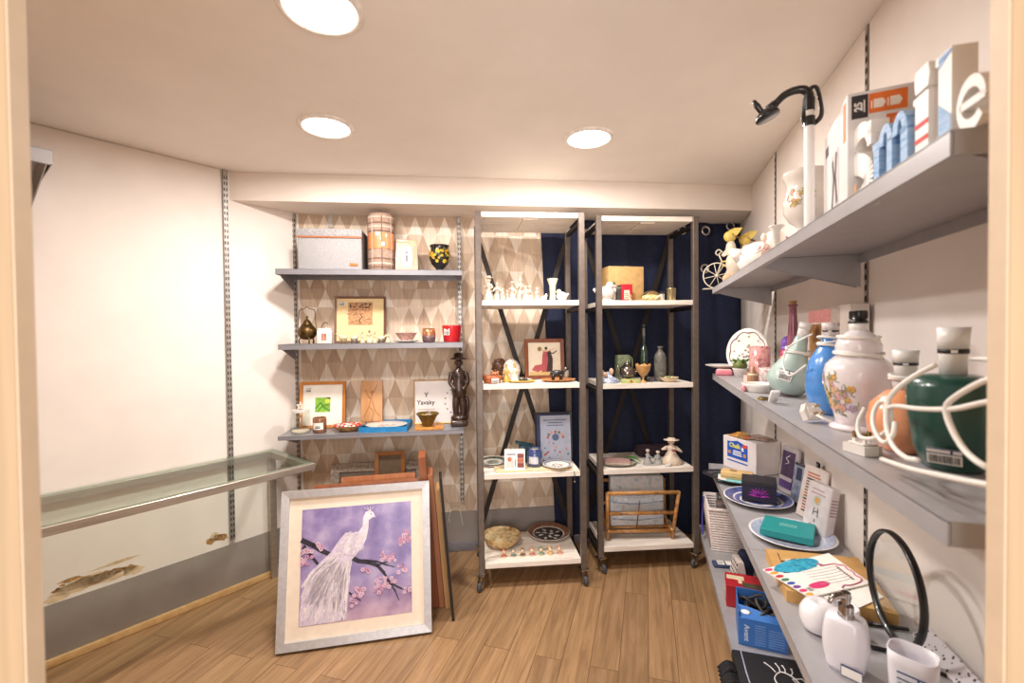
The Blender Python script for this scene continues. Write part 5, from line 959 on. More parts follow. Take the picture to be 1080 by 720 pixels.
# white pole with a black gooseneck
c0 = RW.hit(853.5, 200, .275); k0 = c0.y/FPX; t = thing('gooseneck_pole', 'white pole with black curved gooseneck and suction cup on top right shelf', 'pole', (c0.x, c0.y, zt), radians(-22))
zz = lambda py: CAM.z+(347-py)*k0-zt
xx = lambda px: (px-853.5)*k0*.86
BLK = C('#141214', .35, coat=.3); pr_ = .0105
b = MB(); b.cyl(pr_, 0, zz(126), 0, 22); b.build('tube', C('#f1ece8', .35, var=.01), t)
b = MB(); b.cyl(pr_*1.1, zz(134), zz(124), 0, 22); b.cyl(pr_*.9, zz(124), zz(118), 1, 22); b.cyl(pr_*1.05, zz(118), zz(105), 0, 22); b.build('collar', [BLK, WHITE], t)
b = MB(); b.tube([(xx(853), 0, zz(108)), (xx(853), 0, zz(101)), (xx(848), 0, zz(95)), (xx(838), 0, zz(94)), (xx(827), 0, zz(97)), (xx(818), 0, zz(104))], [.010, .0095, .009, .0085, .008], 0, 10, sm=5); b.build('gooseneck', BLK, t)
b = MB(); b.at(tr(xx(807), 0, zz(112)) @ ry(-.35)); b.lathe([(.026, -.014), (.027, -.010), (.023, -.002), (.012, .006), (0, .009)], 0, 24); b.at(); b.tube([(xx(803), 0, zz(112)), (xx(797), -.004, zz(104)), (xx(793), -.004, zz(98))], [.006, .007, .004], 0, 8, sm=3); b.tube([(xx(818), 0, zz(104)), (xx(809), 0, zz(110))], [.010, .011], 0, 8); b.build('suction_cup', BLK, t)
b = MB(); b.tube([(xx(850), -.002, zz(104)), (xx(855), -.002, zz(95)), (xx(861), 0, zz(95)), (xx(865), 0, zz(110)), (xx(866), 0, zz(123)), (xx(861), 0, zz(130)), (xx(852), -.0, zz(131)), (xx(848), 0, zz(126)), (xx(849), 0, zz(112))], .0065, 0, 8, closed=True, sm=4, flat=.6); b.build('strap', BLK, t)
# white and orange carton
b0 = radians(-25.6); cc = RW.hit(893.5, 190, .285)
t = thing('carton', 'white appliance carton with orange panels and black badge on top right shelf', 'box', (cc.x, cc.y, zt), b0); cw, cd = .118, .225; ch = CAM.z+(347-101)*cc.y/FPX-zt
CW = C('#e3dedc', .5, var=.015); ORG = C('#e8742a', .5)
b = MB(); b.box(0, cw, 0, cd, 0, ch, 0, .001, 1); cb_ = b.build('carton_body', CW, t)
b = MB(); b.box(.006, .030, -.0006, 0, ch*.76, ch*.97, 0); T = tr(.0165, -.0009, ch*.865) @ FRONT @ rz(pi/2); b.text('25', .016, T, 1, .0003, bold=.0006); b.box(.0235, .0255, -.0009, -.0006, ch*.81, ch*.92, 1); b.build('badge', [C('#2a2426', .5), C('#efe9e4', .6)], cb_)
b = MB(); b.box(.031, .085, -.0006, 0, ch*.79, ch*.965, 0); b.box(.056, .085, -.0006, 0, ch*.52, ch*.76, 0)
for x in (.047, .07):
    b.prism([(x-.009, ch*.83), (x+.004, ch*.83), (x+.008, ch*.87), (x+.004, ch*.91), (x-.009, ch*.91)], -.0009, -.0006, 1)
    b.box(x-.013, x-.011, -.0009, -.0006, ch*.83, ch*.9, 1)
for i in range(5): b.box(.0595+.0048*i, .0605+.0048*i, -.0009, -.0006, ch*.55, ch*.72, 2)
b.box(.108, .1095, -.0006, 0, ch*.62, ch*.8, 3); b.build('orange_panel', [ORG, C('#f4e6da', .6), C('#f0b184', .6), C('#a9a2a0', .6)], cb_)
b = MB(); M_ = Matrix(((0, 1, 0, 0), (1, 0, 0, 0), (0, 0, 1, 0), (0, 0, 0, 1))); b.at(M_)
b.box(.07, .14, -.0006, 0, ch*.10, ch*.66, 0); stroke(b, [(.09, ch*.62), (.10, ch*.4), (.085, ch*.14)], .012, 1, -.0006); stroke(b, [(.125, ch*.58), (.112, ch*.4), (.13, ch*.12)], .011, 1, -.0006); b.box(.012, .03, -.0006, 0, ch*.6, ch*.95, 2); b.box(.17, .2, -.0006, 0, ch*.75, ch*.85, 1); b.build('printed_tool', [C('#cfc8c6', .6), C('#4a4446', .6), ORG], cb_)
b = MB(); b.prism([(.04, ch), (.072, ch), (.066, ch+.012), (.05, ch+.018)], .16, .165, 0); b.add([(.035, .09, ch+.0008), (.085, .09, ch+.0008), (.06, .15, ch+.026), (.08, .15, ch+.02)], [(0, 1, 3, 2), (2, 3, 1, 0)]); b.build('open_flap', C('#8a6648', .8), cb_)
# standing letters
def letter(px0, px1, ytop, polys, mats, label, w=.262, dp=.026, base=None, extra=None):
    ua = RW.u_of(px0, 150, w); ub_ = RW.u_of(px1, 150, w); c = RW.hit((px0+px1)/2, ytop, w); h = (c.z-zt)*.95; wd = ub_-ua
    b = MB()
    for poly, m in polys: b.prism([(x*wd-wd/2, z*h) for x, z in poly], -dp/2, dp/2, m)
    if extra: extra(b, wd, h, dp)
    return one(b, 'wooden_letter', mats, label, 'letter', RW.P((ua+ub_)/2, w, zt), AR, 'standing letters on the top right shelf')
LWH = C('#f0eae4', .5, var=.02)
BLU = C('#6f9fd0', .6, ramp=('#5b8cc4', '#a9c6e4', '#6f9fd0'), grain=(30, 30, 120), scale=1.)
def ring_poly(cx, cz, rx_, rz_, t_, a0, a1, n=18):
    o = [(cx+rx_*cos(a0+(a1-a0)*i/n), cz+rz_*sin(a0+(a1-a0)*i/n)) for i in range(n+1)]; q = [(cx+(rx_-t_)*cos(a0+(a1-a0)*i/n), cz+(rz_-t_)*sin(a0+(a1-a0)*i/n)) for i in range(n, -1, -1)]
    return [o[i:i+2]+[q[n-i-1], q[n-i]] for i in range(n)]
def exS(b, wd, h, dp):
    pts = [(.40, .76), (.28, .9), (.0, .95), (-.3, .86), (-.36, .68), (-.2, .55), (.1, .46), (.36, .32), (.34, .13), (.05, .03), (-.3, .07), (-.42, .22)]
    P = spline([(x*wd*.92, 0, z*h) for x, z in pts], 5); wds = .26*wd
    for i in range(len(P)-1):
        a_, c_ = P[i], P[i+1]; d_ = (c_-a_).normalized(); n_ = Vector((-d_.z, 0, d_.x)); w1 = wds*(.5+.5*sin(pi*i/len(P)))*.75; w2 = wds*(.5+.5*sin(pi*(i+1)/len(P)))*.75
        b.prism([(q.x, q.z) for q in (a_-n_*w1, c_-n_*w2, c_+n_*w2, a_+n_*w1)], -dp/2, dp/2, 0)
    b.box(-.48*wd, -.30*wd, -dp/2, dp/2, 0, .3*h, 0); b.box(.3*wd, .44*wd, -dp/2, dp/2, .66*h, .98*h, 0); b.box(-.28*wd, -.1*wd, -dp/2-.0006, -dp/2, .05*h, .25*h, 1)
letter(903, 930, 130, [], [LWH, C('#d9b08c', .6)], 'white wooden letter s standing before the white carton', extra=exS)
mp = [([(.0, 0), (.26, 0), (.26, .10), (.20, .12), (.20, .8), (.0, .8), (.0, .70), (.04, .68), (.04, .12), (0, .1)], 0), ([(.38, 0), (.60, 0), (.60, .1), (.56, .12), (.56, .7), (.42, .7), (.42, .12), (.38, .1)], 0), ([(.74, 0), (1, 0), (1, .1), (.95, .12), (.95, .7), (.78, .7), (.78, .12), (.74, .1)], 0)]
for cx in (.37, .75): mp += [(q, 0) for q in ring_poly(cx, .66, .19, .33, .13, 0, pi, 10)]
letter(930, 971, 120, mp, [BLU], 'blue and white painted wooden letter m, second of the standing letters')
def exI(b, wd, h, dp):
    for z in (.2, .36): b.box(-.3*wd, .32*wd, -dp/2-.0006, -dp/2, z*h, (z+.05)*h, 1)
letter(973, 996, 62, [([(.05, 0), (.95, 0), (.95, .08), (.82, .1), (.82, .70), (.1, .70), (.1, .64), (.2, .62), (.2, .1), (.05, .08)], 0), ([(.2, .74), (.8, .74), (.86, .86), (.8, .98), (.2, .98), (.14, .86)], 0)], [LWH, C('#d8322c', .6)], 'white wooden letter i with red stripes among the standing letters', extra=exI)
def exL(b, wd, h, dp):
    b.prism([(-.24*wd, .14*h), (.3*wd, .14*h), (.3*wd, .30*h), (-.24*wd, .48*h)], -dp/2-.0006, -dp/2, 1); b.prism([(-.24*wd, .86*h), (.3*wd, .95*h), (.3*wd, .985*h), (-.24*wd, .985*h)], -dp/2-.0006, -dp/2, 1)
letter(997, 1022, 48, [([(.1, 0), (1, 0), (1, .1), (.82, .12), (.82, 1), (.1, 1), (.1, .92), (.24, .9), (.24, .12), (.1, .1)], 0)], [LWH, BLU], 'pale blue and white wooden letter l near the door jamb', extra=exL)
ep = [(q, 0) for q in ring_poly(.5, .36, .48, .36, .16, .0, pi*1.78, 20)]+[([(.12, .32), (.95, .32), (.95, .42), (.12, .42)], 0)]
letter(1022, 1056, 50, ep, [LWH], 'white wooden letter e, nearest the door jamb')
# ================================================================== RIGHT WALL, MIDDLE SHELF
zm = ZM+.0005
def RM(px0, px1, yt, w): return RW.meas(px0, px1, yt, w, zm)
p, r, h = RM(751, 784, 383, .235); t = pot('footed_dish', 'flat white footed dish at far end of middle right shelf', 'dish', RW.P(.05, .262, zm), [(.03, 0), (.032, .004), (.014, .012), (.014, .03), (.05, .036), (.078, .046), (.08, .049)], WHITE, 0, inner=[(.076, .049), (.05, .040), (.001, .038)])
p, r, h = RM(754, 773, 391, .262); b = MB(); b.box(-r*.9, r*.9, -.024, .024, 0, .028, 0, .008, 3); b.box(-r*.8, r*.8, -.020, .020, .022, .032, 1, .006, 2); one(b, 'soap', [C('#d9808e', .5), C('#e8b4b2', .5)], 'pink wrapped soap bar at front corner of middle right shelf', 'soap', p, ACR)
t = thing('plate', 'white oval plate with floral motif and lobed rim standing upright on middle right shelf', 'plate', RW.P(.135, .165, zm+.002), radians(-58), lean=.16)
b = MB(); b.at(tr(0, 0, .118) @ rx(pi/2) @ sc(.92, 1, 1)); b.lathe(plate_profile(.116, .016), 0, 40); b.build('dish', C('#e9e2da', .25, coat=.5), t)
b = MB(); b.at(tr(0, 0, .118) @ rx(pi/2) @ sc(.92, 1, 1)); n_ = 72; P_ = [((.092+.008*abs(sin(4*i*2*pi/n_)))*cos(2*pi*i/n_), (.092+.008*abs(sin(4*i*2*pi/n_)))*sin(2*pi*i/n_), .0145) for i in range(n_)]; b.tube(P_, .0022, 0, 5, closed=True)
rnd = random.Random(15)
for i in range(16): an = rnd.uniform(0, 6.28); q = .05*sqrt(rnd.random()); b.ell((q*cos(an), q*sin(an), .006), (.007, .005, .001), 1+i % 3, 7, 4)
for i in range(8): an = i*pi/4; b.ell((.075*cos(an), .075*sin(an), .0085), (.007, .004, .001), 1+i % 3, 7, 4)
b.build('floral_motif', [C('#7a5a5a', .4), C('#8a6a6a', .4), C('#b58a84', .4), C('#8a8f78', .4)], t)
p, r, h = RM(772, 789, 381, .2); t = thing('plant_pot', 'tiny plant in white pot in front of the upright plate', 'plant pot', p, 0); b = MB(); b.lathe([(r*.7, 0), (r*.95, h*.5), (r, h*.55)], 0, 18); b.build('pot', WHITE, t); b = MB(); b.ell((0, 0, h*.75), (r*.95, r*.9, h*.35)); rnd = random.Random(4)
for i in range(12): an = rnd.uniform(0, 6.28); b.tube([(0, 0, h*.8), (r*.8*cos(an), r*.8*sin(an), h*1.05), (r*1.4*cos(an), r*1.4*sin(an), h*rnd.uniform(.95, 1.3))], [.004, .006, .001], 1, 5, sm=2)
b.build('leaves', [C('#66713c', .7, var=.2), C('#4f6b34', .6)], t)
def tumbler(name, label, cat, p, r, h, m, base=.85, a=0, th=.002): pr2 = [(r*base, 0), (r*base*1.03, .003), (r, h)]; return pot(name, label, cat, p, pr2, m, a, inner=hollow(pr2, th))
p, r, h = RM(790, 813, 365, .165)
tumbler('glass_candle_holder', 'pink mottled glass candle holder before the upright plate', 'candle holder', p, r, h, C('#b0686a', .15, coat=.8, ramp=('#8f4a50', '#d9a09a', '#b0686a'), scale=45), .95)
p, r, h = RM(788, 800, 386, .235); b = MB(); b.lathe([(r*.8, 0), (r, h*.25), (r, h*.55), (r*.5, h*.8), (r*.3, h), (0, h)], 0, 16); b.ell((0, 0, h*.6), (r*1.05, r*1.05, h*.1), 1, 14, 5); one(b, 'salt_pot', [C('#a5795c', .35, coat=.4), C('#e0c8a8', .4)], 'small brown round pot between pink glass and striped bowl', 'pot', p, 0)
p, r, h = RM(800, 831, 388, .15); pr2 = [(r*.8, 0), (r*.92, h*.1), (r, h*.9), (r*1.03, h)]
pot('planter', 'white floral patterned pot behind the pink rimmed bowl', 'pot', p, pr2, C('#e6d9d2', .35, coat=.4, ramp=('#efe8e2', '#efe8e2', '#d9a8a4', '#efe8e2'), scale=60), 0, inner=hollow(pr2, .004))
p, r, h = RM(781, 809, 396, .225); b = MB(); b.cyl(r*.98, 0, h*.75, 1, 24); b.cyl(r, h*.75, h, 0, 24); one(b, 'tin', [C('#9a8478', .4, .3), C('#d9c0b4', .5)], 'round tin with brown lid behind the pink rimmed bowl', 'tin', RW.P(RW.u_of(795, 400, .19), .185, zm), 0)
p, r, h = RM(781, 823, 404, .235); pr2 = [(r*.72, 0), (r*.76, .004), (r*.92, h*.7), (r, h)]
t = thing('bowl', 'white bowl with pink painted side at front of middle right shelf', 'bowl', p, 0); b = MB(); b.lathe(pr2+hollow(pr2, .004), 0, 30, cap=False); b.lathe([(0, .0008), (r*.72, 0)], 0, 30, cap=False); b.build('shell', C('#ece4de', .3, coat=.4, var=.04), t)
b = MB(); 
for i in range(9): an = pi*.78+i*.09; b.ell((r*.9*cos(an), r*.9*sin(an), h*(.25+.5*((i*5) % 7)/7)), (.007, .007, .008), 0, 7, 5)
b.build('painted_flowers', C('#d98d92', .5), t)
p, r, h = RM(799, 813, 412, .272); b = MB(); b.at(rz(.5)); b.box(-r*.95, r*.95, -.010, .010, 0, .008, 0, .002); b.box(-r*.5, r*.3, -.0105, .0105, .006, .010, 1); one(b, 'metal_clip', [C('#9a8452', .3, .8), C('#4a4038', .4)], 'small brass clip lying before the white pink bowl', 'clip', p, ACR)
p, r, h = RM(822, 832, 398, .255); b = MB(); b.box(-.008, .008, -.006, .006, 0, .02, 0, .002); b.box(-.006, .007, -.0065, .0065, .008, .016, 1); one(b, 'small_block', [C('#b9aca0', .5), C('#4a423e', .5)], 'tiny grey and dark block beside the white pink bowl', 'block', RW.P(RW.u_of(816, 410, .24), .24, zm), ACR)
p, r, h = RM(829.5, 843.5, 321, .1); h2 = h
t = thing('pink_bottle', 'tall slim mauve glass bottle with cork at back of middle right shelf', 'bottle', p, 0); b = MB(); b.lathe([(r*.9, 0), (r, .006), (r, h*.45), (r*.8, h*.7), (r*.62, h*.85), (r*.6, h*.97), (r*.74, h*.975), (r*.74, h)], 0, 22); b.build('glass', C('#8a4f62', .12, coat=.8, var=.12), t); b = MB(); b.cyl(r*.5, h, h*1.045, 0, 16, r1=r*.58); b.build('cork', C('#b08050', .8, var=.15, scale=80), t)
p, r, h = RM(815, 834, 354, .09); r *= .85
t = thing('toy', 'slim pink and purple toy standing left of the mauve bottle', 'toy', p, 0, roll=.12); b = MB(); pf_ = [(r*.8, 0), (r, h*.08), (r*.9, h*.3), (r*.7, h*.6), (r*.6, h*.72)]; b.lathe(pf_, 0, 20); lathe_flowers(b, pf_, 8, 24, [1, 2, 3], pi*.7, pi*1.8, h*.1, h*.62, .008); b.build('body', [C('#d8305e', .4), C('#e8913a', .4), C('#7d5fc0', .4), C('#3f6fc4', .4)], t); b = MB(); b.ell((0, 0, h*.86), (r*.75, r*.75, h*.14)); b.lathe([(r*.6, h*.7), (r*.72, h*.74), (r*.5, h*.78)], 0, 18); b.build('cap', C('#8a5fc4', .35), t)
# gift cartons against the wall
def carton(name, label, px0, px1, yt, w, dp, m, extra=None):
    ua, ub_ = RW.u_of(px0, 335, w), RW.u_of(px1, 335, w); c = RW.hit((px0+px1)/2, yt, w); h = c.z-zm; t = thing(name, label, 'box', RW.P((ua+ub_)/2, w, zm), AR); b = MB(); x = (ub_-ua)/2
    b.box(-x, x, 0, dp, 0, h, 0, .001, 1); b.build('carton', m, t)
    if extra: extra(t, x, h)
    return t
def exA(t, x, h):
    b = MB(); b.box(-x, x, -.0008, 0, h*.86, h, 0); b.build('pink_band', C('#d58e8a', .5, var=.1, scale=80), t); b = MB(); b.box(-x*.9, x*.2, -.0008, 0, h*.3, h*.84, 0); b.build('window', C('#7d5c40', .4, ramp=('#5f422c', '#b9874f'), scale=20), t)
    b = MB(); b.box(x*.3, x*.95, -.0008, 0, h*.62, h*.82, 0); b.box(x*.4, x*.6, -.0012, -.0008, h*.66, h*.78, 1); b.box(x*.65, x*.85, -.0012, -.0008, h*.66, h*.78, 1); b.build('label', [PAPER, C('#6a6266', .6)], t)
carton('gift_carton', 'gift carton with pink top band and brown window behind the lamps', 853, 876, 327, .085, .04, C('#e0cfc4', .5), exA)
def exB(t, x, h): b = MB(); b.box(-x*.2, -x*.02, -.0008, 0, h*.2, h*.62, 0); b.box(x*.9, x, -.0008, 0, h*.1, h, 1); b.build('pink_stripe', [C('#d0808a', .5), C('#cfc2ba', .5)], t)
carton('gift_carton', 'plain cream carton right of the pink banded one behind the lamps', 884, 898, 321, .06, .045, C('#ded2c8', .5, var=.015), exB)
# --- lamp bases
CORD = C('#ece6de', .45, var=.02); SOCK = C('#eeeae6', .35, var=.01)
def socket(t, z0, r=.0195, h=.045, band=True, black=False, m=None):
    b = MB(); b.lathe([(r*.86, z0), (r*.9, z0+h*.42), (r*.92, z0+h*.46), (r*.92, z0+h*.56)], 0, 26); b.lathe([(r*.95, z0+h*.55), (r*1.06, z0+h), (r*.9, z0+h), (r*.85, z0+h*.7), (0, z0+h*.7)], 0, 26); so = b.build('bulb_socket', m or SOCK, t)
    if band: b = MB(); b.lathe([(r*.9, z0+h*.44), (r*.98, z0+h*.455), (r*.98, z0+h*.535), (r*.9, z0+h*.55)], 0, 26, cap=False); b.at(rz(1.15)); b.box(-.004, .004, -r*1.02, -r*.9, z0+h*.46, z0+h*.53, 1); b.build('socket_band', [C('#191617', .4), SOCK], so)
def cord(t, pts, r=.0032, sm=6):
    """cord running through seen points (column, row, distance from wall)"""
    o = t.location; inv = (Matrix.Translation(o) @ t.rotation_euler.to_matrix().to_4x4()).inverted()
    P = [inv @ (RW.hit(x, y, w)) for x, y, w in pts]; b = MB(); b.tube(P, r, 0, 8, sm=sm); return b.build('cord', CORD, t)
def wraps(t, r, z, n, dz, rad=.0030, tilt=.003, oval=1.):
    b = MB()
    for i in range(n): b.at(tr(0, 0, z+dz*i) @ rx(tilt*(i % 3-1)*60) @ ry(.08*((i*5) % 3-1))); b.tube([(r*cos(k*pi/12)*(1+.015*i), r*sin(k*pi/12), 0) for k in range(24)], rad, 0, 7, closed=True)
    b.build('wound_cord', CORD, t)
# pale green lamp
p, r, h = RM(808, 864, 342, .175); r = .068; cg = RW.P(RW.u_of(828, 400, .18), .18, zm+.010)
t = thing('lamp_base', 'pale green lamp base with white sticker, farthest of the lamps on the shelf', 'lamp base', cg, radians(-32), 'lamp bases on the middle right shelf', roll=.25)
b = MB(); b.lathe([(r*.55, 0), (r*.7, .006), (r*.97, .032), (r*1.0, .05), (r*.86, .08), (r*.62, .112), (r*.42, .145), (r*.31, .175), (r*.27, .195)], 0, 34); b.build('body', C('#a9bdb6', .3, coat=.4, var=.03), t); socket(t, .194, .0185, .05, False); wraps(t, r*.52, .135, 3, .008)
cord(t, [(857, 352, .175), (845, 358, .2), (830, 368, .22), (826, 385, .235), (833, 396, .245), (850, 385, .23)], .0026)
b = MB(); barcode(b, .040, .036, rz(-.22) @ tr(0, -r*1.035, .046) @ rx(-.30), 0, 1, 2, 4); b.build('price_sticker', [PAPER, INK, STK_BLUE], t)
# blue lamp
p, r, h = RM(846, 902, 344, .165); r = .058
t = thing('lamp_base', 'glossy sky blue lamp base with cord wound round its neck', 'lamp base', RW.P(RW.u_of(876, 400, .165), .165, zm), AR, 'lamp bases on the middle right shelf')
b = MB(); b.lathe([(r*.55, 0), (r*.62, .004), (r*.92, .035), (r, .07), (r*.98, .1), (r*.85, .14), (r*.55, .172), (r*.34, .182), (r*.32, .2)], 0, 34); b.build('body', C('#4d8fd8', .25, coat=.5, var=.03), t); wraps(t, r*.5, .178, 4, .007); socket(t, .198, .019, .042, True, m=C('#dcd4d0', .4, ramp=('#efe8e4', '#c4b4b4'), scale=120))
# floral lamp
rf = .064; t = thing('lamp_base', 'white ginger jar lamp base painted with pastel flowers', 'lamp base', RW.P(RW.u_of(905, 420, .18), .18, zm), AR, 'lamp bases on the middle right shelf')
pf = [(rf*.66, .012), (rf*.7, .03), (rf*.86, .065), (rf*1.0, .105), (rf*1.02, .125), (rf*.95, .145), (rf*.72, .160)]
FL = C('#e9e0e2', .22, coat=.6, var=.015); b = MB(); b.lathe(pf, 0, 40); b.lathe([(rf*.72, .160), (rf*.62, .165), (rf*.66, .172), (rf*.68, .186), (rf*.58, .204), (rf*.36, .216), (rf*.30, .220)], 0, 36); b.build('body', FL, t)
b = MB(); b.lathe([(rf*.84, 0), (rf*.86, .004), (rf*.82, .010), (rf*.66, .012)], 0, 36); b.build('foot', FL, t)
b = MB(); lathe_flowers(b, pf, 7, 30, [1, 0, 2, 3, 0], -pi*.60, -pi*.16, .045, .125, .0095, 4); b.build('painted_flowers', [C('#dcaab4', .45), C('#dcae62', .45), C('#b9a6c9', .45), C('#e0b59a', .45), C('#93a07a', .5)], t)
wraps(t, rf*.70, .163, 2, .007, .0032); wraps(t, rf*.60, .200, 2, .006, .003); cord(t, [(873, 385, .20), (870, 398, .215), (869, 404, .225), (874, 400, .215)], .003, 4)
b = MB(); b.lathe([(.0165, .219), (.0175, .236), (.014, .238)], 0, 24); b.build('collar', SOCK, t); b = MB(); b.lathe([(.019, .236), (.019, .240), (.0155, .243), (.0155, .262), (.0165, .264), (.014, .264), (.012, .25), (0, .25)], 0, 24)
for i in range(10): an = i*pi/5; b.box(.0145*cos(an)-.002, .0145*cos(an)+.002, .0145*sin(an)-.002, .0145*sin(an)+.002, .246, .262, 0)
b.build('bulb_socket', BLK, t)
# peach lamp
t = thing('lamp_base', 'round peach lamp base with white socket behind coiled cord', 'lamp base', RW.P(RW.u_of(955, 440, .18), .18, zm), AR, 'lamp bases on the middle right shelf'); rp = .058
b = MB(); b.lathe([(rp*.55, 0), (rp*.6, .003), (rp*.95, .03), (rp, .055), (rp*.9, .085), (rp*.5, .108), (rp*.32, .112)], 0, 36); b.build('body', C('#e89a6c', .25, coat=.5, var=.02), t)
b = MB(); b.lathe([(.017, .110), (.020, .125), (.018, .135)], 0, 24); b.build('collar', C('#e6dfe0', .3, ramp=('#f0eaea', '#b9b0b8'), scale=90), t); socket(t, .134, .0185, .05); wraps(t, .023, .128, 2, .008)
cord(t, [(912, 430, .262), (905, 445, .27), (907, 460, .275), (921, 462, .272), (934, 455, .27), (940, 440, .265), (937, 425, .26), (928, 424, .26), (921, 436, .268), (922, 452, .275), (931, 466, .278), (941, 460, .275), (944, 445, .268)], .0034)
# dark green lamp
t = thing('lamp_base', 'dark green lamp base with barcode sticker nearest the doorway', 'lamp base', RW.P(RW.u_of(1005, 440, .165), .165, zm), AR, 'lamp bases on the middle right shelf'); rg = .058
b = MB(); b.lathe([(rg*.62, 0), (rg*.66, .003), (rg*.86, .035), (rg*.97, .08), (rg*1.0, .11), (rg*.985, .13), (rg*.9, .142), (rg*.5, .149), (rg*.3, .149)], 0, 40); b.build('body', C('#1d4a40', .3, coat=.35, var=.04), t); socket(t, .149, .0195, .075)
b = MB(); barcode(b, .040, .026, rz(.95) @ tr(-.002, -rg*.845, .014) @ rx(.30), 0, 1, 2, 9); b.build('price_sticker', [PAPER, INK, STK_BLUE], t)
cord(t, [(1024, 378, .16), (1050, 380, .16), (1090, 396, .2), (1060, 398, .25), (1037, 402, .262), (1008, 418, .27), (998, 430, .272), (1003, 450, .272), (1018, 475, .272), (1040, 492, .272), (1070, 500, .25)], .0036)
cord(t, [(1075, 420, .25), (1040, 424, .262), (1005, 431, .27), (970, 431, .27), (945, 428, .268), (934, 432, .268), (937, 440, .268)], .0034)
cord(t, [(988, 384, .225), (965, 396, .245), (946, 410, .262), (936, 425, .268), (935, 450, .275), (942, 470, .28), (955, 482, .284), (968, 485, .285)], .0036)
cord(t, [(930, 484, .284), (960, 494, .288), (1000, 503, .29), (1045, 512, .288), (1090, 520, .26)], .0036)
# plugs
def plug(px, py, w, a, label, lean=0, roll=0, s=1.):
    t = thing('plug', label, 'plug', RW.P(RW.u_of(px, py, w), w, zm+.0005), a, None, lean, roll)
    b = MB(); b.prism([(-.024*s, -.018*s), (.024*s, -.018*s), (.026*s, .006*s), (.014*s, .024*s), (-.014*s, .024*s), (-.026*s, .006*s)], 0, .016*s, 0, 'xy'); b.box(-.018*s, .018*s, -.014*s, .014*s, .016*s, .020*s, 0, .002); b.build('body', WHITE, t)
    for x, y in ((-.011, -.006), (.011, -.006), (0, .012)): b = MB(); b.box(x*s-.003*s, x*s+.003*s, y*s-.002*s, y*s+.002*s, .020*s, .026*s, 1); b.box(x*s-.003*s, x*s+.003*s, y*s-.002*s, y*s+.002*s, .026*s, .038*s, 0); b.build('pin', [C('#a58a4c', .3, .8), C('#e6e0da', .4)], t)
    return t
plug(910, 482, .262, AR+.35, 'white three pin plug lying pins up at front of middle right shelf')
t = plug(853, 440, .255, ACR+.5, 'white plug on its side before the blue lamp base', lean=-1.15, s=.95); t.location.z += .018
cord(t, [(862, 438, .25), (870, 442, .24), (880, 446, .22)], .003, 4)
p = RW.P(RW.u_of(815, 420, .262), .262, zm+.0005); b = MB(); b.at(ry(-.75)); b.box(0, .052, -.012, .012, 0, .010, 0, .002); b.box(.008, .045, -.0125, .0125, .0101, .0115, 0, .001); one(b, 'plastic_strip', C('#e6e2de', .4), 'white plastic strip propped against the pale green lamp base', 'strip', p+Vector((0, 0, 0)), AR)
# ================================================================== RIGHT WALL, THIRD SHELF
zl = ZL+.0005
def onL(px, py, z=None): q = hit_z(px, py, z or zl); return Vector((q.x, q.y, z or zl))
c_ = onL(797.5, 503); u_, w_ = RZ(797.5, 503, zl)
t = thing('product_carton', 'white carton with blue printed label at far end of third right shelf', 'box', c_, radians(-72)); L_, D_, h = .21, .155, .160
b = MB(); b.box(-L_, 0, 0, D_, 0, h, 0, .002, 1); cb_ = b.build('carton', C('#e0d8d8', .5, var=.015), t)
b = MB(); x0, x1 = -L_*.86, -L_*.24; b.box(x0, x1, -.0007, 0, h*.36, h*.86, 0); b.prism([(x0+.02, h*.86), (x1-.02, h*.86), ((x0+x1)/2, h*.93)], -.0007, 0, 0); b.box(x0, x1, -.0007, 0, h*.24, h*.28, 0)
b.text('Chalk', .030, tr((x0+x1)/2-.016, -.0011, h*.75) @ FRONT, 1, .0003, bold=.001); b.text('it', .028, tr((x0+x1)/2+.034, -.0011, h*.70) @ FRONT, 2, .0003, bold=.001)
for k in range(3): b.box((x0+x1)/2-.03+.002*k, (x0+x1)/2+.03-.002*k, -.0010, -.0007, h*(.46+.06*k), h*(.49+.06*k), 2)
b.box(x1-.03, x1-.004, -.0011, -.0007, h*.76, h*.86, 3); [disc(b, x, h*.52, .010, 4, -.0009) for x in (x0+.015, x1-.018)]; b.build('blue_label', [C('#1c55b4', .5), C('#e3dc62', .5), PAPER, C('#d8482f', .5), C('#c08a5a', .5)], cb_)
for k, (x, y, hh_, lab) in enumerate(((-.13, .05, .0, 'crinkled red and yellow packet on top of the white carton'), (-.06, .09, .0, 'crinkled dark red packet on top of the white carton, nearer the wall'))):
    b = MB(); V = []; F = []; rnd = random.Random(31+k); nx, ny = 9, 7
    for s_ in (1, -1):
        for j in range(ny):
            for i in range(nx): f = sin(pi*i/(nx-1))*sin(pi*j/(ny-1)); V.append(((i/(nx-1)-.5)*.13, (j/(ny-1)-.5)*.085, .004+(.022 if s_ > 0 else .003)*f*(rnd.uniform(.6, 1.1) if s_ > 0 else -1)))
    o_ = nx*ny
    for j in range(ny-1):
        for i in range(nx-1): a_ = j*nx+i; F.append((a_, a_+1, a_+nx+1, a_+nx)); F.append((o_+a_+nx, o_+a_+nx+1, o_+a_+1, o_+a_))
    b.add(V, F, 0, False); one(b, 'packet', C('#b5543a' if k == 0 else '#8a3d34', .3, coat=.6, ramp=(('#c2452c', '#d9a050', '#7f6a3a', '#c2452c') if k == 0 else ('#7a2f30', '#b9a49a', '#6a3a34')), scale=28), lab, 'packet', c_+Vector((x*cos(radians(-72))-y*sin(radians(-72)), x*sin(radians(-72))+y*cos(radians(-72)), h+.001)), radians(-72)+.3*k)
pt = onL(778, 508); axa = atan2(-.20, .237)
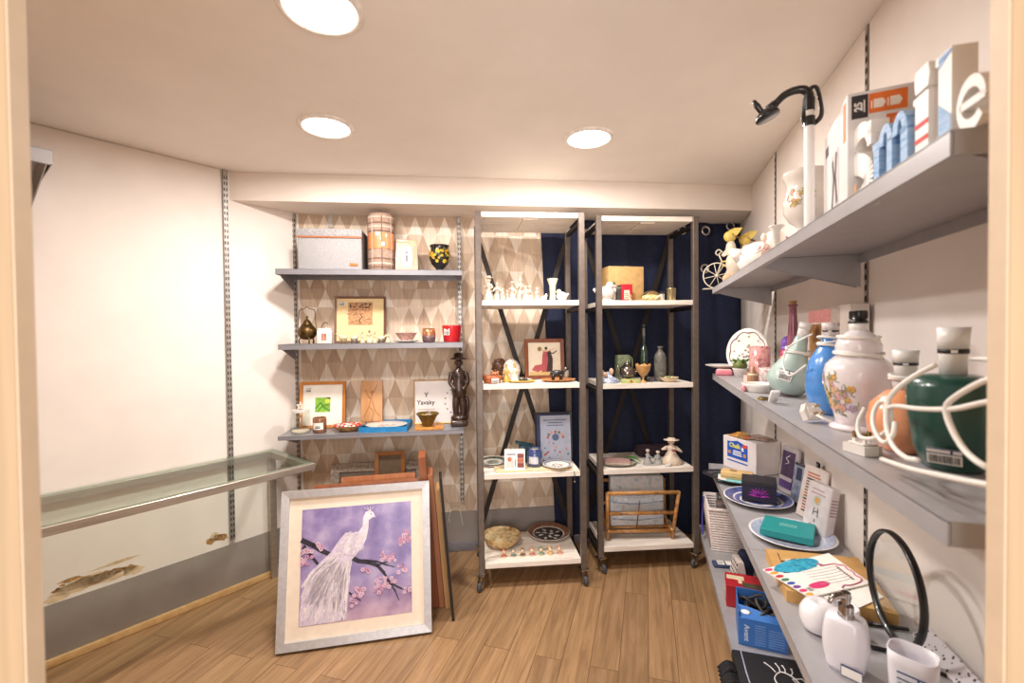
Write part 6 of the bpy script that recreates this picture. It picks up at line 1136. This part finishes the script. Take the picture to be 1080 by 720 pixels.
b = MB(); pp = plate_profile(.155, .022); b.lathe(pp, 0, 40, sy=.62); rings(b, .155, .022, [(.76, .9, 1)], 40); b.v = [Vector((v.x, v.y*(.62 if i >= len(pp)*40 else 1), v.z)) for i, v in enumerate(b.v)]
one(b, 'tray', [C('#26242a', .3, coat=.5, var=.1), C('#3a3840', .3, coat=.4)], 'dark glossy oval tray at far end of third right shelf', 'tray', pt, axa)
b = MB(); b.box(-.085, .085, -.055, .055, 0, .003, 0); b.box(-.085, -.05, -.04, .04, .003, .0036, 1); one(b, 'paper_sheet', [C('#7fc4c6', .7), C('#dcd8d4', .7)], 'pale cyan card lying on the dark oval tray', 'card', pt+Vector((.0, -.005, .0115)), axa+.25)
t = thing('soap_carton', 'tan soap carton lying on the pale cyan card', 'box', pt+Vector((-.0, .008, .0152)), axa+.12); b = MB(); b.box(-.065, .065, -.032, .032, 0, .032, 0, .002); b.build('carton', C('#d9b57c', .5, var=.05), t); b = MB(); b.box(-.03, .0, -.01, .012, .032, .0326, 0); b.box(-.062, .062, -.0326, -.032, .008, .011, 1); b.build('printed_mark', [C('#8a6a3c', .6), C('#a5835a', .6)], t)
def blueplate(name, label, c, r, h, m1, m2, items): b = MB(); b.lathe(plate_profile(r, h), 0, 44); rings(b, r, h, items, 44); return one(b, name, [C('#e6e2e4', .25, coat=.5), m1, m2], label, 'plate', c, 0)
DBL = C('#34407e', .3, coat=.4, ramp=('#27306a', '#5b6aa8'), scale=60); LBL = C('#9aa6c6', .3, coat=.4, ramp=('#6f80b0', '#c4cbdc', '#8593bd'), scale=90)
pc = onL(799, 529); blueplate('plate', 'dark blue and white patterned plate under the black box', pc, .128, .020, DBL, LBL, [(.05, .36, 1), (.52, .66, 1), (.72, .95, 1)])
t = thing('gift_box', 'black and purple box with magenta flower standing on dark blue plate', 'box', pc+Vector((.012, .012, .0105)), radians(-28)); b = MB(); bw = .062; b.box(-bw, bw, -.05, .05, 0, .078, 0, .001, 1); b.box(-bw-.001, bw+.001, -.051, .051, .066, .080, 1, .001, 1); b.build('carton', [C('#1d1430', .45), C('#232028', .45)], t); cb_ = t.children[0]
b = MB()
for i in range(9): 
    an = pi*i/8; b.prism([(.0+.004*sin(an), .026-.004*cos(an)), (.034*cos(an)*.8, .026+.030*sin(an)*.9+.003), (.040*cos(an), .024+.036*sin(an)), (.0-.004*sin(an), .026+.004*cos(an))], -.0508, -.050, i % 2)
for i in range(6): an = pi+pi*i/5; b.tube([(.012*cos(an), -.0505, .024), (.025*cos(an), -.0505, .024+.006*sin(an))], .0015, 0, 4)
b.build('flower_print', [C('#b02aa0', .5), C('#7d2a94', .5)], cb_)
pc = onL(835, 567); blueplate('plate', 'large pale blue and white plate under the teal box', pc, .13, .018, LBL, DBL, [(.05, .50, 1), (.55, .68, 1), (.73, .94, 1)])
pb2 = onL(831, 562, zl+.0125); t = thing('teal_box', 'flat teal box with pale printed mark lying on the pale blue plate', 'box', pb2, radians(-36)); b = MB(); b.box(-.076, .076, -.068, .068, 0, .024, 0, .002, 1); b.build('carton', C('#1f8e8e', .5, var=.03), t); b = MB(); b.at(tr(0, .005, .0242)); [b.box(-.026, .026, .008-.01*k, .012-.01*k, 0, .0005, 0) for k in range(3)]; b.build('printed_mark', C('#7fc0bc', .5), t)
# packs leaning on the wall
def blister(px, py, w, wd, h, label, mats, name='blister_pack', a=AR, lean=.14, group=None, d=.016, extra=None):
    t = thing(name, label, 'pack', RW.P(RW.u_of(px, py, w), w, zl), a, group, lean); b = MB(); b.box(-wd/2, wd/2, -d, 0, 0, h, 0, .006, 3); b.build('shell', mats[0], t)
    if extra: extra(t, wd, h, d)
    return t
def exP(t, wd, h, d):
    b = MB(); b.box(-wd*.36, wd*.36, -d-.004, -d, h*.12, h*.9, 0, .003); b.box(-wd*.38, wd*.38, -d-.0048, -d-.004, h*.28, h*.36, 1); b.box(-wd*.36, wd*.36, -d-.0046, -d-.004, h*.12, h*.26, 2); b.text('GO', wd*.3, tr(0, -d-.0046, h*.74) @ FRONT @ rz(pi/2), 3, .0004); b.build('case', [C('#4d3a58', .4, var=.15), C('#b9aab4', .4), C('#5a3f7a', .4), C('#d6d2d0', .5)], t)
def exP(t, wd, h, d):
    b = MB(); b.box(-wd*.36, wd*.36, -d-.004, -d, h*.12, h*.9, 0, .003); b.box(-wd*.38, wd*.38, -d-.0048, -d-.004, h*.28, h*.36, 1); b.box(-wd*.36, wd*.36, -d-.0046, -d-.004, h*.12, h*.26, 2); b.tube([(-wd*.1, -d-.0045, h*.62), (wd*.1, -d-.0045, h*.68), (-wd*.1, -d-.0045, h*.74), (wd*.1, -d-.0045, h*.82)], .002, 3, 5, sm=3); b.build('case', [C('#4d3a58', .4, var=.15), C('#b9aab4', .4), C('#5a3f7a', .4), C('#d6d2d0', .5)], t)
blister(831, 500, .055, .105, .20, 'clear pack holding a dark purple case, leaning on right wall', [C('#b9b0b4', .25, coat=.8)], extra=exP, a=AR+.35)
def exQ(t, wd, h, d): b = MB(); b.box(-wd*.4, wd*.4, -d-.002, -d, h*.06, h*.94, 0, .001); b.box(-wd*.2, wd*.2, -d-.0026, -d-.002, h*.6, h*.9, 1); b.build('insert', [C('#7d88a4', .5, ramp=('#5a6484', '#aab2c4'), scale=40), C('#3a3f58', .5)], t)
blister(843, 515, .05, .075, .165, 'slim blue grey pack between purple pack and striped card', [C('#4a4550', .3, coat=.6)], extra=exQ, a=AR+.35)
def exR(t, wd, h, d):
    b = MB(); rnd = random.Random(2)
    for i in range(14): z = h*(.12+.056*i); b.box(-wd*.3, wd*.25*rnd.uniform(.5, 1), -d-.0006, -d, z, z+h*.03, rnd.choice((0, 1, 2)))
    disc(b, wd*.3, h*.06, wd*.06, 1, -d); b.build('printed_stripes', [C('#4a4244', .6), C('#c4745a', .6), C('#8a6a5c', .6)], t)
blister(853, 530, .062, .115, .195, 'white card with rows of coloured stripes leaning on right wall', [C('#dfd3cc', .5)], name='product_card', extra=exR, lean=.22, d=.010, a=AR+.40)
def exT(t, wd, h, d):
    b = MB(); disc(b, 0, h*.66, wd*.16, 0, -d); disc(b, 0, h*.66, wd*.09, 1, -d-.0006); stroke(b, [(-wd*.1, h*.36), (-wd*.08, h*.5)], .003, 2, -d); stroke(b, [(wd*.1, h*.34), (wd*.08, h*.5)], .003, 2, -d); stroke(b, [(-wd*.1, h*.42), (wd*.1, h*.44)], .003, 2, -d); b.box(-wd*.25, wd*.22, -d-.0006, -d, h*.86, h*.88, 3); b.box(-wd*.3, wd*.3, -d-.0006, -d, h*.78, h*.80, 3); b.box(-wd*.2, wd*.05, -d-.0006, -d, h*.1, h*.17, 3); b.box(-.002, .002, -d-.0006, -d, h*.22, h*.28, 2)
    q = b.T; b.at(Matrix(((0, -1, 0, wd/2), (1, 0, 0, 0), (0, 0, 1, 0), (0, 0, 0, 1)))); [b.box(-d*.85, -d*.15, -.0006, 0, h*(.45+.06*k), h*(.48+.06*k), 3) for k in range(6)]; b.at(q); b.build('printed_design', [C('#b9c4b4', .6), C('#dca05c', .6), C('#3a3a44', .6), C('#b0909a', .6)], t)
blister(866, 548, .062, .105, .17, 'white printed carton with small round emblem, front of the leaning packs', [C('#ddd4d6', .5)], name='product_card', extra=exT, lean=.18, d=.034, a=AR+.38)
p = RW.hit(864, 491, .02); b = MB(); b.box(-.014, .014, -.006, 0, -.012, .012, 0, .002); b.box(-.006, .006, -.0066, -.006, -.002, .006, 1); one(b, 'wall_tag', [INK, C('#8a8486', .5)], 'small black tag on right wall under the middle shelf', 'tag', (p.x, p.y, p.z), AR)
# kraft box and papers
cs = [onL(807, 578, zl+.03), onL(829.5, 622, zl+.03), onL(948, 648, zl+.03), onL(905, 588, zl+.03)]
lo = Vector((0, 0, -.03)); ctr = (cs[0]+cs[1]+cs[2]+cs[3])/4
b = MB(); V = [v-ctr+lo+Vector((0, 0, .03)) for v in cs]; z30 = Vector((0, 0, .03)); b.add([v-z30*1 for v in V]+V, [(3, 2, 1, 0), (4, 5, 6, 7), (0, 1, 5, 4), (1, 2, 6, 5), (2, 3, 7, 6), (3, 0, 4, 7)])
t = thing('kraft_box', 'flat tan cardboard box under the papers on third right shelf', 'box', ctr-z30, 0); b.v = [v+z30 for v in b.v]; b.build('carton', C('#c79a5c', .6, var=.04), t)
b = MB(); q = [cs[0]+(cs[3]-cs[0])*.08, cs[0]+(cs[1]-cs[0])*.33+(cs[3]-cs[0])*.10]; q = [v-ctr+z30 for v in q]; b.tube([q[0]+Vector((0, -.03, .001)), q[1]+Vector((0, 0, .001)), q[1]+Vector((.05, .012, .001))], .004, 0, 5, flat=.3); b.ell((q[1]+Vector((.03, .0, .001))), (.02, .013, .001), 1, 10, 4); b.build('printed_pattern', [C('#7d5a3c', .6, var=.3, scale=300), PAPER], t)
def sheet(name, label, corners, z, art, mats, th=.003, m=0):
    P = [onL(x, y, z) for x, y in corners]; c = sum(P, Vector())/4; t = thing(name, label, 'paper', c, 0); Q = [v-c for v in P]; b = MB(); d_ = Vector((0, 0, -th)); b.add([v+d_ for v in Q]+Q, [(3, 2, 1, 0), (4, 5, 6, 7), (0, 1, 5, 4), (1, 2, 6, 5), (2, 3, 7, 6), (3, 0, 4, 7)]); b.build('sheets', PAPER, t)
    def uv(u, v): return Q[0]*(1-u)*(1-v)+Q[1]*u*(1-v)+Q[2]*u*v+Q[3]*(1-u)*v
    b = MB(); art(b, uv); b.build('printed_design', mats, t); return t
def patch(b, uv, poly, m, dz=.0006): b.add([uv(*p)+Vector((0, 0, dz)) for p in poly], [tuple(range(len(poly)))], m)
def dot(b, uv, u, v, ru, rv, m, n=14, dz=.0006): patch(b, uv, [(u+ru*cos(2*pi*i/n), v+rv*sin(2*pi*i/n)) for i in range(n)], m, dz)
def line(b, uv, pts, r, m): b.tube([uv(*p)+Vector((0, 0, .0004)) for p in pts], r, m, 5, sm=4, flat=1.)
sheet('paper_sheet', 'white printed sheet half hidden under the colourful notepad', [(852, 622), (900, 643), (932, 629), (900, 602)], zl+.0335, lambda b, uv: [patch(b, uv, [(.08, .1+.1*k), (.5, .12+.1*k), (.5, .15+.1*k), (.08, .13+.1*k)], k % 2) for k in range(7)], [C('#6a666a', .6), C('#a9a4a6', .6)], .002)
def padart(b, uv):
    rnd = random.Random(3)
    n = 24; patch(b, uv, [(.13+.19*(cos(2*pi*i/n)), .42+.32*sin(2*pi*i/n)) for i in range(n)], 0)
    for i in range(90): an = rnd.uniform(0, 6.28); q = sqrt(rnd.random()); dot(b, uv, .13+.19*q*cos(an), .42+.32*q*sin(an), .015, .025, rnd.choice((1, 0, 2)), 6, .0009+.00005*(i % 5))
    for i in range(8): dot(b, uv, .06+.125*i, .05, .045, .055, 3+i % 6, 9)
    dot(b, uv, .77, .33, .085, .16, 3, 18); patch(b, uv, [(.74, .1), (.96, .12), (.96, .20), (.74, .19)], 9, .0007)
    for k in range(6): patch(b, uv, [(.765+.02*k, .115), (.775+.02*k, .115), (.775+.02*k, .18), (.765+.02*k, .18)], 10, .001)
    for k in range(6): line(b, uv, [(.36+.08*k, .36), (.40+.08*k, .62), (.40+.08*k, .84)], .0006, 11)
    line(b, uv, [(.22, .66), (.28, .72), (.30, .68), (.33, .86), (.37, .9), (.45, .97), (.55, .95), (.65, .97), (.75, .94), (.85, .96), (.93, .88), (.95, .7), (.92, .62), (.97, .55)], .0022, 12)
    for k in range(9): dot(b, uv, .42+.05*k, .86-.002*k, .018, .02, 10 if k % 3 else 3, 7, .001)
sheet('notepad', 'white notepad with turquoise pompom and coloured dots on the kraft box', [(804.5, 600), (854, 629.5), (918, 614.5), (874, 583)], zl+.0385, padart, [C('#2fa5c4', .6), C('#54c0d4', .6), C('#1f86b0', .6), C('#d83a72', .6), C('#e0a03a', .6), C('#c42f3a', .6), C('#3f7f5a', .6), C('#3a54b0', .6), C('#7a3f9a', .6), C('#f4f0ea', .6), C('#5f5a5c', .6), C('#d6cccc', .6), C('#c46a86', .6)], .0035)
# soap dish, dispenser, tumbler
pc = onL(864, 664); t = thing('soap_dish', 'white glossy apple shaped holder with open hollow side on third right shelf', 'holder', pc, radians(-22))
GWH = C('#f1edf0', .18, coat=.7, var=.01); r = .040
b = MB(); b.lathe([(r*.6, 0), (r*.85, .006), (r*1.02, r*.7), (r*.98, r*1.2), (r*.72, r*1.62), (r*.4, r*1.72), (r*.15, r*1.62), (0, r*1.55)], 0, 32); b.build('body', GWH, t)
b = MB(); b.at(tr(.048, .012, 0)); pr2 = [(r*.5, 0), (r*.72, r*.3), (r*.86, r*1.0), (r*.80, r*1.55)]; b.lathe(pr2+hollow(pr2, .004), 0, 28, cap=False); b.lathe([(0, .003), (r*.5, .003)], 0, 28, cap=False); b.build('cup', GWH, t)
pc = onL(892, 704); t = thing('soap_dispenser', 'white curved soap dispenser with chrome pump in foreground of third right shelf', 'soap dispenser', pc, radians(-50))
def leafbody(b, w, d, h, m=0, top=1., hollow_=False, n=36, belly=1.12):
    V = []; F = []; Z = [(.80, 0), (.90, .008), (belly*.97, h*.35), (belly, h*.5), (belly*.97, h*.7), (top, h*.94), (top*.9, h)]
    if hollow_: Z = [(.80, 0), (.88, .006), (.95, h*.4), (1.0, h*.8), (1.02, h), (.96, h), (.92, h*.8), (.86, h*.3), (.8, .01)]
    for s_, z in Z:
        for i in range(n):
            a_ = 2*pi*i/n; c_, q_ = cos(a_), sin(a_); e = .62; V.append((w*s_*abs(c_)**e*(1 if c_ >= 0 else -1), d*s_*abs(q_)**e*(1 if q_ >= 0 else -1), z))
    k = len(Z); F = [(j*n+i, j*n+(i+1) % n, (j+1)*n+(i+1) % n, (j+1)*n+i) for j in range(k-1) for i in range(n)]+[tuple(range(n-1, -1, -1)), tuple((k-1)*n+i for i in range(n))]
    b.add(V, F, m, True)
hd = .108
b = MB(); leafbody(b, .037, .029, hd, 0, .94, belly=1.07); b.build('bottle', C('#eae6ec', .3, coat=.4, var=.01), t)
b = MB(); b.cyl(.0135, hd-.002, hd+.024, 0, 24); b.cyl(.0145, hd-.002, hd+.004, 0, 24); b.cyl(.0065, hd+.024, hd+.034, 0, 18); b.at(tr(0, 0, hd+.034) @ rz(-2.2)); b.tube([(-.006, 0, .004), (.012, 0, .010), (.030, 0, .006), (.036, 0, -.004)], [.0075, .007, .005, .004], 0, 10, sm=4); b.at(); b.cyl(.0085, hd+.030, hd+.050, 0, 18); b.build('pump', C('#b9b2ae', .1, 1.), t)
b = MB(); b.box(-.0, .034, -.0312, -.030, .002, .020, 0); b.box(-.001, .035, -.0310, -.0302, .000, .023, 1); b.build('price_sticker', [PAPER, STK_BLUE], t)
pc = RW.P(RW.u_of(964, 690, .22), .19, zl); qv = hit_z(963, 690, zl+.10); pc = Vector((qv.x, qv.y, zl))
t = thing('tumbler', 'white curved bathroom tumbler with barcode label at bottom right corner', 'tumbler', pc, radians(-50)); b = MB(); leafbody(b, .036, .030, .105, 0, 1, True); b.build('cup', C('#eae6ec', .3, coat=.4, var=.01), t)
b = MB(); barcode(b, .042, .042, tr(.003, -.0305, .034), 0, 1, 2, 12); b.build('price_sticker', [C('#dfe2ec', .6), INK, STK_BLUE], t)
# round glass in a black rim
cw_ = RW.hit(943, 616, .105); rr = .119; t = thing('round_glass', 'round black rimmed glass disc on black wire stand leaning upright by right wall', 'glass disc', RW.P((cw_-RW.p).dot(RW.u), .105, zl), AR)
b = MB(); b.at(tr(0, 0, rr+.006) @ rx(pi/2)); b.lathe([(rr-.006, -.007), (rr-.001, -.007), (rr+.001, -.004), (rr+.001, .004), (rr-.001, .007), (rr-.006, .007), (rr-.006, -.007)], 0, 64, cap=False); b.build('rim', C('#131113', .35, coat=.3), t)
b = MB(); b.at(tr(0, 0, rr+.006) @ rx(pi/2)); b.cyl(rr-.006, -.0015, .0015, 0, 64); b.build('glass', GLASS('#f8fafa', .15), t)
b = MB(); b.tube([(-.05, -.02, .005), (-.05, -.065, .004), (-.02, -.085, .004), (.03, -.08, .004), (.045, -.03, .005), (.05, .05, .005)], .0042, 0, 8, sm=5); b.tube([(.045, -.02, .005), (.10, .045, .005)], .004, 0, 7); b.tube([(-.05, .05, .005), (-.05, -.02, .005)], .0042, 0, 7); b.build('stand', C('#131113', .4), t)
SPK = None
m = bpy.data.materials.new('mat_speckled'); m.use_nodes = True; nt = m.node_tree; N = nt.nodes; L = nt.links; vo = N.new('ShaderNodeTexVoronoi'); vo.inputs['Scale'].default_value = 85; tc = N.new('ShaderNodeTexCoord'); L.new(tc.outputs['Object'], vo.inputs['Vector']); cr = N.new('ShaderNodeValToRGB'); e = cr.color_ramp.elements; e[0].position = .24; e[0].color = lin('#4a4446'); e[1].position = .30; e[1].color = lin('#cfc8cc'); L.new(vo.outputs['Distance'], cr.inputs[0]); L.new(cr.outputs[0], N['Principled BSDF'].inputs['Base Color'])
ua = RW.u_of(962, 665, .06); b = MB(); b.at(tr(0, 0, .002) @ rx(-.72)); b.box(0, .42, -.005, .0, 0, .040, 0, .002, 1); t = one(b, 'speckled_board', m, 'white board with dark speckles leaning low along right wall', 'board', RW.P(ua, .058, zl+.003), AR, lean=0)
# ================================================================== RIGHT WALL, LOWEST SHELF
zb = ZB+.0005
def onB(px, py): q = hit_z(px, py, zb); return Vector((q.x, q.y, zb))
pc = onB(757, 571); pc = RW.P((pc-RW.p).dot(RW.u)+.02, .215, zb); t = thing('basket', 'white woven basket with dark goods and purple cord on lowest right shelf', 'basket', pc, AR); bh = .235
WV = C('#ded2ce', .7, var=.08, scale=80); b = MB(); wx, wy = .125, .095
def ringbox(b, x, y, z, r, m=0): b.tube([(-x, -y, z), (x, -y, z), (x, y, z), (-x, y, z)], r, m, 6, closed=True)
for j in range(17): f = j/16; ringbox(b, wx*(.82+.18*f), wy*(.82+.18*f), .006+f*(bh-.012), .0075, 0)
b.build('woven_wall', WV, t); b = MB(); b.box(-wx*.8, wx*.8, -wy*.8, wy*.8, 0, .006); b.build('bottom', WV, t)
b = MB(); rnd = random.Random(5)
for i in range(18): 
    x = -wx*.85+i*wx*1.7/17; b.tube([(x*.84, -wy*.82-.004, .004), (x, -wy-.006, bh)], .004, 0, 5); 
b.build('stakes', WV, t); b = MB(); ringbox(b, wx*1.02, wy*1.02, bh, .010, 0); b.build('rim', WV, t)
b = MB(); b.tube([(-wx*.3, -wy-.012, bh+.01), (-.06, -wy-.016, bh*.6), (-.05, -wy-.018, bh*.25), (-.03, -wy-.018, bh*.12), (-.055, -wy-.016, bh*.3)], .005, 0, 6, sm=4); b.build('cord', C('#4a3f94', .6), t)
for k, (x, y, hh_, col, lab) in enumerate(((-.06, .02, .30, '#3f5a8c', 'blue packet sticking out of the white basket'), (.0, -.02, .27, '#4a4a42', 'dark grey packet in the middle of the white basket'), (.055, -.01, .26, '#6a5a56', 'brown packet at near end of the white basket'))):
    b = MB(); b.at(rx(-.15+.1*k) @ ry(.12*(k-1))); b.box(-.028, .028, -.035, .035, .02, hh_, 0, .004); b.box(-.029, -.005, -.036, .01, hh_-.04, hh_-.01, 1); one(b, 'packet', [C(col, .4, coat=.4, var=.2, scale=30), C('#b9b4b0', .5)], lab, 'packet', RW.P((pc-RW.p).dot(RW.u)+x, .215-y, zb+.008), AR)
pc = onB(764, 597); b = MB(); b.box(-.055, .055, -.025, .025, 0, .018, 0, .004); b.box(-.034, -.002, -.02, .02, .018, .0186, 1); b.box(.006, .036, -.02, .02, .018, .0186, 1); [b.box(-.03+.006*k, -.027+.006*k, -.012, .012, .0186, .019, 2) for k in range(4)]; one(b, 'labelled_pack', [C('#3a4668', .5), PAPER, C('#7a7678', .6)], 'small navy pack with two white labels at front of lowest right shelf', 'pack', pc, ACR+.1)
pc = onB(785, 604); b = MB()
V = []; F = []; n_, k_ = 20, 8
for j in range(k_):
    f = j/(k_-1); s_ = (1-.5*f**2)
    for i in range(n_): a_ = 2*pi*i/n_; w_ = 1+.12*sin(3*a_+j*1.3); V.append((.045*s_*w_*cos(a_), .042*s_*w_*sin(a_), .11*f))
F = [(j*n_+i, j*n_+(i+1) % n_, (j+1)*n_+(i+1) % n_, (j+1)*n_+i) for j in range(k_-1) for i in range(n_)]+[tuple(range(n_-1, -1, -1)), tuple((k_-1)*n_+i for i in range(n_))]
b.add(V, F, 0, True); one(b, 'pouch', C('#1c2040', .8, var=.15, scale=60), 'crumpled navy cloth pouch on lowest right shelf', 'pouch', pc, 0)
pc = onB(801, 624); pc = RW.P((pc-RW.p).dot(RW.u)-.03, .225, zb); t = thing('dotted_bag', 'white bag with black polka dots beside the navy pouch', 'bag', pc, AR+.1); b = MB(); V = [(-.05, -.035, 0), (.05, -.035, 0), (.05, .035, 0), (-.05, .035, 0), (-.042, -.012, .13), (.042, -.012, .13), (.042, .012, .13), (-.042, .012, .13)]; b.add(V, [(0, 3, 2, 1), (4, 5, 6, 7), (0, 1, 5, 4), (1, 2, 6, 5), (2, 3, 7, 6), (3, 0, 4, 7)]); b.build('cloth', C('#d9cfc8', .7), t)
b = MB(); b.at(tr(0, -.0352, 0) @ rx(-.175))
for j in range(6):
    for i in range(5): disc(b, -.038+.019*i+(.0095 if j % 2 else 0)*(1 if i < 4 else 0), .012+j*.021, .0055, 0, 0, 8)
b.build('polka_dots', INK, t)
pc = onB(792, 640); pc = RW.P((pc-RW.p).dot(RW.u)-.03, .215, zb); t = thing('red_carton', 'red carton with cream print behind the blue carton on lowest right shelf', 'box', pc, AR-.1); b = MB(); b.box(-.06, .06, -.085, .07, 0, .095, 0, .002, 1); b.build('carton', C('#b01c2a', .45), t); b = MB(); b.box(-.035, .0, -.08, -.01, .095, .0956, 0); b.box(-.02, .03, -.035, -.02, .0956, .0962, 0); b.box(-.05, .02, -.0856, -.085, .02, .06, 0); b.box(.015, .058, -.02, .065, .095, .0956, 1); b.build('printed_panel', [C('#e0cfae', .6), C('#4f4636', .6)], t)
c1 = onB(779, 679); c2 = onB(831, 691); dv = c2-c1; aa = atan2(dv.y, dv.x); ln = dv.length
t = thing('blue_carton', 'open blue carton full of black cords on lowest right shelf', 'box', c1, aa); hb = .105; dp = .17; BLC = C('#3f79c8', .5, var=.03)
b = MB(); th = .003
b.box(0, ln, 0, th, 0, hb); b.box(0, ln, dp-th, dp, 0, hb+.03); b.box(0, th, th, dp-th, 0, hb+.02); b.box(ln-th, ln, th, dp-th, 0, hb+.01); b.box(th, ln-th, th, dp-th, 0, .004); b.build('carton', BLC, t)
b = MB(); b.add([(0, .0005, hb), (ln, .0005, hb), (ln, .045, hb+.014), (ln*.7, .03, hb+.012), (ln*.3, .05, hb+.018), (0, .06, hb+.02)], [(0, 1, 2, 3, 4, 5)], 0); b.add([(0, .0005, hb-.001), (ln, .0005, hb-.001), (ln, .045, hb+.013), (ln*.7, .03, hb+.011), (ln*.3, .05, hb+.017), (0, .06, hb+.019)], [(5, 4, 3, 2, 1, 0)], 0); b.build('flap', BLC, t)
b = MB(); b.text('Avent', .026, tr(ln*.17, -.0006, hb*.48) @ FRONT @ rz(-pi/2), 0, .0003, bold=.0004)
for k in range(9): b.box(ln*.34, ln*.56, -.0006, 0, hb*(.12+.085*k), hb*(.145+.085*k), 1)
for k in range(8): b.box(ln*.62, ln*.94, -.0006, 0, hb*(.12+.085*k), hb*(.145+.085*k), 1)
b.build('printed_text', [C('#d6deec', .6), C('#7fa4dc', .6)], t); b = MB(); b.at(tr(ln*.16, .028, hb+.0105) @ rx(.32)); b.ell((0, 0, 0), (.018, .012, .0008), 0, 14, 4); b.build('logo_disc', C('#e6e9f0', .6), t)
t2 = thing('cord_bundle', 'tangled black cords and straps lying in the blue carton', 'cords', c1+Vector((cos(aa)*ln/2-sin(aa)*dp/2, sin(aa)*ln/2+cos(aa)*dp/2, .0045)), aa); rnd = random.Random(14)
for k in range(8):
    b = MB(); cx, cy = rnd.uniform(-.03, .03), rnd.uniform(-.02, .02); ra, rb = rnd.uniform(.035, .05), rnd.uniform(.025, .04); z_ = .06+.010*k; ph = rnd.uniform(0, 3)
    b.tube([(cx+ra*cos(i*pi/6+ph), cy+rb*sin(i*pi/6+ph), z_+.014*sin(2*i*pi/6+k)) for i in range(12)], .0055, 0, 7, closed=True, sm=3); b.build('cord', C('#2a2624' if k % 3 else '#4a443e', .5), t2)
b = MB(); b.ell((0, 0, .035), (.075, .06, .036), 0); b.build('cord', C('#161416', .6), t2)
# black bag
cs_ = [onB(771, 693), onB(860, 709)]; a_ = atan2(cs_[1].y-cs_[0].y, cs_[1].x-cs_[0].x); pc = cs_[0]
t = thing('black_bag', 'flat black bag with white line drawing at bottom of the photo', 'bag', pc, a_); BK = C('#17151a', .7, var=.1); b = MB(); b.box(0, .30, -.24, 0, 0, .035, 0, .008, 3); b.build('cloth', BK, t)
b = MB(); b.tube([(.035, -.235, .0352), (.03, -.12, .0356), (.032, -.002, .0352)], .004, 0, 6, flat=.4); b.build('piping', C('#b9bcd6', .6), t)
b = MB(); zq = .0358
b.tube([(.12, -.16, zq), (.115, -.12, zq), (.14, -.085, zq), (.17, -.095, zq), (.19, -.13, zq)], .0022, 0, 5, sm=4)
for x, y, x2, y2 in ((.125, -.09, .10, -.05), (.14, -.085, .135, -.045), (.155, -.085, .155, -.05), (.17, -.095, .18, -.06)): b.tube([(x, y, zq), ((x+x2)/2+.004, (y+y2)/2, zq), (x2, y2, zq)], .002, 0, 5); b.ell((x2, y2, zq), (.004, .004, .001), 0, 7, 4)
b.tube([(.17, -.11, zq), (.20, -.10, zq), (.215, -.13, zq), (.185, -.14, zq)], .0018, 0, 5, closed=True)
b.build('line_drawing', C('#e3dfe0', .6), t)
pc2 = onB(778, 712); b = MB(); rnd = random.Random(3)
for k in range(7): b.tube([(.0, .02-.02*k, .01), (-.03, .01-.02*k, .03+.004*(k % 3)), (-.06, -.005-.02*k, .012)], .011, 0, 7, sm=3)
one(b, 'black_scarf', C('#121014', .8), 'gathered black fabric hanging at front edge beside the black bag', 'fabric', pc2, AR+pi/2)
